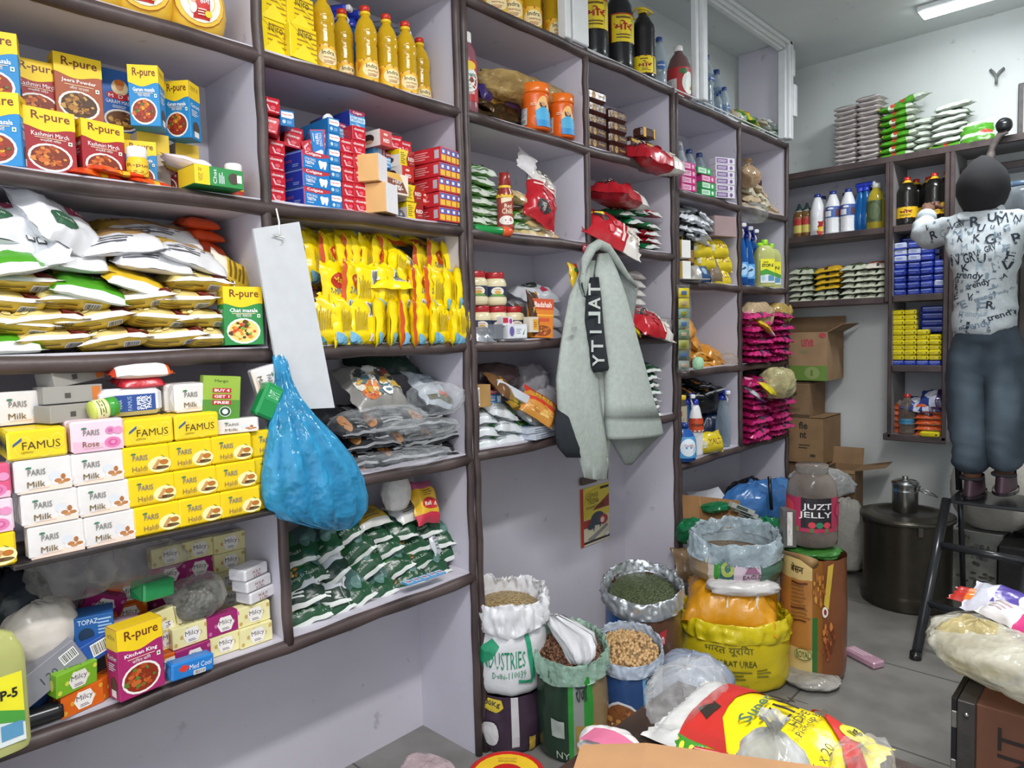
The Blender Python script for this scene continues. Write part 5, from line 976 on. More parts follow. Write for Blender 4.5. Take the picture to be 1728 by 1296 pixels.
cb2 = cbox('brown_carton', .075, .05, .075, 'a8824c:k', {'f': [('bc', .06, .1, .36, .9)], }); pl(cb2, 815, 680, 'small brown carton with bar code on the bean pouches', 'carton', x=-.01, z=zt+.135, rz=-6)
pl(strong, 842, 674, 'blue and red toothpaste carton beside the small brown carton', 'toothpaste carton', x=-.02, z=zt+.135, rz=4, s=(.75, .7, 1.1))
chp = pouch('chips_packet', .16, .13, .04, bands([(.35, '6a4a2c:f'), (.6, '9a7a3c:f'), (.8, 'c8a82c:f'), (1, '4a8a3c:f')]), [('T', [('dots', .5, .5, .3, .3, 14, ['c89a3c', '8a5a28', 'd8b868'])])], 166); put(chp, L(842, 660, -.05), 'brown and yellow chips packet sloping behind the small cartons', 'packet', rx=40, ry=24)
wfr = cbox('white_carton', .16, .02, .03, 'c8ccd4'); put(wfr, L(862, 668, -.01), 'long narrow white carton sloping over the packets', 'carton', ry=26, rz=-4)
nam = pouch('snack_pouch', .15, .12, .045, lambda u, v, s: 'c8402c:f' if (.45 < v < .6 or .8 < v) else 'c88a3c:f', [('T', [('dots', .5, .25, .4, .2, 24, ['d8a04a', 'b8742c', 'e0b868']), ('t', 'PLETS', .25, .62, .75, .78, 'e8c83c', 0, .02)])], 167); put(nam, L(905, 690, -.01), 'red and orange snack pouch leaning on the bean pouches', 'snack pouch', rx=60, sp=-40, rz=-6)
dkb = crumple('dark_bag', .22, .12, .10, '4c3c3e:f', 168); put(dkb, L(835, 668, -.14)+Vector((0, 0, .02)), 'dark reddish plastic at the back of the lower shelf', 'plastic bag')
wkb = crumple('white_knotted_bag', .24, .16, .27, 'c9c6cc:h', 169, knot=True, amp=.12); put(wkb, L(925, 742, -.10)+Vector((-.03, 0, .0)), 'large whitish knotted plastic bag beside the jacket', 'plastic bag')
wfb = crumple('white_bag', .16, .12, .15, 'b8b4bc:h', 170); put(wfb, L(895, 670, -.16)+Vector((0, 0, -.02)), 'smaller hazy white bag behind the knotted bag', 'plastic bag')
cpk = cbox('flat_book_packet', .18, .12, .02, 'b4bcc8', {'t': [('r', .1, .5, .5, .95, '3a8ac0')], 'f': [('l', .2, .1, .8, .9, 2, '6a7280')]})
for i in range(2): pl(cpk, 922, 742, ('grey blue flat packet under the knotted bag', 'grey blue flat packet lying on the first one')[i], 'packet', x=.02, z=zt+.022*i, rz=10-14*i)
# poster on the wall between the bays
P0, P1 = L(980, 925, -.279), L(1028, 916, -.279); T0 = L(980, 826, -.279)
ww, hh = (P1.y-P0.y), (T0.z-P0.z)
u = empty('wall_poster', (-.278, (P0.y+P1.y)/2, P0.z)); m = MB(); m.box(-ww/2, ww/2, -.002, 0, 0, hh, 'd8c030:g', 0)
deco(m, face(ww, .004, hh, 'f'), [('r', 0, 0, .1, 1, 'b8323a'), ('r', .1, 0, 1, .45, 'd9cfb0'), ('p', [(.4, .58), (1, .8), (1, .58)], '8a3a28'), ('p', [(.1, .3), (.1, .44), (.5, .44), (.3, .3)], 'a83a24'), ('p', [(.2, .1), (.9, .28), (.95, .24), (.4, .05)], '8a8c88'), ('r', .1, .03, 1, .07, '2a2626'), ('e', .58, .42, .24, .12, '3c4650'), ('e', .78, .37, .16, .09, 'b03a30'), ('e', .34, .31, .12, .055, '3c4650'), ('p', [(.28, .34), (.3, .42), (.36, .36)], '3c4650'), ('p', [(.4, .32), (.44, .2), (.48, .32)], '3c4650'), ('p', [(.62, .34), (.66, .24), (.72, .34)], '3c4650'), ('e', .74, .37, .07, .05, 'dcd4c8'), ('p', [(.14, .68), (.2, .9), (.62, .96), (.58, .74)], 'd8c030'), ('t', 'LEEMAN', .2, .80, .6, .89, '2a2620', 0, .03), ('t', 'TREEMA', .22, .70, .62, .79, '2a2620', 0, .03), ('t', 'MOUSE & RAT GLUE TRAP', .18, .62, .8, .67, '3a2c18'), ('r', .68, .92, .98, .96, '2a2620'), ('e', .9, .1, .07, .035, 'e4e0d8')], .0004, 1, 1)
m.build('print', u); u.rotation_euler = (0, 0, rad(90)); tag(u, 'yellow and red glue trap poster with a grey mouse on the wall below the jacket', 'poster')
P = L(990, 808, -.275); m = MB(); m.box(-.055, .055, -.02, 0, -.02, .012, '5a4a3c:p', .002); o = m.build('wall_plate'); o.location = P; o.rotation_euler = (0, 0, rad(90)); tag(o, 'small brown edged plate on the wall just under the jacket hem', 'plate')
# ================================================================== fourth bay
zt = Z2['a']+HT
BLK = flask('dark_oil_bottle', [(.045, 0), (.052, .006), (.054, .02)]+ridged(.054, .03, .085, 3)+[(.053, .09)]+ridged(.053, .1, .22, 7, .002)+[(.05, .245), (.03, .28), (.018, .295), (.0175, .305)], '1c1c1e:g', ([(.02, .302), (.021, .304), (.021, .322), (.018, .325), (0, .3255)], 'e8c424:g'),
    [(.03, .105, 3.4, 'e9cf1c', [('r', 0, .94, 1, 1, 'c8401c'), ('r', 0, 0, 1, .06, 'c8401c'), ('t', 'मोर', .3, .32, .66, .7, '8a1c14', 0, .03), ('l', .36, .74, .66, .88, 1, '5a4a10'), ('l', .4, .12, .62, .28, 2, '5a4a10'), ('r', .7, .06, .74, .94, '3a3a1c')])], 24)
def ringed(u):
    m = MB(); m.tube([(.045*math.cos(a), .045*math.sin(a), .305+.008*math.sin(2*a)) for a in [x*6.283/16 for x in range(16)]], .004, 'e8c424:g', 6, True); m.build('carry_ring', u)
ringed(BLK.root)
pl(BLK, 1099, 138, 'black oil bottle with yellow label and yellow cap on the topmost shelf', 'oil bottle', x=-.02, z=zt, rz=-44, s=.98)
def wrapped():
    u = empty('wrapped_bottle'); body = [(.05, 0), (.06, .006), (.062, .05), (.061, .15), (.062, .24), (.052, .30), (.03, .345), (.02, .36)]
    MB().lathe(body, '1e2023:g', 24).build('body', u)
    m = MB(); m.lathe([(r+.003, z) for r, z in body], '3a3e42:x', 30, fn=lambda p, a: tuple(Vector(p)*(1+.012*math.sin(7*a+p[2]*60)))); m.build('film_wrap', u)
    m = MB(); S = cyl(body, 1.9, .13, .25, .0035); m.grid(lambda a, b: S(a, b)[0], 10, 4, 'e9cf1c'); deco(m, S, [('r', 0, .95, 1, 1, 'b8301c'), ('r', 0, 0, .04, 1, 'b8301c'), ('t', 'मोर', .12, .4, .8, .74, 'a82018', 0, .03), ('l', .2, .78, .8, .92, 1, '6a4a10'), ('l', .2, .1, .8, .3, 2, '6a4a10')], .0006); m.build('label', u)
    m = MB(); m.tube([(.04*math.cos(a), .04*math.sin(a), .35) for a in [x*6.283/16 for x in range(16)]], .005, 'd8bc5a:g', 6, True); m.build('carry_ring', u)
    return Pr(u, .12)
WR = wrapped()
for px, py, t in ((1018, 100, 'nearest the white frame'), (1062, 124, 'in the middle'), (998, 92, 'half hidden behind the white frame')):
    pl(WR, px, py, 'large film wrapped black bottle with yellow label, '+t, 'oil bottle', 'film wrapped black bottles', x=-.055 if px > 1000 else -.115, z=zt+.009, rz=-34, s=(1, 1, .98))
water = flask('water_bottle', [(.028, 0), (.032, .006), (.032, .05), (.029, .06), (.032, .075), (.032, .12), (.029, .16), (.024, .18), (.013, .205), (.0125, .212)], 'c8d4dc:y', ([(.0145, .21), (.015, .212), (.015, .228), (.013, .23), (0, .2305)], '2c4488:g'),
    [(.08, .118, 5.0, 'a8bccc:y', [('e', .5, .5, .14, .45, '2a5a9c'), ('t', 'kinley', .39, .4, .61, .62, 'f0f4f8', 0, .02)])])
KW = dict(cat='water bottle')
pl(water, 1121, 150, 'clear water bottle with blue badge beside the black oil bottle', 'water bottle', x=-.03, z=zt, s=1.0, rz=-40)
jug = flask('sauce_can', [(.05, 0), (.056, .006), (.056, .14), (.054, .16), (.04, .2), (.02, .225), (.018, .235)], '6a4c4a:g', ([(.02, .232), (.022, .235), (.022, .256), (.0, .258)], 'eceae6:g'),
    [(.012, .145, 3.6, 'b02a2c', [('r', .0, 0, .34, .6, 'cfcac8'), ('l', .04, .1, .3, .55, 6, '8a8480'), ('e', .66, .45, .2, .4, 'dfe2da'), ('dots', .8, .35, .14, .3, 14, ['c8a02c', '5a8a3a', 'c8442c']), ('e', .5, .85, .1, .1, '3a6a3a')])], d=.11)
pl(jug, 1160, 172, 'big brown sauce bottle with red and white label behind the frame', 'sauce bottle', x=-.03, z=zt, s=.98, rz=-36)
zt = Z2['b']+HT
cho = cbox('chocolate_bar', .125, .05, .046, '42241f:f', {'f': [('e', .3, .5, .09, .3, 'b8882c'), ('t', 'Dark', .24, .5, .36, .72, '42241f'), ('t', 'Fantasy', .52, .4, .84, .64, 'c8962c', 0, .02), ('e', .05, .5, .04, .25, 'b8882c')]}, bev=.01)
k = 0
for lv, n_ in ((0, 2), (1, 2), (2, 2), (3, 2), (4, 1)):
    for i in range(n_):
        pl(cho, (1010, 1046)[i], (232, 248)[i], f'dark brown biscuit bar with gold print, {"outer" if i == 0 else "inner"} column, {ORD[lv]} from the bottom', 'biscuit bar', 'dark brown biscuit bars', x=-.02, z=zt+.047*lv, rz=0)
cho2 = cbox('biscuit_bar', .05, .05, .13, '4a2a20:f', {'f': [('r', 0, .1, 1, .28, 'd8a41c'), ('r', 0, .8, 1, .9, 'd8a41c')], 'l': [('r', .1, .4, .9, .8, 'c8ccd0')]}, bev=.008)
for px, py, rz, t in ((1070, 258, 8, 'nearest the bar stack'), (1084, 262, -4, 'in the middle'), (1097, 266, 0, 'farthest in')): pl(cho2, px, py, 'brown and yellow bar standing on end, '+t, 'biscuit bar', 'upright biscuit bars', x=-.04, z=zt, rz=rz, s=(1, 1, .85))
pl(cho2, 1084, 262, 'brown and yellow bar lying across the upright ones', 'biscuit bar', x=-.02, z=zt+.135, ry=88, s=(.8, 1, .9))
RBL = redbag('rice_bag', .30, .2, .065, 171)
put(RBL, L(1105, 284, .03)+Vector((-.03, 0, -.01)), 'red and white rice bag lying over the shelf edge by the brown bars', 'rice bag', rx=12, ry=6, rz=-8, s=(1, 1, 1.5))
zt = Z2['c']+HT
put(RBL, L(1060, 342, .0)+Vector((-.06, 0, -.01)), 'large red rice bag lying on top of the red and green packets', 'rice bag', rx=8, ry=4, rz=8, s=(1.05, 1, 1.35))
put(RB, L(1035, 394, .03)+Vector((-.03, 0, -.02)), 'red bag with black oval slumped upside down over the packets', 'rice bag', rx=46, sp=-38, rz=-6, s=1.25)
pk = [pouch('tea_packet', .11, .14, .032, solid(c+':f'), [('T', [('l', .2, .3, .8, .7, 3, 'd8c8c0'), ('r', .0, .0, 1, .1, 'c8ccc8')])], s_, wr=.006) for s_, c in ((172, 'b02432'), (173, '1f7a4a'))]
k = 0
for i, (px, py, c) in enumerate(((1070, 424, 1), (1104, 428, 0), (1066, 416, 0), (1104, 418, 1), (1072, 402, 0), (1106, 408, 0), (1070, 390, 0), (1104, 396, 0), (1076, 376, 1), (1106, 384, 1), (1086, 360, 1), (1108, 362, 0), (1062, 362, 1))):
    pl(pk[c], px, py, f'{"green" if c else "red"} glossy packet in the stack under the red bags, {ORD[i]} counting up', 'packet', 'red and green glossy packets', x=-.02, rx=12, ry=R.uniform(-6, 6))
jar = flask('spread_jar', [(.03, 0), (.034, .004), (.034, .07), (.028, .09), (.026, .094)], 'b8bcb4:y', ([(.029, .092), (.031, .094), (.031, .112), (.029, .115), (0, .1155)], 'e8cc1c:g'), [(.012, .06, 2.2, 'd0c82c', [('r', 0, 0, 1, .4, '2f8a3c'), ('l', .1, .5, .9, .9, 3, '6a6a18')])])
pl(jar, 1016, 416, 'clear jar with yellow lid beside the divider above the jacket', 'jar', x=.0, z=zt, rz=40, s=1.08)
smb = cbox('small_red_box', .035, .03, .03, 'c02a34', {'f': [('t', '2', .3, .2, .7, .8, 'e4e4f0', 0, .03)]}); pl(smb, 1036, 420, 'small red box with a numeral beside the yellow lidded jar', 'box', x=.01, z=zt)
zt = Z2['d']+HT
wpx = pouch('grey_pouch', .15, .14, .045, solid('c4bfbc:f'), [('T', [('l', .1, .1, .4, .4, 2, '8a8480')])], 181, wr=.006)
for i, py in enumerate((540, 520, 502, 484, 466)): pl(wpx, 1078, py, f'whitish grain pouch stacked behind the jacket, {ORD[i]} from the bottom', 'pouch', 'whitish grain pouches', x=-.06, z=zt+.09+.04*i, rx=10, ry=-4+2*i)
put(RBL, L(1098, 546, .03)+Vector((-.04, 0, -.02)), 'red rice bag with dark oval low on the shelf beside the jacket', 'rice bag', rx=40, ry=12, rz=-6, s=(.95, 1, 1.1))
put(RB, L(1050, 475, .0)+Vector((-.05, 0, 0)), 'red packet tip standing behind the jacket shoulder', 'rice bag', rx=76, sp=66, s=.8)
gpq = crumple('clear_pouch', .14, .10, .07, 'b8b4b0:x', 182); put(gpq, L(1115, 562, -.02), 'clear film pouch under the red bag by the bay wall', 'pouch')
ylp = pouch('yellow_sachet', .06, .09, .02, bands([(.5, 'e0c81c:f'), (1, 'd4d8d0:f')], 1), [], 183); put(ylp, L(1068, 556, .02), 'yellow and white sachet poking out beside the jacket sleeve', 'sachet', rx=50, ry=30)
zt = Z2['e']+HT
for i, py in enumerate((694, 679, 664, 649, 634, 618, 602)):
    pl(GP[i % 3], 1102, py, f'dark green packet in the tidy stack beside the jacket, {ORD[i]} from the bottom', 'cumin packet', 'stacked dark green packets', x=.0, z=zt+.033*i, rx=12, rz=R.uniform(-8, 8), ry=R.uniform(-4, 4))
    pl(GP[3], 1068, py-4, f'pale backed dark green packet half behind the sleeve, {ORD[i]} from the bottom', 'cumin packet', 'dark green packets behind the sleeve', x=-.02, z=zt+.033*i, rx=12, ry=R.uniform(-6, 4))
# ================================================================== fifth bay
zt = Z3['a']+HT
kin = flask('water_bottle', [(.034, 0), (.04, .006), (.04, .06)]+ridged(.04, .07, .12, 3, .003)+[(.034, .14), (.04, .16), (.04, .2), (.036, .235), (.016, .275), (.0145, .285)], 'c4d0d8:y', ([(.017, .283), (.0175, .285), (.0175, .303), (.015, .306), (0, .3065)], '2a4078:g'),
    [(.165, .205, 5.5, '9cb4cc:y', [('p', [(.3, .1), (.5, .95), (.7, .1)], '2c4c84'), ('t', 'kinley', .42, .3, .58, .5, 'f0f4f8', 0, .02)])])
for px, py, xx, t in ((1204, 188, -.04, 'nearer'), (1221, 196, -.10, 'farther'), (1190, 184, -.20, 'rearmost')): pl(kin, px, py, f'tall clear water bottle with blue cap behind the white frame, {t} one', 'water bottle', 'tall water bottles', x=xx, z=zt)
for px, py, s_, t in ((1232, 203, .85, 'shorter clear bottle in front of the tall ones'), (1222, 200, .65, 'small clear bottle with blue cap by the tall ones')): pl(water, px, py, t, 'water bottle', x=-.05, z=zt, s=s_)
sp_ = [pouch('snack_pouch', .13, .12, .03, bands([(.3, a+':f'), (.7, b+':f'), (1, c+':f')]), [('T', [('e', .5, .5, .14, .14, 'b8402c')])], s_, wr=.01) for s_, a, b, c in ((201, '4a8a2c', 'c8b42c', '6aa03c'), (202, 'c4c8c4', 'a8b4a8', '7a9a6a'), (203, 'b0a890', 'd0d0cc', '8c9a8c'))]
for i, (px, py, v, rx, ry, zz) in enumerate(((1262, 205, 0, 20, 10, .02), (1256, 192, 2, 30, 0, .07), (1276, 214, 1, 20, -12, .02), (1292, 222, 1, 16, 10, .03), (1306, 228, 1, 20, -8, .02), (1316, 232, 1, 14, 6, .05), (1282, 208, 0, 26, 16, .07), (1300, 218, 2, 20, 10, .08), (1270, 200, 0, 34, -6, .09), (1310, 226, 1, 24, 16, .1))):
    pl(sp_[v], px, py, f'{("green and yellow", "whitish", "pale grey")[v]} snack pouch heaped at the top shelf end, {ORD[i]} placed', 'snack pouch', 'snack pouches on the top shelf', x=-.03, z=zt+zz, rx=rx, ry=ry)
zt = Z3['b']+HT
for px, py, t in ((1160, 322, 'nearest the bay wall'), (1175, 326, 'second'), (1192, 330, 'third'), (1202, 332, 'farthest')): pl(kin, px, py, f'clear bottle with blue cap standing behind the incense boxes, {t}', 'water bottle', 'clear bottles behind the boxes', x=-.16, z=zt, s=.95)
ins = lambda k, lab: cbox('incense_box', .12, .05, .032, k, {'f': [('r', .05, .15, .62, .85, lab), ('l', .1, .3, .58, .7, 2, k), ('e', .8, .5, .08, .3, lab)], 'r': [('r', .1, .1, .9, .9, 'c8c0c8')]})
I1, I2, I3 = ins('c0307c:g', 'e0b0c8'), ins('2f9a54:g', 'cfe4d4'), ins('d4cfd6:g', '6c4a84')
for i, (pr, c, px, py, zz) in enumerate(((I1, 'magenta', 1164, 331, 0), (I1, 'magenta', 1164, 331, .033), (I1, 'magenta', 1164, 331, .066), (I1, 'magenta', 1163, 331, .099), (I2, 'green', 1196, 339, 0), (I2, 'green', 1196, 339, .033), (I1, 'pink', 1196, 339, .066), (I2, 'green', 1190, 337, .099))):
    pl(pr, px, py, f'{c} incense box in the stacks beside the bay wall, {ORD[i]} counting up each stack', 'incense box', 'incense boxes', x=.0, z=zt+zz, s=(.95, 1, 1), rz=-6)
for i in range(6): pl(I3, 1226, 345, f'white and purple incense box in the far stack, {ORD[i]} from the bottom', 'incense box', 'purple incense boxes', x=.03, z=zt+.033*i, rz=-22)
fs = crumple('film_strip', .05, .06, .22, 'c8ccd0:x', 204); put(fs, L(1145, 322, -.02), 'clear film hanging beside the incense boxes', 'plastic film')
zt = Z3['c']+HT
svp = pouch('silver_pouch', .24, .15, .03, bands([(.25, 'd4d8dc:f'), (.36, '3a3c40:f'), (.7, 'c4c8cc:f'), (1, 'a4a8ac:f')], 1), [], 205, wr=.012)
for i, (px, py, rz, rx, ry) in enumerate(((1185, 404, 0, 14, 10), (1190, 394, 8, 16, 6), (1178, 386, -6, 20, 4), (1192, 378, 6, 18, 8), (1182, 370, -4, 24, 2), (1200, 366, 6, 26, 12), (1176, 362, 0, 30, 0), (1196, 412, 10, 16, 22))):
    pl(svp, px, py, f'crinkled silver and black pouch in the heap above the black boxes, {ORD[i]} placed', 'pouch', 'silver pouches', x=-.0, rz=rz, rx=rx, ry=ry)
bk = cbox('black_box', .07, .09, .085, '1e1f22:g', {'f': [('r', .2, .25, .7, .75, '2c2d30'), ('l', .25, .3, .65, .7, 3, '8a8c90'), ('r', .0, .0, .03, 1, 'b8bcc0')], 'l': [('r', .2, .3, .8, .6, 'c8b02c'), ('r', .3, .38, .7, .52, '2a2a20')]})
for i in range(3):
    pl(bk, 1166, 480, f'black box with yellow mark by the bay wall, {ORD[i]} from the bottom', 'box', 'black boxes', x=-.04, z=zt+.087*i)
ytb = cbox('yellow_white_box', .06, .06, .08, 'e8e8e4', {}, {'l': 'dcb85a'})
for i, dz in enumerate((.005, .1)): pl(ytb, 1160, 480, ('open white box with yellow side standing on the shelf', 'open white box with yellow side, the upper one')[i], 'box', 'open white boxes', x=.03, z=zt+dz, rz=-10)
gbxx = cbox('gold_box', .05, .04, .06, '8a6a3c', {'f': [('dots', .5, .5, .45, .45, 10, ['c8a060', '6a4a28'])]}); pl(gbxx, 1168, 482, 'small brown gold box beside the white ones', 'box', x=.0, z=zt+.085)
mal = pouch('yellow_pack', .15, .11, .06, solid('dcc42c:f'), [('T', [('t', 'MALTI', .3, .3, .8, .6, '7a3a2c', 0, .02), ('r', .1, .2, .25, .5, 'c8c4a0')])], 206, wr=.006)
for i, (px, py, zz) in enumerate(((1222, 480, .02), (1224, 470, .10), (1196, 470, .10), (1218, 470, .17), (1190, 470, .16))): pl(mal, px, py, f'yellow wrapped pack with brown lettering, {ORD[i]} counting up the stack', 'pack', 'yellow wrapped packs', x=-.02, z=zt+zz, rx=62 if i < 5 else 0, rz=-20)
blp = pouch('blue_packet', .13, .10, .04, bands([(.4, 'a8a49c:f'), (.8, '2c4a74:f'), (1, '1c2c4a:f')]), [('T', [('e', .6, .5, .12, .2, '7c9ab0')])], 207); pl(blp, 1192, 482, 'grey and blue packet lying at the shelf front under the yellow packs', 'packet', x=.03, z=zt+.03, rx=60, rz=-20)
bwp = pouch('brown_packet', .09, .13, .03, solid('7a6a58:f'), [], 208); pl(bwp, 1220, 482, 'brown packet standing at the shelf front by the yellow packs', 'packet', x=.03, z=zt+.06, rx=66, rz=-20)
pkc = cbox('pinkish_carton', .16, .06, .10, '9c8484:k'); pl(pkc, 1226, 418, 'dull pink carton beside the silver pouches', 'carton', x=.01, z=zt+.235, rz=-14)
wsh = cbox('grey_card', .16, .10, .004, 'b8b6b0'); pl(wsh, 1180, 488, 'grey card sheet sticking out under the black boxes', 'card', x=.06, z=zt+.001, rz=-20)
zt = Z3['d']+HT
obg = [pouch('orange_bag', .22, .16, .07, solid('c8862c:f'), [('T', [('l', .1, .05, .9, .12, 1, 'd8b070')])], s_, wr=.012, pinch=.12) for s_ in (211, 212)]
for i, (px, py, rx, ry, rz) in enumerate(((1196, 624, 14, 2, 0), (1218, 622, 14, 10, 0), (1184, 606, 18, 4, 8), (1212, 606, 24, 16, -4), (1180, 586, 40, 24, 6), (1172, 560, 56, 30, 0))):
    pl(obg[i % 2], px, py, f'ochre plastic bag in the heap, {ORD[i]} counting up', 'bag', 'ochre plastic bags', x=-.03, rx=rx, ry=ry, rz=rz)
lgb = crumple('green_bottle_cap_bag', .06, .05, .06, 'a8d4b0:g', 213); put(lgb, L(1178, 624, .05), 'small pale green bag knot at the shelf edge', 'bag')
clb = crumple('clear_bag', .14, .10, .08, 'b8a888:x', 214); put(clb, L(1226, 622, -.02), 'clear bag end beside the ochre bags', 'bag')
u = empty('hanging_sachet_strip', L(1153, 478, .05)); o0 = u.location
MB().grid(lambda a, b: L(1142+6*b*(1-b)*2+22*a, 480+148*b, .055+.006*math.sin(25*b))-o0, 6, 30, 'b0b4b0:x').build('film', u)
for i, k in enumerate(('d8c42c', 'c8b83c', '7a9a8c', '8c9a84', '6a8a6c', '9aa060', '5c6c64', '8c9a94')):
    m = MB(); f = lambda a, b: L(1145+18*a, 486+17.5*i+16*b, .06+.012*math.sin(math.pi*b)*math.sin(math.pi*a))-o0
    m.grid(f, 6, 6, k+':f'); m.grid(lambda a, b: f(.25+.5*a, .3+.4*b)+Vector((.001, 0, 0)), 4, 4, ('4a6aa0', 'b8a088', '8c8a30')[i % 3]+':f'); m.build('sachet', u)
tag(u, 'strip of small sachets hanging down the near edge of the far shelves', 'sachet strip')
zt = Z3['e']+HT
djr = flask('dark_jar', [(.03, 0), (.034, .004), (.034, .10), (.03, .12), (.027, .13)], '4a443c:g', ([(.029, .128), (.031, .13), (.031, .15), (.0, .153)], 'd8b82c:g'), [(.02, .10, 2.6, 'b0a890', [('r', .1, .4, .5, .7, 'b02c2c'), ('l', .1, .1, .9, .3, 2, '6a6458')])])
pl(djr, 1156, 780, 'dark jar at the bottom by the bay wall, under the yellow lidded one', 'jar', 'dark jars', x=-.02, z=zt, rz=-40)
pl(djr, 1156, 780, 'dark jar with yellow lid standing on another dark jar', 'jar', 'dark jars', x=-.02, z=zt+.155, rz=-40)
pl(SPR, 1170, 779, 'blue spray bottle behind the white bottle on the lowest far shelf', 'spray bottle', x=-.04, z=zt, rz=-30, s=1.25)
tc = flask('toilet_cleaner_bottle', [(.034, 0), (.038, .006)]+ridged(.038, .02, .12, 6, .002)+[(.038, .13), (.036, .17), (.03, .2), (.022, .235), (.014, .25)], 'e4e4e6:g', ([(.015, .25), (.016, .252), (.014, .275), (.0, .277)], '2438a0:g'), [(.12, .185, 3.4, 'c8481c', [('t', 'cleaner', .2, .4, .8, .66, '2a1c14', 0, .02), ('r', 0, .85, 1, 1, 'b02a24'), ('r', 0, 0, 1, .12, 'd8d4d0')])], fn=lambda p, a: (p[0], p[1]*.75, p[2]))
pl(tc, 1184, 778, 'white bottle with blue cap and orange label on the lowest far shelf', 'cleaner bottle', x=.0, z=zt, rz=-36)
lzp = flask('floor_cleaner_bottle', [(.045, 0), (.05, .006), (.05, .08), (.042, .115), (.024, .14), (.018, .146)], '2458a8:g', ([(.02, .145), (.02, .165), (.0, .167)], '24408c:g'), [(.02, .11, 2.8, '4a9ad0', [('e', .5, .5, .26, .42, 'dfe8f0'), ('t', 'Comfy', .36, .5, .64, .66, 'b8402c'), ('e', .82, .3, .08, .14, '8cc4e4')])], fn=lambda p, a: (p[0], p[1]*.6, p[2]))
pl(lzp, 1168, 784, 'squat blue bottle with pale oval label at the shelf front', 'cleaner bottle', x=.045, z=zt, rz=-36, s=1.1)
pl(mal, 1208, 772, 'yellow wrapped pack with red lettering on the lowest far shelf', 'pack', x=.03, z=zt+.05, rx=70, rz=-26)
spc = sprayer('b8c8d4:y', '2438a0:g'); pl(spc, 1229, 764, 'clear spray bottle with blue trigger beside the divider', 'spray bottle', x=-.02, z=zt, s=1.22, rz=-30)
for i, (px, py, w_, h_, k) in enumerate(((1205, 745, .26, .2, '23304c:f'), (1215, 700, .22, .14, '26282e:f'), (1195, 690, .3, .12, '2c2c30:f'))): c = crumple('dark_plastic_bag', w_, .14, h_, k, 215+i); put(c, L(px, py, -.16)+Vector((0, 0, -.02)), f'dark plastic bag at the back of the lowest far shelf, {ORD[i]} from below', 'plastic bag', 'dark plastic bags')
for i, (px, py, ry) in enumerate(((1180, 668, 10), (1210, 660, -4), (1196, 652, 6))): pl(DP[i], px, py, f'dark pouch on top of the dark plastic bags, {ORD[i]} of three', 'pouch', 'dark pouches on the far shelf', x=-.03, rx=16, ry=ry)
# ================================================================== sixth bay
zt = Z3['b']+HT
pap2 = [pouch('papad_bag', .17, .14, .045, solid(k+':f'), [('T', [('dots', .5, .5, .35, .3, 10, [k, 'd0c4a8'])])], s_, wr=.01) for s_, k in ((221, 'b8a488'), (222, 'c8c0a8'))]
for i, (px, py, rx, ry) in enumerate(((1268, 352, 16, 0), (1290, 358, 16, 4), (1310, 363, 14, 0), (1300, 350, 20, 10), (1276, 336, 24, -6), (1294, 336, 22, 12), (1306, 352, 18, 6), (1270, 320, 30, 4), (1290, 322, 28, 14))):
    pl(pap2[i % 2], px, py, f'beige bag of dried snacks in the far heap, {ORD[i]} counting up', 'snack bag', 'beige snack bags', x=-.02, rx=rx, ry=ry)
rnb = crumple('round_snack_bag', .16, .12, .15, 'b09474:h', 223, knot=True); put(rnb, L(1262, 318, .0), 'brownish knotted bag of rings on top of the beige heap', 'bag')
clq = crumple('clear_bag', .2, .12, .1, 'b8b8b4:x', 224); put(clq, L(1272, 366, .05)+Vector((0, 0, -.03)), 'clear bag drooping over the shelf edge by the purple boxes', 'bag')
rdk = cbox('red_black_packet', .10, .06, .03, '8c2a2c', {'f': [('r', .4, 0, 1, 1, '2a2426')]}); pl(rdk, 1284, 318, 'red and black packet at the back of the beige heap', 'packet', x=-.14, z=zt+.2, ry=10)
zt = Z3['c']+HT
SPX = sprayer('1f62b4:t', '2a38a8:g', [(.03, .09, 2.6, '5aa0dc', [('e', .5, .5, .3, .4, 'a8d0f0'), ('p', [(.3, .4), (.6, .7), (.7, .6)], '2a3a60')])])
for i, (px, xx) in enumerate(((1256, .0), (1268, -.03), (1277, -.06))): pl(SPX, px, 489, f'bright blue trigger spray bottle, {ORD[i]} from the divider', 'spray bottle', 'bright blue spray bottles', x=xx, z=zt, rz=-44, s=1.32)
for i, (px, xx, rz) in enumerate(((1298, .02, -38), (1309, -.03, -38), (1318, -.08, -38))): pl(STOP, px, 490, f'flat bottle of pale yellow liquid with lime cap, {ORD[i]} from the spray bottles', 'bottle', 'pale yellow liquid bottles', x=xx, z=zt, rz=rz, s=.97)
def pink(seed): return pouch('pink_pouch', .24, .17, .038, lambda u, v, s: '9c1a54:f' if (v > .12 or s == 'B') else 'c83478:f', [('T', [('r', .7, .1, .95, .5, '3a2a60'), ('e', .3, .4, .1, .12, 'e08aa8'), ('r', .45, .05, .6, .2, '4a4048')])], seed, wr=.012)
PK = [pink(231), pink(232), pink(233)]
for zt, nl, nm, py0 in ((Z3['d']+HT, 8, 'upper', 620), (Z3['e']+HT, 10, 'lower', 740)):
    for lv in range(nl):
        for ci, px in enumerate((1272, 1310)):
            P = L(px, py0+(4 if px < 1300 else -6)*(1 if zt < 1 else 0), -.0); P.z = zt+.0345*lv; P.x = -.045+.02*(lv % 2)
            put(PK[(lv+ci) % 3], P, f'bright pink pouch in the {nm} stack, {"near" if ci == 0 else "far"} column, {ORD[lv]} layer from the bottom', 'pouch', f'pink pouches in the {nm} stack', rz=R.uniform(-8, 8), rx=8, ry=R.uniform(-5, 5), s=(1.12, 1, 1))
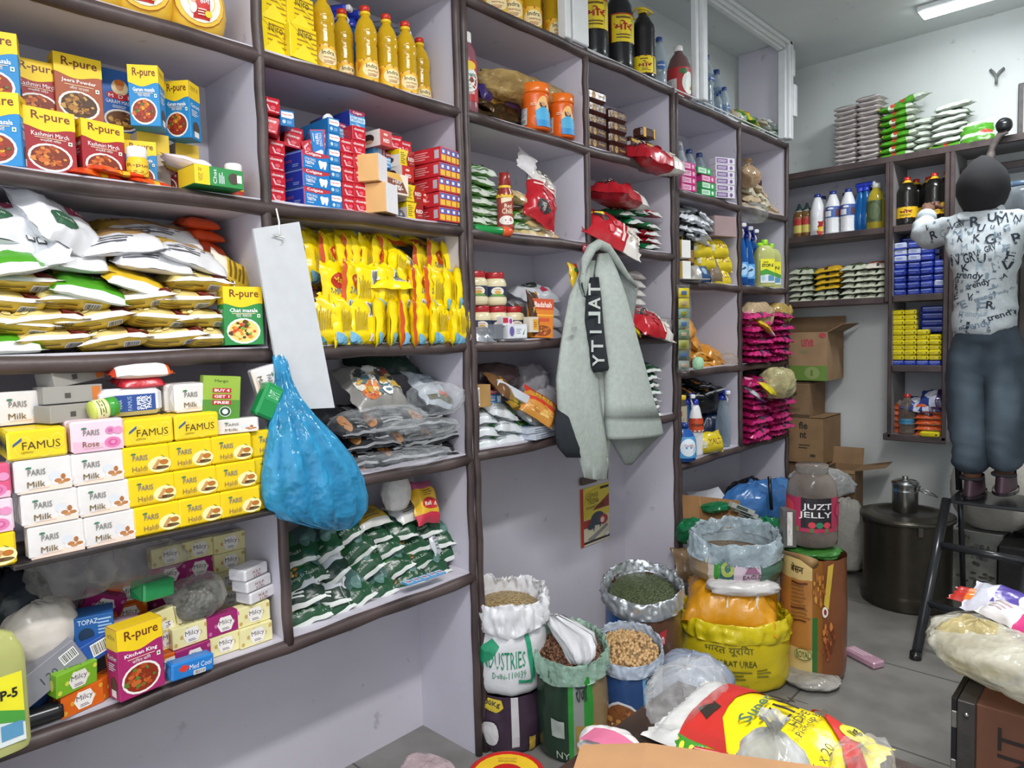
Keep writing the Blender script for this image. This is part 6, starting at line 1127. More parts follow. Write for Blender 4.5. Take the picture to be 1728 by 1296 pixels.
cyb = crumple('clear_yellow_bag', .30, .16, .15, 'c8b08c:h', 234); put(cyb, L(1276, 556, -.03), 'clear bag with brown and yellow goods on the upper pink stack', 'bag')
cyc = crumple('clear_yellow_bag', .22, .15, .13, 'c4a860:h', 235); put(cyc, L(1312, 548, -.05), 'clear bag with yellow goods beside the far panel', 'bag')
ylw = pouch('yellow_packet', .2, .10, .03, bands([(.6, 'd0b02c:f'), (1, 'd8c8c8:f')]), [], 236); put(ylw, L(1288, 556, .03), 'yellow and white packet lying on the upper pink stack', 'packet', rx=30, ry=18)
cyd = crumple('clear_knotted_bag', .26, .18, .17, 'c4bc8c:h', 237); put(cyd, L(1312, 672, .06), 'clear bag with yellow packets bulging over the lower pink stack', 'bag')
yl2 = pouch('yellow_packet', .2, .10, .03, solid('d4c01c:f'), [], 238); put(yl2, L(1296, 660, .06), 'bright yellow packet inside the bulging clear bag mouth', 'packet', rx=40, ry=14)
wbp = pouch('blue_white_packet', .2, .12, .03, bands([(.5, 'b8bcc4:f'), (1, '3c4a8a:f')]), [], 239); put(wbp, L(1268, 668, .0), 'white and blue packet tucked in by the divider above the lower pink stack', 'packet', rx=30, ry=20)
drk = crumple('dark_bag', .25, .12, .09, '3a3840:f', 240); put(drk, L(1270, 648, -.1), 'dark bag at the back above the lower pink stack', 'bag')
# ================================================================== back wall shelves
zt = BZ['a']+.0175; KB = dict(wall='B')
gp_ = [pouch('grey_pouch', .132, .17, .036, solid('c8c0bd:f'), [('T', [('l', .1, .02, .9, .14, 2, '6a6262'), ('e', .5, .5, .2, .2, 'd4ccc8')])], s_, wr=.004, pinch=.03, seam=.45) for s_ in (251, 252)]
for ci, (px, n_) in enumerate(((1425, 13), (1463, 14))):
    for lv in range(n_):
        pl(gp_[(lv+ci) % 2], px+R.uniform(-1.5, 1.5), 280, f'greyish pouch stacked on top of the back shelves, {("corner", "inner")[ci]} column, {ORD[lv]} layer up', 'pouch', 'greyish pouches on the back shelf top', z=zt+.0268*lv, x=-.03, rx=6, ry=R.uniform(-4, 4), **KB)
gk = [pouch('green_packet', .19, .16, .04, (lambda u, v, s: '4a8c24:f' if (u < .3 or .45 < u < .78) else 'c4ccbc:f') if q else (lambda u, v, s: '4f9428:f' if u < .75 else 'b8c0b0:f'), [('T', [('e', .42, .2, .07, .18, 'b8442c'), ('r', .02, .05, .1, .4, 'd8c83c')])], 253+q, wr=.006) for q in (0, 1)]
for lv in range(8): pl(gk[lv % 2], 1513+R.uniform(-5, 5), 268, f'green packet stacked on the back shelf top beside the greyish ones, {ORD[lv]} layer up', 'packet', 'green packets on the back shelf top', z=zt+.037*lv, x=-.02, rx=8, ry=R.uniform(-6, 2), **KB)
pl(gk[0], 1528, 262, 'green packet lying tilted on the very top of the green stack', 'packet', z=zt+.037*8, x=-.04, rx=14, ry=-14, **KB)
wg = [pouch('white_green_packet', .16, .16, .036, lambda u, v, s: ('c0c8bc:f' if v < .4 else '7aa05c:f') if s == 'T' else 'a8b0a4:f', [('T', [('dots', .5, .6, .3, .3, 10, ['8a7a60', 'a89878'])])], s_, wr=.007) for s_ in (255, 256)]
for lv in range(6): pl(wg[lv % 2], 1562+R.uniform(-3, 3), 258, f'whitish packet behind the green stack, {ORD[lv]} layer up', 'packet', 'whitish packets in the middle', z=zt+.033*lv, x=-.06, rx=8, ry=R.uniform(-6, 6), **KB)
for lv in range(7): pl(wg[(lv+1) % 2] if lv > 0 else gk[0], 1602+R.uniform(-3, 3), 250, f'pale green packet in the stack nearest the gooseneck stand, {ORD[lv]} layer up', 'packet', 'pale green packets on the back shelf top', z=zt+.035*lv, x=-.02, rx=10, ry=R.uniform(-8, 4), s=(1.1, 1, 1), **KB)
put(gk[1], B(1645, 246, 4.32)+Vector((0, .06, .065)), 'green packet standing upright at the end of the back shelf top', 'packet', wall='B', rx=70, sp=96, s=(.8, 1, 1))
zt = BZ['b']+.0165
shb = flask('green_capped_bottle', [(.028, 0), (.034, .005), (.036, .03), (.033, .08), (.036, .12), (.03, .155), (.02, .168)], '8a6a3c:t', ([(.021, .166), (.022, .18), (.015, .185), (.005, .215), (0, .216)], '2a3c34:g'), [(.03, .13, 2.4, '9a5a3c', [('r', .1, .05, .9, .5, 'c8b85c'), ('e', .5, .7, .34, .2, 'b0342c')]), (.166, .176, 6, 'dfe2e0', [])])
row(shb, [(1345, 403), (1358, 401)], 'amber bottle with white collar and dark green nozzle, {} from the corner', 'bottle', 'amber nozzle bottles', z=zt, x=-.05, **KB)
wtb = flask('white_bottle', [(.036, 0), (.042, .006)]+ridged(.042, .02, .10, 5, .0025)+[(.043, .12), (.042, .15), (.034, .19), (.02, .23), (.016, .236)], 'dfe0e2:g', ([(.018, .234), (.0185, .236), (.0185, .254), (.0, .256)], '2c3c84:g'))
wtl = flask('white_bottle', [(.036, 0), (.042, .006)]+ridged(.042, .02, .09, 4, .0025)+[(.043, .12), (.042, .16), (.034, .195), (.02, .235), (.016, .24)], 'dfe0e2:g', ([(.018, .238), (.0185, .24), (.0185, .258), (.0, .26)], '2c3c84:g'), [(.10, .165, 4, '3c5a9c', [('r', .3, .1, .52, .6, 'dfe4ea'), ('r', .22, .1, .3, .9, 'c83a3c'), ('r', .66, .1, .8, .7, '5a3a3c'), ('e', .5, .8, .1, .1, 'e0e4e8')])])
pl(wtb, 1375, 400, 'plain white ribbed bottle with blue cap on the back shelf', 'bottle', z=zt, x=-.03, **KB)
row(wtl, [(1401, 398), (1427, 395)], 'white ribbed bottle with blue band label on the back shelf, {} of two', 'bottle', 'white banded bottles', z=zt, x=-.03, **KB)
row(wtb, [(1384, 398), (1423, 394)], 'plain white bottle standing behind the front ones on the back shelf, {} of two', 'bottle', 'white bottles at the rear', z=zt, x=-.13, **KB)
wrn = pouch('striped_sachet', .03, .09, .008, bands([(.3, 'b8402c:f'), (.6, 'd8b03c:f'), (1, 'a8342c:f')], 1), [], 261); put(wrn, B(1385, 385, 4.335), 'small striped sachet leaning on the plain white bottle', 'sachet', wall='B', rx=80, ry=10)
row(SPR, [(1448, 391), (1458, 390)], 'blue spray bottle on the back shelf, {} from the white bottles', 'spray bottle', 'blue spray bottles on the back shelf', z=zt, x=-.05, s=1.15, rz=80, **KB)
oilf = flask('flat_oil_bottle', [(.04, 0), (.046, .006), (.047, .08), (.045, .15), (.034, .19), (.02, .21), (.017, .218)], 'c8b43c:t', ([(.018, .216), (.02, .22), (.02, .24), (.0, .242)], 'cfd2c8:g'), [(.04, .15, 1.8, '4a5a34', [('e', .5, .5, .46, .48, '3c4a2c'), ('e', .5, .5, .36, .38, '52603c')])])
pl(oilf, 1474, 388, 'golden oil bottle with dark oval label on the back shelf', 'oil bottle', z=zt, x=-.03, s=1.1, **KB)
pl(wtb, 1466, 387, 'white bottle behind the golden oil bottle', 'bottle', z=zt, x=-.14, s=1.05, **KB)
pl(kin, 1496, 386, 'clear bottle with dark cap beside the upright on the back shelf', 'water bottle', z=zt, x=-.06, s=.95, **KB)
BOB = flask('dark_oil_bottle', [(.044, 0), (.05, .006), (.052, .02)]+ridged(.052, .03, .08, 3)+[(.05, .1), (.052, .13)]+ridged(.052, .14, .19, 3)+[(.044, .215), (.026, .24), (.016, .248), (.0155, .255)], '1b1a18:g', ([(.0165, .254), (.017, .256), (.017, .272), (.0, .274)], 'c8342c:g'), [(.045, .105, 3.2, 'e0b81c', [('r', 0, .92, 1, 1, 'b8341c'), ('r', 0, 0, 1, .06, 'b8341c'), ('t', 'मोर', .3, .42, .68, .78, '8a1c14', 0, .03), ('l', .3, .14, .7, .34, 2, '5a4a10')]), (.24, .254, 6, 'dcb41c', [])])
for px, py, xx, t in ((1526, 383, -.03, 'nearest the upright, front'), (1541, 380, -.13, 'behind the first one'), (1562, 378, -.12, 'behind the reached one'), (1572, 378, -.03, 'being reached for by the person'), (1594, 376, -.04, 'beside the far upright')): pl(BOB, px, py, 'dark mustard oil bottle with yellow label, '+t, 'oil bottle', 'dark oil bottles on the back shelf', z=zt, x=xx, rz=8, **KB)
zt = BZ['c']+.0165
def jp(k1, k2, seed): return pouch('grain_packet', .155, .16, .038, lambda u, v, s: (k1 if v < .3 else k2) if s == 'T' else '4a5a3c:f', [('T', [('dots', .5, .6, .36, .3, 12, ['8a5a3c', '6a4a30', 'a87a50']), ('r', .45, .05, .56, .2, '2a2c24')])], seed, wr=.006)
ja, jb, jc = jp('b4b8a4:f', '4a5c3c:f', 271), jp('c8a02c:f', 'd0a028:f', 272), jp('c8c0b4:f', 'b8502c:f', 273)
for ci, (px, py, seq) in enumerate(((1350, 515, 'aaaaaa'), (1394, 512, 'aabbbb'), (1441, 510, 'aaaaaa'), (1480, 507, 'aaaaac'))):
    for lv, ch in enumerate(seq): pl({'a': ja, 'b': jb, 'c': jc}[ch], px+R.uniform(-2, 2), py, f'{ {"a": "dark green and white", "b": "yellow", "c": "orange and white"}[ch]} grain packet, {ORD[ci]} stack from the corner, {ORD[lv]} layer up', 'grain packet', 'grain packets on the back shelf', z=zt+.034*lv, x=-.01, rx=10, ry=R.uniform(-5, 5), **KB)
zt = BZ['c']+.022
bsp = [cbox('blue_sachet_pack', .062, .05, .036, '24389c:f', {'f': [('r', .1, .62, .9, .8, '8c9cd8'), ('l', .2, .2, .8, .5, 2, '5a6cc0')]}, bev=.006), cbox('white_banded_pack', .062, .05, .036, 'b8c0d8:f', {'f': [('r', .0, .0, 1, .25, '24389c'), ('l', .2, .4, .8, .8, 2, '7a86b8')]}, bev=.006)]
for ci, px in enumerate((1518, 1541, 1563, 1586)):
    for lv in range((8, 8, 7, 5)[ci]):
        pl(bsp[1 if (ci, lv) in ((0, 5), (0, 6), (0, 7), (1, 5), (1, 6), (3, 1)) else 0], px, 502, f'{"white banded" if (ci, lv) in ((0, 5), (0, 6), (0, 7), (1, 5), (1, 6), (3, 1)) else "deep blue"} packet, {ORD[ci]} column from the upright, {ORD[lv]} from the bottom', 'packet', 'blue packets on the back shelf', z=zt+.0365*lv, x=-.02+.006*(lv % 2), ry=R.uniform(-3, 3), rz=R.uniform(-4, 4), **KB)
for lv in range(9): pl(bsp[0], 1550, 502, f'deep blue packet in the rear column, {ORD[lv]} from the bottom', 'packet', 'blue packets at the rear', z=zt+.0365*lv, x=-.12, s=(3.2, 1, 1), **KB)
zt = BZ['d']+.0165
ysp = cbox('yellow_bar', .06, .05, .0275, 'd8c81c:f', {'f': [('r', .8, .3, .9, .6, '3a3418'), ('l', .1, .3, .6, .7, 1, 'b8a018')]}, bev=.006)
for ci, (px, n_) in enumerate(((1515, 10), (1535, 10), (1556, 6), (1577, 5))):
    pl(bsp[0], px, 618, f'dark blue packet under the yellow bars, {ORD[ci]} from the upright', 'packet', 'dark blue packets under the bars', z=zt, x=-.02, s=(1, 1, .8), **KB)
    for lv in range(n_): pl(ysp, px, 618, f'yellow wrapped bar, {ORD[ci]} column from the upright, {ORD[lv]} from the bottom', 'bar', 'yellow wrapped bars', z=zt+.03+.028*lv, x=-.015+.005*(lv % 2), ry=R.uniform(-3, 3), **KB)
for lv in range(3): pl(ysp, 1592, 616, f'yellow bar standing on end by the far upright, {ORD[lv]} from below', 'bar', 'upright yellow bars', z=zt+.035+.075*lv, x=.0, ry=90, s=(1.2, 1, .9), **KB)
for lv in range(4): pl(bsp[0], 1572, 618, f'dark blue packet high behind the yellow bars, {ORD[lv]} from below', 'packet', 'dark blue packets behind the bars', z=zt+.18+.037*lv, x=-.09, s=(1.9, 1, 1), **KB)
zt = BZ['e']+.0165
ork = pouch('orange_white_packet', .16, .14, .036, lambda u, v, s: 'c8c0b8:f' if v > .2 or s == 'B' else 'c8582c:f', [('T', [('r', .1+.25*i, .02, .2+.25*i, .3, 'b84a24') for i in range(4)])], 281, wr=.005)
for lv in range(6): pl(ork, 1568, 736, f'orange and white striped packet in the lowest back compartment, {ORD[lv]} layer up', 'packet', 'orange and white packets', z=zt+.032*lv, x=-.01, rx=8, ry=R.uniform(-3, 3), **KB)
for lv in range(5): pl(ork, 1512, 736, f'orange striped packet behind the empty bottle, {ORD[lv]} layer up', 'packet', 'striped packets behind the bottle', z=zt+.034*lv, x=-.06, rx=8, ry=12, s=(.55, 1, 1), **KB)
prp = pouch('purple_blue_pouch', .17, .15, .05, bands([(.4, '2c3c7a:f'), (.6, 'b4b8c8:f'), (1, '3a2a50:f')]), [('T', [('e', .4, .5, .2, .2, 'c0c4d0')])], 282, wr=.01)
for i, (px, py, rx, ry) in enumerate(((1562, 692, 16, 0), (1545, 690, 24, 14), (1576, 678, 34, -8))): put(prp, B(px, py, 4.36)+Vector((0, .06, 0)), f'purple and blue pouch on the striped packets, {ORD[i]} placed', 'pouch', 'purple and blue pouches', wall='B', rx=rx, ry=ry)
wbt = flask('empty_bottle', [(.036, 0), (.042, .006)]+ridged(.042, .02, .1, 4, .003)+[(.042, .12), (.036, .17), (.018, .2), (.015, .21)], 'a89a8c:y', ([(.017, .208), (.0175, .21), (.0175, .226), (0, .228)], 'b0322c:g'), [(.06, .09, 2.2, '3a7a9c', [])])
pl(wbt, 1527, 738, 'murky plastic bottle with red cap and torn label in the lowest back compartment', 'bottle', z=zt, x=.0, **KB)
pl(ysp, 1568, 740, 'yellow packet lying before the striped ones in the lowest back compartment', 'packet', z=zt, x=.02, s=(1.6, 1, 1), **KB)
# plastic tubs behind the person
zt = BZ['b']-.03+.017
ptb = flask('clear_tub', [(.08, 0), (.09, .006), (.092, .12), (.088, .15), (.07, .17)], 'b4bcc2:y', ([(.075, .168), (.08, .172), (.08, .192), (0, .195)], '5a7088:g'))
row(ptb, [(1692, 352), (1722, 350)], 'clear plastic tub with blue lid beside the person, {} of two', 'tub', 'clear plastic tubs', z=zt, x=-.02, wall='B')
# remaining back wall things
def carton(name, w, d, h, k, dec={}, flaps=(), inside='6a543c'):
    u = empty(name); m = MB(); t = .004
    m.box(-w/2, w/2, -d/2, d/2, 0, .005, k+':k', 0)
    for a in ((-w/2, w/2, -d/2, -d/2+t), (-w/2, w/2, d/2-t, d/2), (-w/2, -w/2+t, -d/2+t, d/2-t), (w/2-t, w/2, -d/2+t, d/2-t)): m.box(*a, .005, h, k+':k', 0)
    for f, sp in dec.items(): deco(m, face(w, d, h, f), sp, .0006, 1, 1)
    if not flaps: m.box(-w/2, w/2, -d/2, d/2, h-.004, h+.002, k+':k', 0)
    m.build('body', u)
    for side, ang, ln in flaps:
        m = MB(); a = rad(ang)
        e = {'f': (Vector((0, -d/2, h)), Vector((1, 0, 0)), Vector((0, -1, 0)), w), 'b': (Vector((0, d/2, h)), Vector((-1, 0, 0)), Vector((0, 1, 0)), w), 'l': (Vector((-w/2, 0, h)), Vector((0, -1, 0)), Vector((-1, 0, 0)), d), 'r': (Vector((w/2, 0, h)), Vector((0, 1, 0)), Vector((1, 0, 0)), d)}[side]
        c, ax, out, L_ = e; dr = out*math.cos(a)+Vector((0, 0, math.sin(a))); n = ax.cross(dr).normalized()*.003
        q = [c-ax*L_/2, c+ax*L_/2, c+ax*L_/2+dr*ln, c-ax*L_/2+dr*ln]
        m.add([p for p in q]+[p+n for p in q], [[0, 1, 2, 3], [7, 6, 5, 4], [0, 4, 5, 1], [1, 5, 6, 2], [2, 6, 7, 3], [3, 7, 4, 0]], k+':k'); m.build('flap', u)
    return Pr(u, 0)
# ================================================================== back corner: cartons, drum, can, tin, ladder
def at(pr, P, label, cat, group=None, **k): return put(pr, P, label, cat, group, wall='F', **k)
def cart(name, px1, pxs, pyt, pyb, wd, k, dec, flaps, label, yf=4.27, d=.28, rz=0):
    b = B(px1, pyb, yf); t = B(px1, pyt, yf); h = t.z-b.z
    pr = carton(name, wd, d, h, k, dec, flaps); return at(pr, (b.x-wd/2, yf+d/2, b.z), label, 'carton', jit=0, rz=rz), h
cart('carton', 1396, 1420, 560, 643, .40, '9a7c5c', {'f': [('r', 0, 0, 1, .31, '6a8a3c'), ('t', 'une', .62, .70, .80, .86, 'b0424c', 0, .03), ('t', 'health', .6, .56, .73, .66, '7c8a5a'), ('e', .78, .16, .11, .13, '8a9c5c'), ('t', '1', .76, .1, .79, .22, '5c7438'), ('e', .93, .93, .05, .05, 'b0424c')]}, [('b', 70, .10), ('r', 28, .10), ('l', 40, .1)], 'tan carton with green band and red lettering, topmost of the corner pile, flap open')
cart('carton', 1366, 1390, 646, 706, .36, '84694c', {'f': [('r', .0, .0, 1, .1, '5c4834'), ('p', [(.55, .45), (.6, .6), (.78, .72), (.8, .66), (.66, .55), (.64, .42)], '4a3c2e'), ('t', 'FRAGILE', .6, .2, .84, .28, '5a4834')]}, [], 'battered brown carton with torn print in the middle of the corner pile', d=.26)
cart('carton', 1389, 1405, 706, 784, .38, '90714f', {'f': [('t', 'fie', .62, .74, .76, .9, '3a3026', 0, .03), ('t', 'nt', .64, .54, .74, .68, '3a3026', 0, .03), ('l', .62, .3, .8, .42, 2, '4a3e30'), ('r', .8, .14, .88, .2, '4a3e30')]}, [], 'brown carton with dark lettering, lowest visible of the corner pile', d=.30)
wz = B(1380, 786, 4.27).z
pr = carton('carton', .40, .3, wz-.004, '7c6248'); at(pr, (B(1400, 786, 4.27).x-.22, 4.43, 0), 'plain carton on the floor under the corner pile, mostly hidden', 'carton', jit=0)
q = crumple('white_plastic_bag', .34, .16, .16, 'c8cac8:h', 301, amp=.25); P = B(1385, 836, 4.15); at(q, P, 'crumpled whitish clear plastic bag in front of the corner pile', 'plastic bag')
pr = carton('carton', .32, .2, P.z-.006, '7c6248'); at(pr, (P.x-.03, 4.15, 0), 'plain carton on the floor under the whitish plastic bag', 'carton', jit=0)
q = crumple('dirty_white_sack', .20, .12, .40, 'a8a59c:c', 302, amp=.2); at(q, B(1430, 962, 4.09), 'grubby white sack slung against the dark stand behind the jelly jar', 'sack')
pr = carton('carton', .20, .22, .25, '8a6c4c', {}, [('r', 12, .16), ('b', 75, .10), ('f', -60, .02)]); P = B(1433, 868, 4.2); oc = at(pr, (P.x-.09, 4.33, P.z), 'open brown carton with a flap out, on the dark stand by the drum', 'carton', rz=6)
m = MB(); m.box(-.14, .14, -.14, .14, P.z-.04, P.z-.003, '5a5448:d', .003); [m.box(a-.02, a+.02, b-.02, b+.02, 0, P.z-.04, '26231f:d', .002) for a in (-.12, .12) for b in (-.12, .12)]; m.box(-.1, .1, -.1, .1, .02, P.z-.08, '1e1c1a:d', .002)
o = m.build('low_stand'); o.location = (P.x-.06, 4.33, 0); tag(o, 'dark low stand carrying the open carton beside the drum', 'stand')
u = empty('storage_drum', (.712, 3.89, 0)); zt = .455; DR = '4a453d:m'
MB().lathe([(.20, 0), (.205, .01), (.2, .03), (.205, .05), (.2, .07)]+[(.198+.0022*(i % 2), .08+.34*i/26) for i in range(27)]+[(.205, .44), (.2, zt-.01)], DR, 40).build('body', u)
MB().lathe([(.0, zt+.004), (.12, zt+.004), (.13, zt+.01), (.175, zt+.008), (.2, zt-.002), (.214, zt-.004), (.216, zt-.022), (.21, zt-.026), (.0, zt-.02)], '5c574e:m', 40, cap=False).build('lid', u)
for a in (200, 300): m = MB(); m.box(-.012, .012, -.006, .006, zt-.07, zt-.02, '7c776c:b', .002); o = m.build('latch', u); o.location = (.207*math.cos(rad(a)), .207*math.sin(rad(a)), 0); o.rotation_euler.z = rad(a+90)
tag(u, 'big dull steel drum with lid standing in the back corner', 'drum')
P = B(1527, 866, 3.86); u = empty('milk_can', (P.x, 3.86, zt+.012)); ST = 'a8aaa8:b'
MB().lathe([(.056, 0), (.058, .004), (.058, .10), (.0595, .104), (.058, .108), (.058, .135), (.062, .14), (.06, .146)], ST, 32).build('body', u)
MB().lathe([(.061, .142), (.062, .148), (.05, .158), (.014, .162), (.012, .17), (.016, .176), (.0, .18)], ST, 32, cap=False).build('lid', u)
m = MB(); m.tube([(.058, -.02, .12), (.09, -.03, .112), (.125, -.02, .10), (.14, .01, .088), (.125, .04, .09), (.09, .05, .105), (.058, .03, .12)], .003, ST, 8); m.build('handle', u)
for y in (-.02, .03): m = MB(); m.box(.054, .062, y-.01, y+.01, .11, .13, ST, .002); m.build('handle_lug', u)
tag(u, 'small shiny steel milk can with wire handle standing on the drum', 'can')
P = B(1636, 1032, 4.25); tin = cbox('oil_tin', .22, .2, .31, '8c8c84:s', {'f': [('t', 'TIN', .1, .86, .35, .94, '3a3a38'), ('dots', .5, .6, .3, .2, 14, ['4a4a46', '6a6a64', '55554f']), ('t', 'SA', .55, .62, .8, .8, '3c3c3a'), ('dots', .5, .2, .45, .15, 20, ['5c5a52', '44423c'])]}); at(tin, (P.x+.03, 4.36, 0), 'dirty white square tin on the floor behind the ladder', 'tin')
q = crumple('white_sack', .38, .24, .42, 'bdb9b0:c', 303, amp=.12, flat=.2); at(q, (1.0, 4.36, .315), 'bulging white woven sack behind the ladder on top of the tin', 'sack')
q = crumple('white_sack', .22, .24, .34, 'b4b0a8:c', 304, amp=.12); at(q, (1.3, 4.28, .302), 'white sack end further along behind the ladder', 'sack')
m = MB(); m.box(1.06, 1.5, 4.10, 4.41, 0, .30, '1d1c1b:d', .01); o = m.build('dark_chest'); tag(o, 'dark chest on the floor beside the white tin', 'trunk')
m = MB(); m.box(1.08, 1.5, 4.43, 4.60, 0, 1.75, '34312e:d', .01); o = m.build('dark_cabinet'); tag(o, 'dark cabinet side against the back wall beside the person', 'cabinet')
LK = '2b2d30:g'; SZ = B(1640, 806, 3.78).z-.090; u = empty('step_ladder', (.915, 3.215, 0)); O = Vector((.915, 3.215, 0))
def lb(name, p, q, r=.017, k=LK):
    m = MB(); m.tube([Vector(p)-O, Vector(q)-O], r, k, 10); return m.build(name, u)
la, lb_ = Vector((.915, 3.215, 0)), Vector((.93, 3.66, SZ)); ra, rb = Vector((1.23, 3.12, 0)), Vector((1.28, 3.63, SZ))
lb('rail', la, lb_, .02); lb('rail', ra, rb, .02); lb('upper_rail', (.925, 3.95, SZ-.01), (.868, 4.06, 1.27), .015); lb('upper_rail', (1.285, 3.94, SZ-.01), (1.25, 4.05, 1.27), .015)
lb('rear_leg', (.935, 3.92, SZ-.02), (.92, 4.12, 0), .013); lb('rear_leg', (1.285, 3.90, SZ-.02), (1.27, 4.10, 0), .013)
for t in (.33, .70): lb('rung', la.lerp(lb_, t), ra.lerp(rb, t), .017)
m = MB(); m.box(.93, 1.28, 3.66, 3.96, SZ-.016, SZ-.002, '2b2d30:g', .004); m.v = [tuple(Vector(v)-O) for v in m.v]; m.build('top_step', u)
for p in (la, ra): m = MB(); m.lathe([(.022, 0), (.024, .003), (.022, .03)], '1a1a1a:g', 12); o = m.build('foot', u); o.location = p-O
tag(u, 'black tubular step ladder on which the person stands', 'ladder')
cp = crumple('yellow_bag_corner', .05, .03, .07, 'b8a83c:h', 305); at(cp, B(1604, 640, 4.35), 'yellowish plastic scrap caught beside the shelf end behind the person', 'plastic scrap')
# ================================================================== person on the ladder, back turned
def skin(nodes, edges, root, k, name, parent=None, sub=2, f=1.12):
    me = bpy.data.meshes.new(name); ids = list(nodes)
    me.from_pydata([nodes[n][0] for n in ids], [(ids.index(a), ids.index(b)) for a, b in edges], [])
    o = bpy.data.objects.new(name, me); COL.objects.link(o)
    sk = o.modifiers.new('s', 'SKIN'); sk.use_smooth_shade = True; ss = o.modifiers.new('u', 'SUBSURF'); ss.levels = ss.render_levels = sub
    for i, n in enumerate(ids):
        v = me.skin_vertices[0].data[i]; r = nodes[n][1]; v.radius = (r[0]*f, r[1]*f) if isinstance(r, tuple) else (r*f, r*f); v.use_root = n == root
    dg = bpy.context.evaluated_depsgraph_get(); m2 = bpy.data.meshes.new_from_object(o.evaluated_get(dg)); m2.name = name
    o.modifiers.clear(); o.data = m2; bpy.data.meshes.remove(me); m2.materials.clear(); m2.materials.append(mat(k)); m2.polygons.foreach_set('use_smooth', [True]*len(m2.polygons))
    if parent: o.parent = parent
    return o
YP = 3.76
def bp_(px, py, y=YP): p = B(px, py, y); return p
PO = Vector((1.03, YP, .64)); per = empty('person', PO); v_ = lambda p: Vector(p)-PO
neck, headc = bp_(1664, 352), bp_(1660, 312); hipc = bp_(1662, 585)
Lsh, Rsh = bp_(1612, 384), bp_(1722, 380); Lel = bp_(1557, 402, 3.86); Lwr = bp_(1564, 362, 4.03); Lha = bp_(1568, 345, 4.10)
Rel = Vector((Rsh.x+.13, 3.86, Rsh.z-.05)); Rwr = Vector((Rsh.x+.16, 4.05, Rsh.z+.1)); Rha = Rwr+Vector((.0, .07, .03))
Lk, Rk = bp_(1636, 690, 3.74), bp_(1695, 690, 3.74); La, Ra = bp_(1640, 806, 3.78), bp_(1694, 800, 3.78)
chest, waist = bp_(1664, 415), bp_(1662, 500)
SKIN = '6e4c3a:p'
bn = {'pelvis': (v_(hipc), (.12, .085)), 'waist': (v_(waist), (.11, .08)), 'chest': (v_(chest), (.13, .09)), 'neck0': (v_(bp_(1664, 372)), (.06, .055)), 'neck': (v_(neck), .045), 'jaw': (v_(headc)+Vector((0, .01, -.05)), (.055, .06)), 'head': (v_(headc), (.075, .09)), 'crown': (v_(headc)+Vector((0, -.005, .07)), (.06, .075)),
      'lsh': (v_(Lsh), .045), 'lel': (v_(Lel), .037), 'lwr': (v_(Lwr), .025), 'lpalm': (v_(Lha), (.034, .017)), 'rsh': (v_(Rsh), .045), 'rel': (v_(Rel), .037), 'rwr': (v_(Rwr), .025), 'rpalm': (v_(Rha), (.034, .017)),
      'lhip': (v_(bp_(1637, 600)), .075), 'lk': (v_(Lk), .052), 'la': (v_(La), .036), 'rhip': (v_(bp_(1692, 600)), .075), 'rk': (v_(Rk), .052), 'ra': (v_(Ra), .036), 'lt': (v_(La)+Vector((0, .10, -.04)), (.034, .02)), 'rt': (v_(Ra)+Vector((0, .10, -.04)), (.034, .02))}
be = [('pelvis', 'waist'), ('waist', 'chest'), ('chest', 'neck0'), ('neck0', 'neck'), ('neck', 'jaw'), ('jaw', 'head'), ('head', 'crown'), ('chest', 'lsh'), ('lsh', 'lel'), ('lel', 'lwr'), ('lwr', 'lpalm'), ('chest', 'rsh'), ('rsh', 'rel'), ('rel', 'rwr'), ('rwr', 'rpalm'), ('pelvis', 'lhip'), ('lhip', 'lk'), ('lk', 'la'), ('la', 'lt'), ('pelvis', 'rhip'), ('rhip', 'rk'), ('rk', 'ra'), ('ra', 'rt')]
body = skin(bn, be, 'pelvis', SKIN, 'body', per)
bmb = bmesh.new(); bmb.from_mesh(body.data)
def addmesh(o):
    t = o.data.copy(); bmb.from_mesh(t); bpy.data.objects.remove(o); bpy.data.meshes.remove(t)
for hand, sgn in ((v_(Lha), 1), (v_(Rha), -1)):     # five separate fingers reaching forward and curling
    for i in range(4):
        x0 = (-.024+.016*i)*1.0; ln = (.9, 1.05, 1.0, .8)[i]; b0 = hand+Vector((x0*.9, .02, .004)); dr = [Vector((x0*.25, .035*ln, .006)), Vector((x0*.1, .026*ln, -.008)), Vector((0, .014*ln, -.018))]
        n_ = {'a': (b0, .0095)}; c = b0; ee = []
        for j, d_ in enumerate(dr): c = c+d_; n_['bcd'[j]] = (c, .009-.0008*j); ee.append(('abcd'[j], 'bcd'[j]))
        addmesh(skin(n_, ee, 'a', SKIN, 'finger', None, 1))
    b0 = hand+Vector((.024*sgn, -.012, -.004)); addmesh(skin({'a': (b0, .012), 'b': (b0+Vector((.024*sgn, .022, -.014)), .010), 'c': (b0+Vector((.026*sgn, .045, -.02)), .009)}, [('a', 'b'), ('b', 'c')], 'a', SKIN, 'thumb', None, 1))
hc = v_(headc)
for p, r in (((0, .097, -.015), (.013, .02, .024)), ((0, .085, -.055), (.022, .008, .006)), ((-.082, .01, -.01), (.008, .02, .028)), ((.082, .01, -.01), (.008, .02, .028)), ((-.03, .086, .01), (.012, .006, .008)), ((.03, .086, .01), (.012, .006, .008))):
    g = bmesh.ops.create_uvsphere(bmb, u_segments=12, v_segments=8, radius=1)
    for vv in g['verts']: vv.co = Vector((vv.co.x*r[0], vv.co.y*r[1], vv.co.z*r[2]))+hc+Vector(p)
bmb.to_mesh(body.data); bmb.free(); body.data.polygons.foreach_set('use_smooth', [True]*len(body.data.polygons))
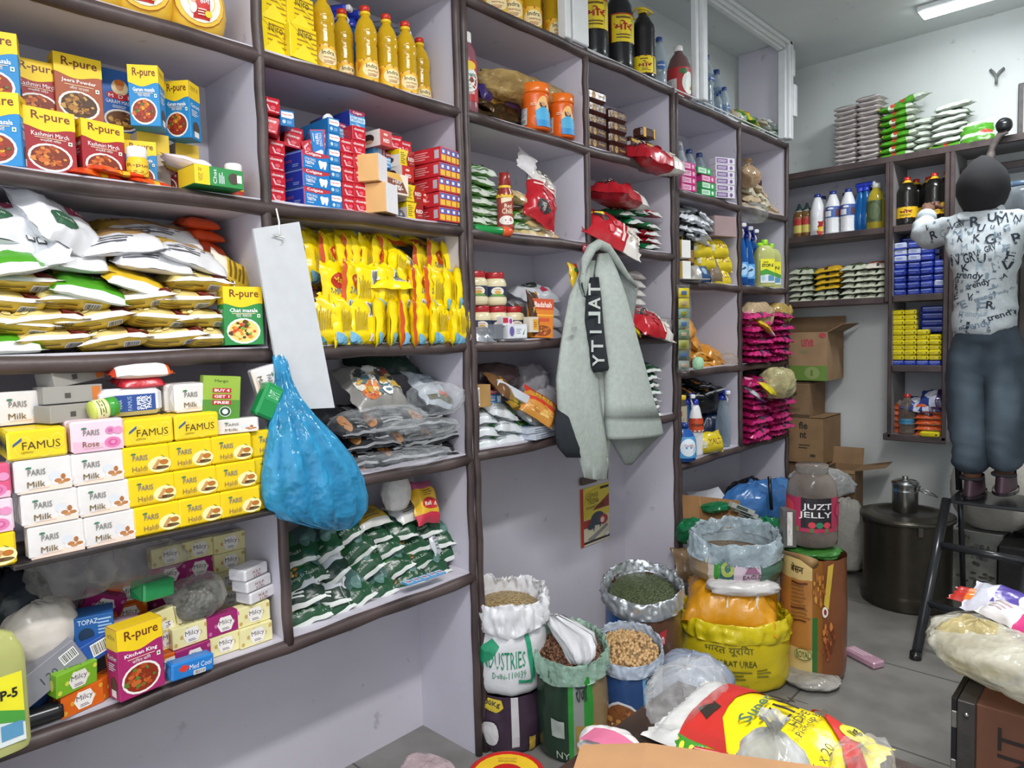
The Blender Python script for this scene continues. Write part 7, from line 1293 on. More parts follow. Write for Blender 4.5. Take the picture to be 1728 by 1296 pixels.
# turban cap, gathered to a soft point behind
m = MB(); tb_ = [bp_(1658, y_) for y_ in (352, 340, 325, 305, 290, 278, 268, 262)]
hw = [.074, .090, .103, .101, .086, .062, .038, .008]; dpth = [.095, .112, .120, .118, .102, .078, .045, .01]
prf = []
def tf(a, b):
    t = b*7; i = min(6, int(t)); w_ = t-i; s1 = hw[i]*(1-w_)+hw[i+1]*w_; s2 = dpth[i]*(1-w_)+dpth[i+1]*w_; c = tb_[i].lerp(tb_[i+1], w_); A = 6.283*a; wr = 1+.012*math.sin(5*A+9*b)
    return v_(Vector((c.x+s1*math.cos(A)*wr, YP+.01+s2*math.sin(A)*wr, c.z+(.02*math.sin(A)*(1-b)))))
m.grid(tf, 30, 14, '141216:c', True, True); m.build('turban', per)
# shirt
sn_ = {'hem': (v_(bp_(1662, 572)), (.18, .125)), 'hm2': (v_(bp_(1662, 548)), (.18, .125)), 'low': (v_(bp_(1662, 505)), (.18, .12)), 'mid': (v_(bp_(1663, 455)), (.175, .115)), 'top': (v_(bp_(1664, 405)), (.165, .105)), 'yoke': (v_(bp_(1664, 378)), (.10, .075)), 'coll': (v_(bp_(1664, 360)), (.066, .062)),
      'lsh': (v_(Lsh), .075), 'lua': (v_(Lsh.lerp(Lel, .55)), .066), 'lel': (v_(Lel), .06), 'lcf': (v_(Lel.lerp(Lwr, .75)), .043), 'rsh': (v_(Rsh), .075), 'rua': (v_(Rsh.lerp(Rel, .5)), .066), 'rel': (v_(Rel), .06), 'rcf': (v_(Rel.lerp(Rwr, .75)), .043)}
shirt = skin(sn_, [('hem', 'hm2'), ('hm2', 'low'), ('low', 'mid'), ('mid', 'top'), ('top', 'yoke'), ('yoke', 'coll'), ('top', 'lsh'), ('lsh', 'lua'), ('lua', 'lel'), ('lel', 'lcf'), ('top', 'rsh'), ('rsh', 'rua'), ('rua', 'rel'), ('rel', 'rcf')], 'hem', 'bcc4c8:c', 'shirt', per, 3, 1.05)
def crease(o, amp, freq, seed):
    me = o.data; off = Vector((seed, seed*2, 1)); me.update()
    for vtx in me.vertices:
        q = vtx.co; s_ = noise.noise(Vector((q.x*freq*.6, q.y*freq*.6, q.z*freq*1.7))+off)+.5*noise.noise(Vector((q.x*freq*1.5, q.y*freq, q.z*freq*3.6))+off)
        rg = .35-abs(noise.noise(Vector((q.x*freq*.9+q.z*2, q.y*freq*.7, q.z*freq*2.6+q.x*5))+off))
        vtx.co = q+vtx.normal*amp*(.7*s_+1.1*rg)
    me.update()
crease(shirt, .012, 9, 3)
def onto(o, name, items, lift=.002):
    """print laid on the cloth: text shapes dropped onto the surface from behind the wearer"""
    bv = BVHTree.FromPolygons([v.co[:] for v in o.data.vertices], [p.vertices[:] for p in o.data.polygons]); m = MB()
    for ch, x, z, s_, ang, k in items:
        vs_, fs_ = text2d(ch, .02); ca, sa = math.cos(ang), math.sin(ang); out = []; ok = True; wdt = s_*(.8 if len(ch) == 1 else .45*len(ch))
        for a, b in vs_:
            du, dv = (a-.5)*wdt, (b-.5)*s_; h = bv.ray_cast(Vector((x+du*ca-dv*sa, -2, z+du*sa+dv*ca)), Vector((0, 1, 0)))
            if h[0] is None: ok = False; break
            out.append(h[0]+Vector((0, -lift, 0)))
        if ok: m.add(out, fs_, k)
    t = m.build(name); bm_ = bmesh.new(); bm_.from_mesh(o.data); n0 = len(bm_.faces); base = len(o.data.materials); bm_.from_mesh(t.data); bm_.faces.ensure_lookup_table()
    for f_ in bm_.faces[n0:]: f_.material_index += base
    for mm in t.data.materials: o.data.materials.append(mm)
    bm_.to_mesh(o.data); bm_.free(); bpy.data.objects.remove(t)
rr = random.Random(5); its = []
for row_ in range(14):
    for c_ in range(9):
        x = -.21+.05*c_+rr.uniform(-.016, .016)+(.03 if row_ % 2 else 0); z = (v_(hipc).z+.09)+.041*row_+rr.uniform(-.01, .01)-.03
        its.append((rr.choice(['G', 'R', 'V', 'K', 'J', 'A', 'U', 'N', 'M', 'E', '*', 'trendy', 'GRV', 'U']), x, z, rr.choice((.03, .04, .046, .034)) if rr.random() < .8 else .018, rr.uniform(-.25, .35), rr.choice(('2a3440:c', '2a3440:c', '3a4450:c', '7c8e9c:c', '96a6b0:c'))))
        if rr.random() < .7: its.append((rr.choice(['~', '..', 'mm', 'x', '#', 'il']), x+.03, z+.02, .014, rr.uniform(-.4, .4), '56646f:c'))
onto(shirt, 'print', its)
for (a, b), nm in (((sn_['lcf'][0], v_(Lwr)), 'cuff'), ((sn_['rcf'][0], v_(Rwr)), 'cuff')):
    m = MB(); d_ = (b-a); m.tube([a-d_*.15, a+d_*.25, a+d_*.7], [.046, .047, .044], 'b4bcc0:c', 14); m.build(nm, shirt)
m = MB(); cc = v_(bp_(1664, 356)); m.grid(lambda a, b: cc+Vector((.066*math.cos(6.283*a)*(1+.12*(1-b)), .06*math.sin(6.283*a)*(1+.12*(1-b)), .022*b-.006)), 24, 3, 'b0b8bc:c', True, True); m.build('collar', shirt)
jn = {'w': (v_(bp_(1662, 515)), (.15, .10)), 'w2': (v_(bp_(1662, 552)), (.158, .108)), 'hip': (v_(bp_(1662, 590)), (.165, .12)), 'lh': (v_(bp_(1634, 622)), (.088, .10)), 'lk': (v_(Lk), (.078, .085)), 'lc': (v_(bp_(1638, 755, 3.75)), (.074, .08)), 'la': (v_(La)+Vector((0, 0, .012)), (.07, .08)), 'rh': (v_(bp_(1694, 622)), (.088, .10)), 'rk': (v_(Rk), (.08, .085)), 'rc': (v_(bp_(1694, 755, 3.75)), (.075, .08)), 'ra': (v_(Ra)+Vector((0, 0, .012)), (.07, .08))}
jeans = skin(jn, [('w', 'w2'), ('w2', 'hip'), ('hip', 'lh'), ('lh', 'lk'), ('lk', 'lc'), ('lc', 'la'), ('hip', 'rh'), ('rh', 'rk'), ('rk', 'rc'), ('rc', 'ra')], 'w', '313c47:j', 'jeans', per, 3, 1.06)
crease(jeans, .013, 8, 8)
wa = jeans.data.attributes.new('wear', 'FLOAT', 'POINT')
for i, q_ in enumerate(jeans.data.vertices):      # worn pale patches down the backs of the legs
    c_ = q_.co; fade = noise.noise(Vector((c_.x*7, c_.z*6, 2)))+.6*noise.noise(Vector((c_.x*26, c_.z*12, 5)))
    near = max(0, 1-(min(abs(c_.x-v_(Lk).x), abs(c_.x-v_(Rk).x))/.07)**2); zz_ = max(0, 1-((c_.z-v_(Lk).z+.03)/.36)**2)
    wa.data[i].value = max(0, min(1, near*zz_*.85+.4*fade-.1))
onto(jeans, 'lettering', [('TRUE', v_(bp_(1712, 561)).x, v_(bp_(1712, 561)).z, .022, .1, 'a8a49c:c')], .003)
for p in (La, Ra):
    u = empty('shoe'); u.parent = per; c = v_(p)
    m = MB(); m.grid(lambda a, b: c+Vector((.045*math.cos(6.283*a)*(1-.12*b)*(.9+.1*math.sin(6.283*a)), .055+.13*math.sin(6.283*a)*(1-.15*b)*1.0, -.075+.075*b)), 24, 6, '4c3540:p', True, True)
    o = m.build('shoe_upper', per); u.parent = None; bpy.data.objects.remove(u)
    m = MB(); m.grid(lambda a, b: c+Vector((.049*math.cos(6.283*a), .055+.136*math.sin(6.283*a), -.088+.016*b)), 24, 2, '2a2226:g', True, True); m.build('sole', o)
    m = MB(); m.tube([c+Vector((.042*math.cos(6.283*t/16), .0+.05*math.sin(6.283*t/16), .0)) for t in range(16)], .008, '2c262a:c', 8, True); m.build('shoe_collar', o)
tag(per, 'person in patterned white shirt, blue jeans and black turban reaching to the shelf', 'person')
# ================================================================== sacks on the floor
def sackb(name, r, h, paint, dec=(), seed=0, bulge=.08, rim=None, fill=None, fz=.0, rimr=.028, sq=1.0, tilt=0, neck=1.0):
    u = empty(name); off = Vector((seed, seed*3, seed*7)); N_ = 10
    def body(a, v):
        A = 6.283*a; q = Vector((math.cos(A), math.sin(A), v*2))*1.5+off
        k = 1+bulge*math.sin(math.pi*min(1, v*1.05))+.05*noise.noise(q)+.025*noise.noise(q*3); k *= (neck+(1-neck)*min(1, (1-v)*3)) if v > .66 else 1
        if v < .06: k *= .9+1.6*v
        return Vector((r*k*math.cos(A), r*k*sq*math.sin(A), h*v+.006*noise.noise(q*2.5)+tilt*math.sin(A)*v))
    def S(a_, b): a = -.25+(a_-.5)*.5; p = body(a, b); A = 6.283*a; return p, Vector((math.cos(A), math.sin(A), 0))
    m = MB(); m.grid(body, 44, 18, lambda a, v: paint((((a+.75) % 1)-.5)*2+.5, v), True, True)
    m.grid(lambda a, b: body(a, 0)*b+Vector((0, 0, 0)), 24, 1, paint(0, 0), True, True)
    deco(m, S, dec, .002, 8, 6); m.build('sack_body', u)
    if rim:
        m = MB(); rn = r*neck
        PR = [(.90, -.3, .4), (.95, .1, .8), (.985, .7, 1), (1.07, 1.0, 1), (1.18, .8, 1), (1.25, .2, 1.1), (1.25, -.5, 1.2), (1.19, -1.0, 1.3)]
        def rf(a, b):
            A = 6.283*a; t = b*7; i = min(6, int(t)); w_ = t-i; k_, z_, am = [PR[i][j]*(1-w_)+PR[i+1][j]*w_ for j in range(3)]
            q = Vector((math.cos(A)*3, math.sin(A)*3, b*1.2))+off
            rd = (.6-2*abs(noise.noise(q*1.4)))*.5+(.6-2*abs(noise.noise(q*3.3)))*.4+(.5-2*abs(noise.noise(q*7)))*.18+.4*noise.noise(q*.5)
            x = rn*(1+(k_-1)*rimr*9)+rimr*.6*rd*am; z = h+rimr*(z_*(1+.35*noise.noise(q*.6))+.35*rd*am)
            return Vector((x*math.cos(A), x*sq*math.sin(A), z+tilt*math.sin(A)))
        m.grid(rf, 120, 18, rim, True, True)
        m.grid(lambda a, b: (lambda A: Vector((r*neck*(1.0-.04*b)*math.cos(A), r*neck*sq*(1.0-.04*b)*math.sin(A), h-(h-fz+.01)*b*.999+tilt*math.sin(A)*(1-b))))(6.283*a), 30, 3, rim, True, True)
        m.build('rolled_rim', u)
    return u
def heap(name, r, sq, dome, k, label, seeds=None, seed=0, tilt=0, rz=0):
    """the grain lying in a sack: nobody would count it"""
    m = MB(); m.grid(lambda a, b: (lambda A: Vector((r*b*math.cos(A), r*sq*b*math.sin(A), dome*(1-b*b)+.004*noise.noise(Vector((9*b*math.cos(A), 9*b*math.sin(A), seed))))))(6.283*a), 28, 8, k, True, True)
    if seeds:
        rr = random.Random(seed); n, sr, ks = seeds; ico = [(0, 0, 1), (.89, 0, .45), (.28, .85, .45), (-.72, .53, .45), (-.72, -.53, .45), (.28, -.85, .45), (.72, .53, -.45), (-.28, .85, -.45), (-.89, 0, -.45), (-.28, -.85, -.45), (.72, -.53, -.45), (0, 0, -1)]
        fs = [(0, 1, 2), (0, 2, 3), (0, 3, 4), (0, 4, 5), (0, 5, 1), (1, 6, 2), (2, 7, 3), (3, 8, 4), (4, 9, 5), (5, 10, 1), (6, 7, 2), (7, 8, 3), (8, 9, 4), (9, 10, 5), (10, 6, 1), (11, 7, 6), (11, 8, 7), (11, 9, 8), (11, 10, 9), (11, 6, 10)]
        for i in range(n):
            a = rr.uniform(0, 6.283); b = math.sqrt(rr.random())*.98; s_ = sr*rr.uniform(.85, 1.15); c = Vector((r*b*math.cos(a), r*sq*b*math.sin(a), dome*(1-b*b)+s_*.4))
            M_ = Matrix.Rotation(rr.uniform(0, 6), 3, 'Z'); m.add([c+M_ @ Vector(p)*s_ for p in ico], fs, ks[i % len(ks)], True)
    m.v = [(x, y, z+tilt*y/r) for x, y, z in m.v]; o = m.build(name); o.rotation_euler.z = rad(rz); tag(o, label, 'grain', None, 'stuff'); return o
def spot(u, P, label, rz, cat='sack', rx=0, ry=0):
    u.location = P; u.rotation_euler = (Matrix.Rotation(rad(rz), 4, 'Z') @ Matrix.Rotation(rad(rx), 4, 'X') @ Matrix.Rotation(rad(ry), 4, 'Y')).to_euler(); tag(u, label, cat); return u
flat = lambda k: (lambda a, v: k)
S1 = Vector((.0, 1.705, 0))
spot(sackb('purple_sack', .125, .20, flat('3c2c3c:f'), [('r', .52, 0, .58, 1, 'c8c4c8'), ('p', [(.28, .8), (.32, .95), (.44, .95), (.46, .84), (.4, .74)], 'c8b02c'), ('t', '30Kg', .3, .83, .43, .92, '2a2418', 0, .02), ('e', .34, .38, .08, .22, 'd8d4d4'), ('r', .66, .05, .72, .3, 'b89a3c')], 401, .1), S1, 'dark purple sack with white stripe standing under the white green-lettered sack', 43)
wh = 'dcdcdf:f'; W = S1+Vector((0, 0, .2))
spot(sackb('white_sack', .13, .27, flat(wh), [('p', [(.24, .62), (.40, .78), (.46, .70), (.40, .52), (.26, .42)], '2f9a70'), ('t', 'INDUSTRIES', .30, .40, .66, .62, '1f8a64', 0, .02), ('t', 'Delhi-110039', .40, .27, .66, .36, '1f8a64'), ('p', [(.66, .88), (.70, .88), (.745, .22), (.705, .22)], '2a9870'), ('p', [(.60, .25), (.72, .22), (.72, .17), (.6, .2)], '2a9870')], 402, .06, wh, None, .2, .05, tilt=.015, neck=.93), W, 'open white sack with green lettering full of pale grain, at the near end', 40)
heap('pale_grain', .118, 1, .02, 'b39a6a:n', 'pale brown grain filling the open white sack', None, 1, .015, 40).location = W+Vector((0, 0, .258))
S2 = Vector((.21, 1.795, 0))
spot(sackb('green_chickpea_sack', .115, .33, lambda a, v: ('2c8a34:f' if .44 < a < .5 or .60 < a < .66 else ('8a8c88:f' if .5 <= a <= .6 else ('22382a:f' if a < .5 else '8a7450:f'))), [('t', 'राजा', .52, .10, .72, .46, '9a7c2c', 90, .02), ('t', 'NY', .34, .06, .46, .14, 'b8c4b0'), ('r', .30, .30, .42, .5, 'a8b0a8'), ('t', 'राजा', .52, .72, .62, .9, '23282a', 0, .02)], 404, .06, 'a4c4b2:h', None, .3, .034, tilt=.03), S2, 'green and grey sack with brown chickpeas between the white and blue sacks', 41)
heap('brown_chickpeas', .106, 1, .03, '5a3a24:n', 'small brown chickpeas filling the green sack', (420, .0062, ['6a4630', '5a3826', '7c5438']), 2, .03, 41).location = S2+Vector((0, 0, .33))
P = S2+Vector((0, 0, .345)); o = ploft('white_sack_flap', [(1038, 924, 944, None, 1.80, .03), (1052, 926, 972, None, 1.79, .05), (1070, 936, 1000, None, 1.77, .06), (1090, 950, 1006, None, 1.755, .05), (1108, 958, 1004, None, 1.745, .04), (1120, 966, 994, None, 1.74, .02)], 'd8d8da:f', 'B', folds=6, amp=.3, n=40, origin=P, seed=3); o.location = P; tag(o, 'folded white sack mouth pulled over the brown chickpeas', 'cloth')
S3 = Vector((.30, 2.0, 0))
spot(sackb('blue_chickpea_sack', .115, .29, lambda a, v: '23406e:f' if (a < .62 and v > .35) else ('b4b8c0:f' if a > .68 else ('b8b8bc:f' if v < .35 else '6a9ac0:f')), [('e', .44, .34, .17, .28, 'c8c8cc'), ('e', .44, .36, .145, .23, '7c4a24'), ('dots', .44, .36, .14, .22, 26, ['a86a34', '8c5226', 'c08a4c', '6a3c1c']), ('t', 'KABULI CHANA', .66, .05, .74, .92, '1e2230', 270, .03), ('e', .60, .08, .06, .06, 'd8c02c'), ('t', '30', .57, .05, .63, .11, '2a2418', 0, .02)], 406, .06, 'a9b3c2:f', None, .26, .022, tilt=.03), S3, 'blue sack printed with a chickpea bowl, full of pale chickpeas', 34)
heap('pale_chickpeas', .108, 1, .025, '9a7c54:n', 'pale yellow chickpeas filling the blue sack', (380, .0068, ['c09a68', 'b08a58', 'cca878']), 3, .03, 34).location = S3+Vector((0, 0, .283))
S4 = Vector((.19, 2.27, 0))
spot(sackb('moong_sack', .14, .40, lambda a, v: '2c5c9c:f' if a < .40 and v < .92 else ('5a3c2c:f' if v > .5 else '2a4a78:f'), [('p', [(.36, .84), (.42, .88), (.56, .78), (.70, .80), (.68, .66), (.52, .62), (.42, .72)], 'b02c34'), ('t', 'Sortex Clean', .41, .67, .67, .78, 'f0e8e4', 0, .01)], 407, .06, 'c8ccd0:m', None, .36, .036, tilt=.035), S4, 'blue sack with red label and silver rolled rim, full of green gram', 33)
heap('green_gram', .128, 1, .015, '4c5632:n', 'small dark green gram filling the silver rimmed sack', None, 4, .035, 33).location = S4+Vector((0, 0, .388))
q = crumple('mint_plastic', .22, .10, .22, '9cc4ae:h', 408, amp=.3); at(q, G(1150, 1135)+Vector((-.06, .04, .0)), 'pale mint crumpled plastic between the gram sack and the yellow sack', 'plastic bag', rz=30)
q = crumple('grey_plastic_bag', .30, .2, .24, '8c95a4:f', 409, amp=.25); at(q, G(1190, 1240)+Vector((-.08, .06, 0)), 'bluish grey shiny plastic bag on the floor before the yellow sack', 'plastic bag')
gg = crumple('green_plastic', .08, .06, .30, '2f6a4c:f', 410); at(gg, (.02, 2.05, 0), 'dark green plastic wedged behind the chickpea sacks', 'plastic bag')
S7 = Vector((.40, 2.60, 0))
spot(sackb('yellow_urea_sack', .20, .24, flat('cfb81c:f'), [('t', 'भारत यूरिया', .34, .66, .62, .82, '6a6420', 0, .01), ('t', 'BHARAT UREA', .38, .48, .64, .58, '5c5a1c', 0, .02), ('l', .42, .26, .62, .42, 3, '7a7424'), ('l', .64, .3, .74, .46, 3, '7a7424'), ('t', 'NEEM COATED', .4, .12, .6, .18, '6a6420')], 411, .08, 'd8c41c:f', None, .2, .04, sq=.8), S7, 'bright yellow urea sack slumped open on the floor', 25)
# cushion-like ochre sack and the striped sack on it
q = pouch('orange_sack', .36, .30, .17, solid('d9961a:f'), [('T', [('p', [(.48, .1), (.50, .1), (.46, .95), (.44, .95)], 'd8d0bc'), ('p', [(.78, .12), (.80, .12), (.74, .95), (.72, .95)], 'd8d0bc')])], 412, (30, 22), .03, .012)
at(q, S7+Vector((-.02, .02, .235)), 'plump orange sack with white seams lying on the yellow sack', 'sack', rz=24, rx=16, ry=4)
spot(sackb('striped_grain_sack', .165, .14, lambda a, v: '9a8464:f' if a < .30 else ('c4b8ac:f' if a < .36 else ('3f8a34:f' if a < .40 else ('2c5f5c:f' if a < .52 else ('c4b4c0:f' if a < .66 else '4a6a5a:f')))), [('e', .46, .6, .045, .26, '9aa84a'), ('e', .46, .6, .02, .12, '2c5f5c'), ('t', 'M/s', .38, .06, .5, .26, '1e3a30', 0, .02), ('t', 'EAGLE', .56, .28, .68, .46, '6a2c4c', 0, .01), ('p', [(.57, .5), (.62, .8), (.67, .5)], '8c5a78')], 413, .12, 'b4c4cc:h', None, .1, .045, sq=.85, tilt=.02), S7+Vector((-.02, .06, .395)), 'sack with green and teal panel and shiny rolled rim on top of the orange one', 25)
q = crumple('white_cloth_fold', .26, .12, .06, 'd0ccca:f', 414, amp=.25); at(q, S7+Vector((.06, -.04, .365)), 'white plastic fold squeezed between the orange and the striped sack', 'cloth', rz=34)
bx = MB(); bx.grid(lambda a, b: (lambda A: Vector((.15*b*math.cos(A), .13*b*math.sin(A), 0)))(6.283*a), 20, 3, '7a6248:n', True, True); o = bx.build('brown_grain'); o.location = S7+Vector((-.02, .06, .50)); tag(o, 'brown grain inside the striped sack', 'grain', None, 'stuff')
S8 = Vector((.63, 2.84, 0))
spot(sackb('gram_flour_sack', .125, .50, lambda a, v: ('d4b878:f' if v < .3 or v > .85 else 'b5793a:f') if a < .50 else ('2c6a2c:f' if a < .56 and v < .55 else ('8c5a24:f' if a < .60 else '7c4a2c:f')), [('t', 'बेसन', .29, .88, .42, .95, '3a2412', 0, .02), ('l', .30, .52, .49, .80, 9, '8a5c2c'), ('r', .30, .80, .46, .815, '5a2a18'), ('r', .30, .60, .44, .612, '5a2a18'), ('r', .30, .50, .45, .512, '5a2a18'), ('dots', .56, .78, .06, .16, 40, ['b0702c', '8c5220', 'c8903c']), ('p', [(.60, .66), (.64, .96), (.70, .98), (.64, .62)], 'c8a83c'), ('dots', .64, .36, .07, .17, 22, ['b0622c', '8c4420', 'c87a3c', '6a3418']), ('e', .61, .60, .025, .045, 'e4e0d8'), ('e', .61, .60, .012, .025, '8c2a2c'), ('e', .42, .24, .08, .05, '3a7a34'), ('e', .42, .24, .075, .045, 'd4b878'), ('t', 'ROYAL', .36, .21, .48, .27, '2f7034', 0, .02), ('e', .33, .07, .016, .02, '4a5a34'), ('e', .38, .07, .016, .02, '4a5a34'), ('r', .42, .05, .45, .09, '2c6a70'), ('e', .48, .07, .016, .02, '2c6a4a')], 415, .04), S8, 'tall printed gram flour sack in clear film carrying the jelly jar', 19)
q = crumple('film_around_sack', .22, .2, .05, 'b0aca4:h', 416); at(q, S8+Vector((.02, -.10, 0)), 'clear film bunched on the floor round the gram flour sack', 'plastic film')
tp_ = crumple('green_sack_top', .20, .19, .04, '3f7a34:f', 417, amp=.3); at(tp_, S8+Vector((0, 0, .485)), 'green and yellow gathered top of the gram flour sack', 'sack top')
jj = flask('jelly_jar', [(.085, 0), (.095, .008), (.097, .03), (.095, .21), (.09, .245), (.07, .275), (.06, .285), (.06, .318)], 'a89c94:y', None, [(.065, .20, 3.6, 'a82c50', [('r', .38, .12, .72, 1, '1e1a20'), ('e', .2, .68, .1, .22, 'c83a48'), ('e', .18, .3, .1, .2, 'd04a78'), ('r', 0, 0, 1, .14, '4a7a3a'), ('t', 'JUZT', .40, .62, .72, .84, 'e8e4e4', 0, .01), ('t', 'JELLY', .36, .38, .72, .6, 'e8e4e4', 0, .01), ('e', .5, .22, .04, .09, 'c83a48'), ('e', .58, .22, .04, .09, '2c7a5a'), ('e', .66, .22, .04, .09, 'c83a48'), ('e', .86, .6, .08, .2, 'b83a60')])], 30)
m = MB(); m.lathe([(.06, .287), (.063, .29), (.06, .295), (.063, .30), (.06, .305), (.063, .312), (.06, .316)], 'b4b0ac:y', 30, cap=False); m.build('screw_neck', jj.root)
MB().lathe([(.02, .004), (.088, .012), (.09, .06), (.0, .065)], '6a4c38:n', 24, cap=False).build('sweets', jj.root)
at(jj, S8+Vector((-.005, 0, .535)), 'large empty clear jelly jar with pink label on the gram flour sack', 'jar', rz=19)
m = MB(); m.tube([(0, 0, 0), (.10, -.02, .012), (.17, -.03, .006)], [.007, .011, .02], '8c6a3c:p', 8); wsp = Pr(m.build('wooden_spoon')); at(wsp, G(1322, 938, .52)+Vector((0, 0, .015)), 'wooden scoop handle lying on the gram flour sack top', 'spoon', rz=-20)
bp2 = cbox('blister_box', .05, .06, .15, 'a8a8a4:y', {'f': [('r', .3, .05, .7, .95, 'c8c6c0'), ('dots', .5, .5, .18, .42, 14, ['dedcd6', 'b0aea8'])]}); at(bp2, G(1330, 920, .53), 'slim clear packet with white strip beside the jelly jar', 'packet', rz=34)
# things lying deep under the far shelves
cb = MB(); cb.box(-.17, .17, -.004, .004, 0, .22, '8a6238:k', 0); [cb.box(x, x+.005, -.006, -.004, 0, .22, 'a07a4c:k', 0) for x in (-.06, .05)]; cbp = Pr(cb.build('cardboard_sheet')); at(cbp, L(1208, 895, .10)+Vector((0, 0, -.05)), 'bent brown cardboard sheet leaning under the far shelves', 'cardboard', rz=62, rx=-34, ry=12)
wpap = MB(); wpap.grid(lambda a, b: Vector(((a-.5)*.22, .02*math.sin(3*a), .10*b)), 8, 3, 'b8b8be:p'); at(Pr(wpap.build('white_paper')), L(1203, 850, -.05)+Vector((0, 0, -.0)), 'folded white paper sheet on the cardboard', 'paper', rz=70, rx=-50)
for i, (px, py, w_, h_, k, t) in enumerate(((1276, 895, .50, .28, '3a6aa4:f', 'big metallic blue bag under the far shelves'), (1310, 850, .30, .16, '4a7cb4:f', 'second metallic blue bag lying on the first'), (1262, 860, .3, .2, '16181e:f', 'black bag behind the blue ones'))):
    q = crumple('blue_bag' if i < 2 else 'black_bag', w_, .2, h_, k, 420+i, amp=.34); at(q, L(px, py, .08 if i < 2 else -.1)+Vector((0, 0, -.03)), t, 'bag', rz=80)
m = MB(); m.tube([(0, 0, 0), (0, 0, .17)], .009, '1c1c20:g', 8); at(Pr(m.build('black_rod')), L(1302, 860, .19), 'short black rod in front of the blue bag', 'rod', ry=-4)
for i, (px, py, w_, h_, t) in enumerate(((1290, 918, .16, .16, 'upright green bag by the blue bag'), (1262, 915, .14, .10, 'green bag beside the white wrappers'), (1166, 905, .16, .11, 'green plastic lump near the bay wall'), (1206, 852, .16, .04, 'green film under the white paper'), (1300, 965, .2, .3, 'dark green bag beside the gram flour sack'))):
    q = crumple('green_plastic_bag', w_, .12, h_, '1f7a4c:h' if i < 4 else '1a4a34:f', 430+i, amp=.28); at(q, L(px, py, .2 if i in (0, 1, 4) else .05)+Vector((0, 0, -.03)), t, 'plastic bag', rz=80)
wrp = cbox('white_wrapper', .14, .03, .025, 'b8b8b4:f', {'f': [('r', .2, .2, .7, .8, '4a5c54')]})
for i in range(3): at(wrp, L(1250+6*i, 862+7*i, .15), f'flattened white wrapper with green panel on the green bags, {ORD[i]} from the wall', 'wrapper', 'white wrappers', rz=62, ry=24)
mi_ = pouch('brown_printed_bag', .22, .16, .07, solid('8c7458:f'), [('T', [('t', 'Miani', .3, .4, .7, .55, 'b8483c', 0, .02)])], 440, wr=.01); at(mi_, L(1170, 950, .06), 'brown bag with red word, standing by the bay wall behind the striped sack', 'bag', rz=60, rx=70)
pkf = cbox('pink_packet', .16, .06, .03, 'b890a0:f', {'t': [('l', .1, .2, .9, .8, 3, 'd8c0c8')]}, bev=.006); at(pkf, G(1455, 1118)+Vector((0, .02, .001)), 'pink shiny packet lying on the floor behind the gram flour sack', 'packet', rz=-28)
# ================================================================== foreground: table, carton, bags, crate
TZ = .60
u = empty('wooden_table', (1.11, 1.0, 0)); TB = '3a2820:d'
m = MB(); m.box(-.26, .27, -.55, .39, TZ-.035, TZ-.001, TB, .006); m.build('table_top', u)
for x in (-.22, .23):
    for y in (-.5, .34): m = MB(); m.box(x-.025, x+.025, y-.025, y+.025, 0, TZ-.035, TB, .004); m.build('leg', u)
tag(u, 'dark brown wooden table carrying the open carton and bag packet', 'table')
rollp = pouch('bag_packet', .385, .25, .07, lambda a, b, s: 'd8d8d6:f' if a < .20 else 'eed91c:f', [('T', [('p', [(.20, .05), (.20, .95), (.40, .96), (.33, .6), (.36, .3), (.46, .05)], 'b8261e'), ('p', [(.22, .3), (.27, .42), (.25, .46), (.32, .4), (.3, .22)], '2a2018'), ('p', [(.44, .82), (.47, .9), (.52, .88), (.52, .8), (.47, .76)], '2a2418'), ('p', [(.60, .99), (.99, .6), (.96, .3), (.88, .52), (.72, .8)], 'c2281e'), ('e', .88, .72, .055, .09, 'e8dc3c'), ('t', '1kg', .86, .68, .91, .78, '2a2418', 90, .02), ('t', 'Super', .44, .30, .52, .72, '4a6a50', 90, .02), ('t', 'ZIM', .53, .36, .64, .86, '2a2018', 90, 0), ('t', 'HDPE', .66, .42, .70, .66, '4a4620', 90, .01), ('t', 'Pick-up Bags', .71, .34, .75, .80, '4a4620', 90, .01), ('t', '16 x 20', .83, .14, .87, .40, '4a4620', 90), ('t', 'MRP Rs. 210', .94, .1, .97, .5, '4a4620', 90)])], 501, (40, 26), .06, .0015, seam=.2, lump=.05)
at(rollp, (1.115, 1.25, TZ+.002), 'large yellow and red packet of pick-up bags lying on the table', 'bag packet', rz=-2, rx=4, jit=0)
q = crumple('clear_wrap_end', .13, .2, .11, 'd4d6d8:x', 502, amp=.3); at(q, (.955, 1.25, TZ+.002), 'clear film end round the white side of the bag packet', 'plastic film')
q = crumple('clear_wrap_end', .09, .16, .09, 'd4d6d8:x', 503, amp=.3); at(q, (1.30, 1.22, TZ+.002), 'clear film end round the yellow side of the bag packet', 'plastic film')
pr = carton('open_carton', .30, .26, .178, 'a67d56', {'t': [('r', .0, .495, 1, .505, '7a5636')]}, ())
m = MB(); n_ = [(-.15, .13, .180), (-.15, -.13, .180), (-.25, -.13, .163), (-.25, .13, .163)]; m.add(n_+[(x, y, z-.004) for x, y, z in n_], [[0, 1, 2, 3], [7, 6, 5, 4], [0, 4, 5, 1], [1, 5, 6, 2], [2, 6, 7, 3], [3, 7, 4, 0]], 'a67d56:k'); m.build('flap', pr.root)
e1, e2 = Vector((.89, .456, 0)), Vector((.456, -.89, 0)); at(pr, Vector((1.10, .87, TZ+.001))+e1*.15+e2*.13, 'open tan carton at the near end of the table', 'carton', rz=27, jit=0)
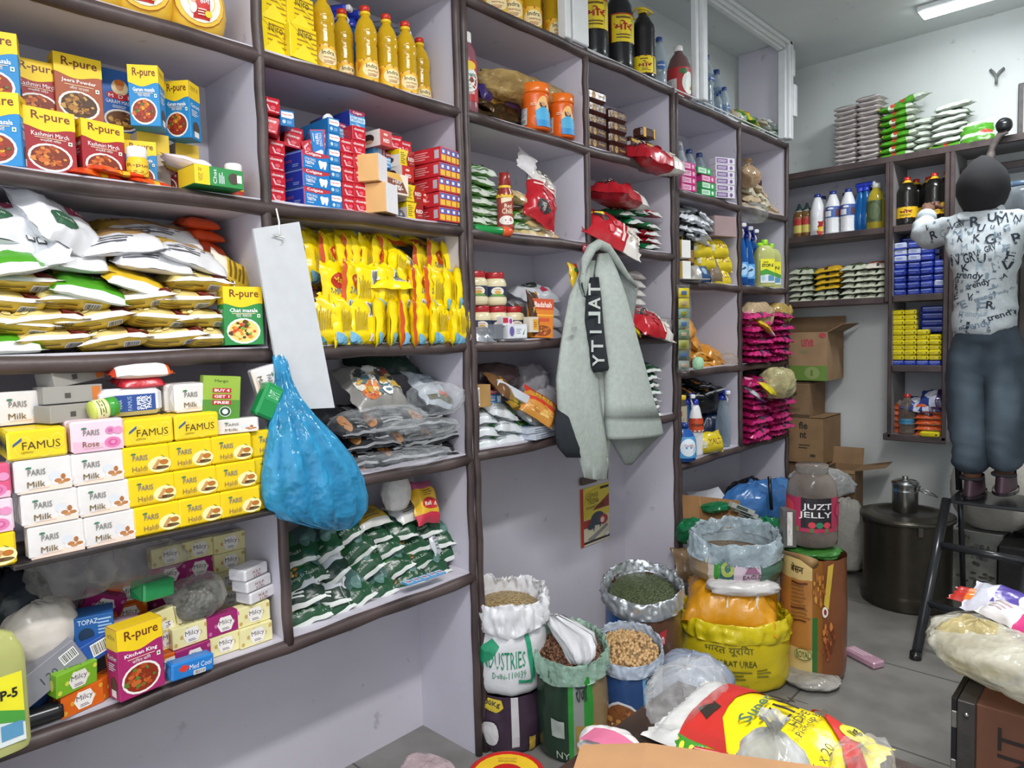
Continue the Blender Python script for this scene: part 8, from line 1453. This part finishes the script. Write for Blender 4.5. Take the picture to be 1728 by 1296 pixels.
kb = crumple('knotted_clear_bag', .12, .10, .15, 'c4c6c6:h', 504, knot=True, amp=.15); at(kb, (1.205, 1.085, TZ+.02), 'small knotted translucent bag leaning on the yellow packet', 'plastic bag', jit=0)
gp1 = pouch('green_sachet', .05, .04, .012, solid('3f8a2c:f'), [('T', [('e', .3, .5, .1, .2, 'd8d43c'), ('e', .7, .5, .1, .2, 'd8d43c')])], 505); at(gp1, (1.055, 1.075, TZ+.055), 'small green sachet with yellow dots behind the carton', 'sachet', rx=30)
rp1 = cbox('red_packet', .07, .05, .035, 'a8242c:f', {'t': [('l', .1, .2, .9, .8, 3, 'd88a80')]}, bev=.008); at(rp1, (1.105, 1.06, TZ+.04), 'small red packet behind the carton', 'packet', rz=20)
wcl2 = crumple('white_printed_cloth', .12, .09, .05, 'd4d0d0:f', 506, amp=.2); at(wcl2, (.915, 1.03, TZ+.002), 'white plastic bag with pink print on the table corner', 'plastic bag')
pkp = MB(); pkp.grid(lambda a, b: Vector(((a-.5)*.09, (b-.5)*.05, .01*math.sin(3*a))), 4, 3, 'c86a8c:f'); at(Pr(pkp.build('pink_film')), (.925, 1.01, TZ+.05), 'scrap of pink printed film on the white bag', 'film')
u = empty('red_lidded_bucket', (.475, 1.2, 0)); MB().lathe([(.075, 0), (.08, .005), (.095, .29)], 'd8d0c8:g', 30).build('bucket', u)
m = MB(); m.lathe([(.0, .302), (.085, .302), (.09, .306), (.098, .304), (.1, .296), (.1, .286), (.096, .284)], 'b3201f:g', 36, cap=False)
def LS(a, b): return Vector(((a-.5)*.17, (b-.5)*.17, .3025)), Vector((0, 0, 1))
deco(m, LS, [('p', [(.5+.5*math.cos(x), .5+.5*math.sin(x)) for x in [i*.262-.3 for i in range(16)]]+[(.5+.26*math.cos(x), .5+.26*math.sin(x)) for x in [3.63-i*.262 for i in range(16)]], 'd8b01c'), ('t', 'NEW MOUTH', .34, .86, .62, .91, '7a5a10', 180), ('t', 'FRESHENER', .34, .79, .62, .84, '7a5a10', 180), ('t', 'SOUNF', .2, .30, .8, .52, 'f0e4e4', 8, .03), ('t', 'CHOCO', .36, .56, .66, .62, 'f0e4e4')], .0006, 4, 4); m.build('lid', u); u.rotation_euler.z = rad(38); tag(u, 'round tub with red lid and yellow ring, cut by the lower photo edge', 'tub')
q = crumple('pinkish_plastic', .18, .12, .1, 'b8a4a8:h', 507); at(q, G(725, 1352, .25), 'pinkish crumpled plastic bag peeking in at the lower edge below the shelves', 'plastic bag')
m = MB(); m.lathe([(.1, 0), (.11, .24), (.0, .245)], '6a5a4c:d', 20, cap=False); o = m.build('floor_bin'); o.location = G(725, 1352, .25)+Vector((0, 0, -.25)); tag(o, 'low bin on the floor carrying the pinkish plastic', 'bin')
u = empty('wooden_crate', (1.33, 1.80, 0)); CZ = .55
m = MB(); m.box(.035, .62, 0, .42, 0, CZ, '5e3826:k', .003); deco(m, lambda a, b: (Vector((.035+.585*a, 0, CZ*b)), Vector((0, -1, 0))), [('t', 'CEMENT', .07, .30, .17, .93, '1c120e', 90, 0)], .001, 2, 2); m.build('body', u)
m = MB(); m.box(.0, .035, -.006, .42, 0, CZ, '34302e:d', .002); m.build('corner_iron', u)
for i in range(5): m = MB(); m.box(-.012, .0, -.004, .02, .02+.115*i, .06+.115*i, '8c8a84:m', .002); m.build('metal_tab', u)
m = MB(); m.box(-.012, -.001, -.002, .42, 0, CZ, '17161a:g', .001); m.build('black_strip', u)
for i in range(4): m = MB(); m.lathe([(.006, 0), (.006, .003), (.0, .004)], '9a9690:b', 10, cap=False); o = m.build('rivet', u); o.location = (.018, -.006, .1+.14*i); o.rotation_euler.x = rad(90)
tag(u, 'dark wooden crate with stencilled letters and iron corner strip', 'crate')
q = crumple('large_clear_bag', .66, .48, .14, 'e2e0d2:i', 508, amp=.13, n=(60, 30)); at(q, (1.575, 1.99, CZ+.003), 'large yellowish clear plastic bag of goods on the wooden crate', 'plastic bag', jit=0)
q = crumple('bag_corner', .16, .10, .13, 'cfc08c:h', 509, amp=.3); at(q, (1.345, 1.93, CZ+.01), 'crinkled corner of yellowish film at the bag end over the crate', 'plastic film')
for nm, w_, d_, h_, pt, dc, P, rx, ry, rz, t in (('purple_white_pouch', .24, .16, .05, bands([(.3, 'c8c8d4:f'), (.6, '5a4aa0:f'), (1, 'd4d4dc:f')]), [], G(1706, 1032, .68), 20, 6, -10, 'white and violet pouch sticking out of the bag on the crate'), ('pink_striped_packet', .20, .10, .04, bands([(.6, 'd8d4d4:f'), (.8, 'c8407c:f'), (1, 'd8d4d4:f')]), [('T', [('l', .1, .3, .5, .7, 3, 'b8a0a8')])], G(1716, 1052, .69), 16, 8, -30, 'white packet with pink stripe on the big bag'), ('orange_red_packet', .16, .08, .035, bands([(.3, 'b8342c:f'), (.6, 'd8782c:f'), (1, 'd4884c:f')]), [], G(1652, 1018, .68), 12, 4, -12, 'orange and red packet half out of the big bag')):
    at(pouch(nm, w_, d_, h_, pt, dc, 510, wr=.008), P, t, 'packet', rx=rx, ry=ry, rz=rz, s=.78)
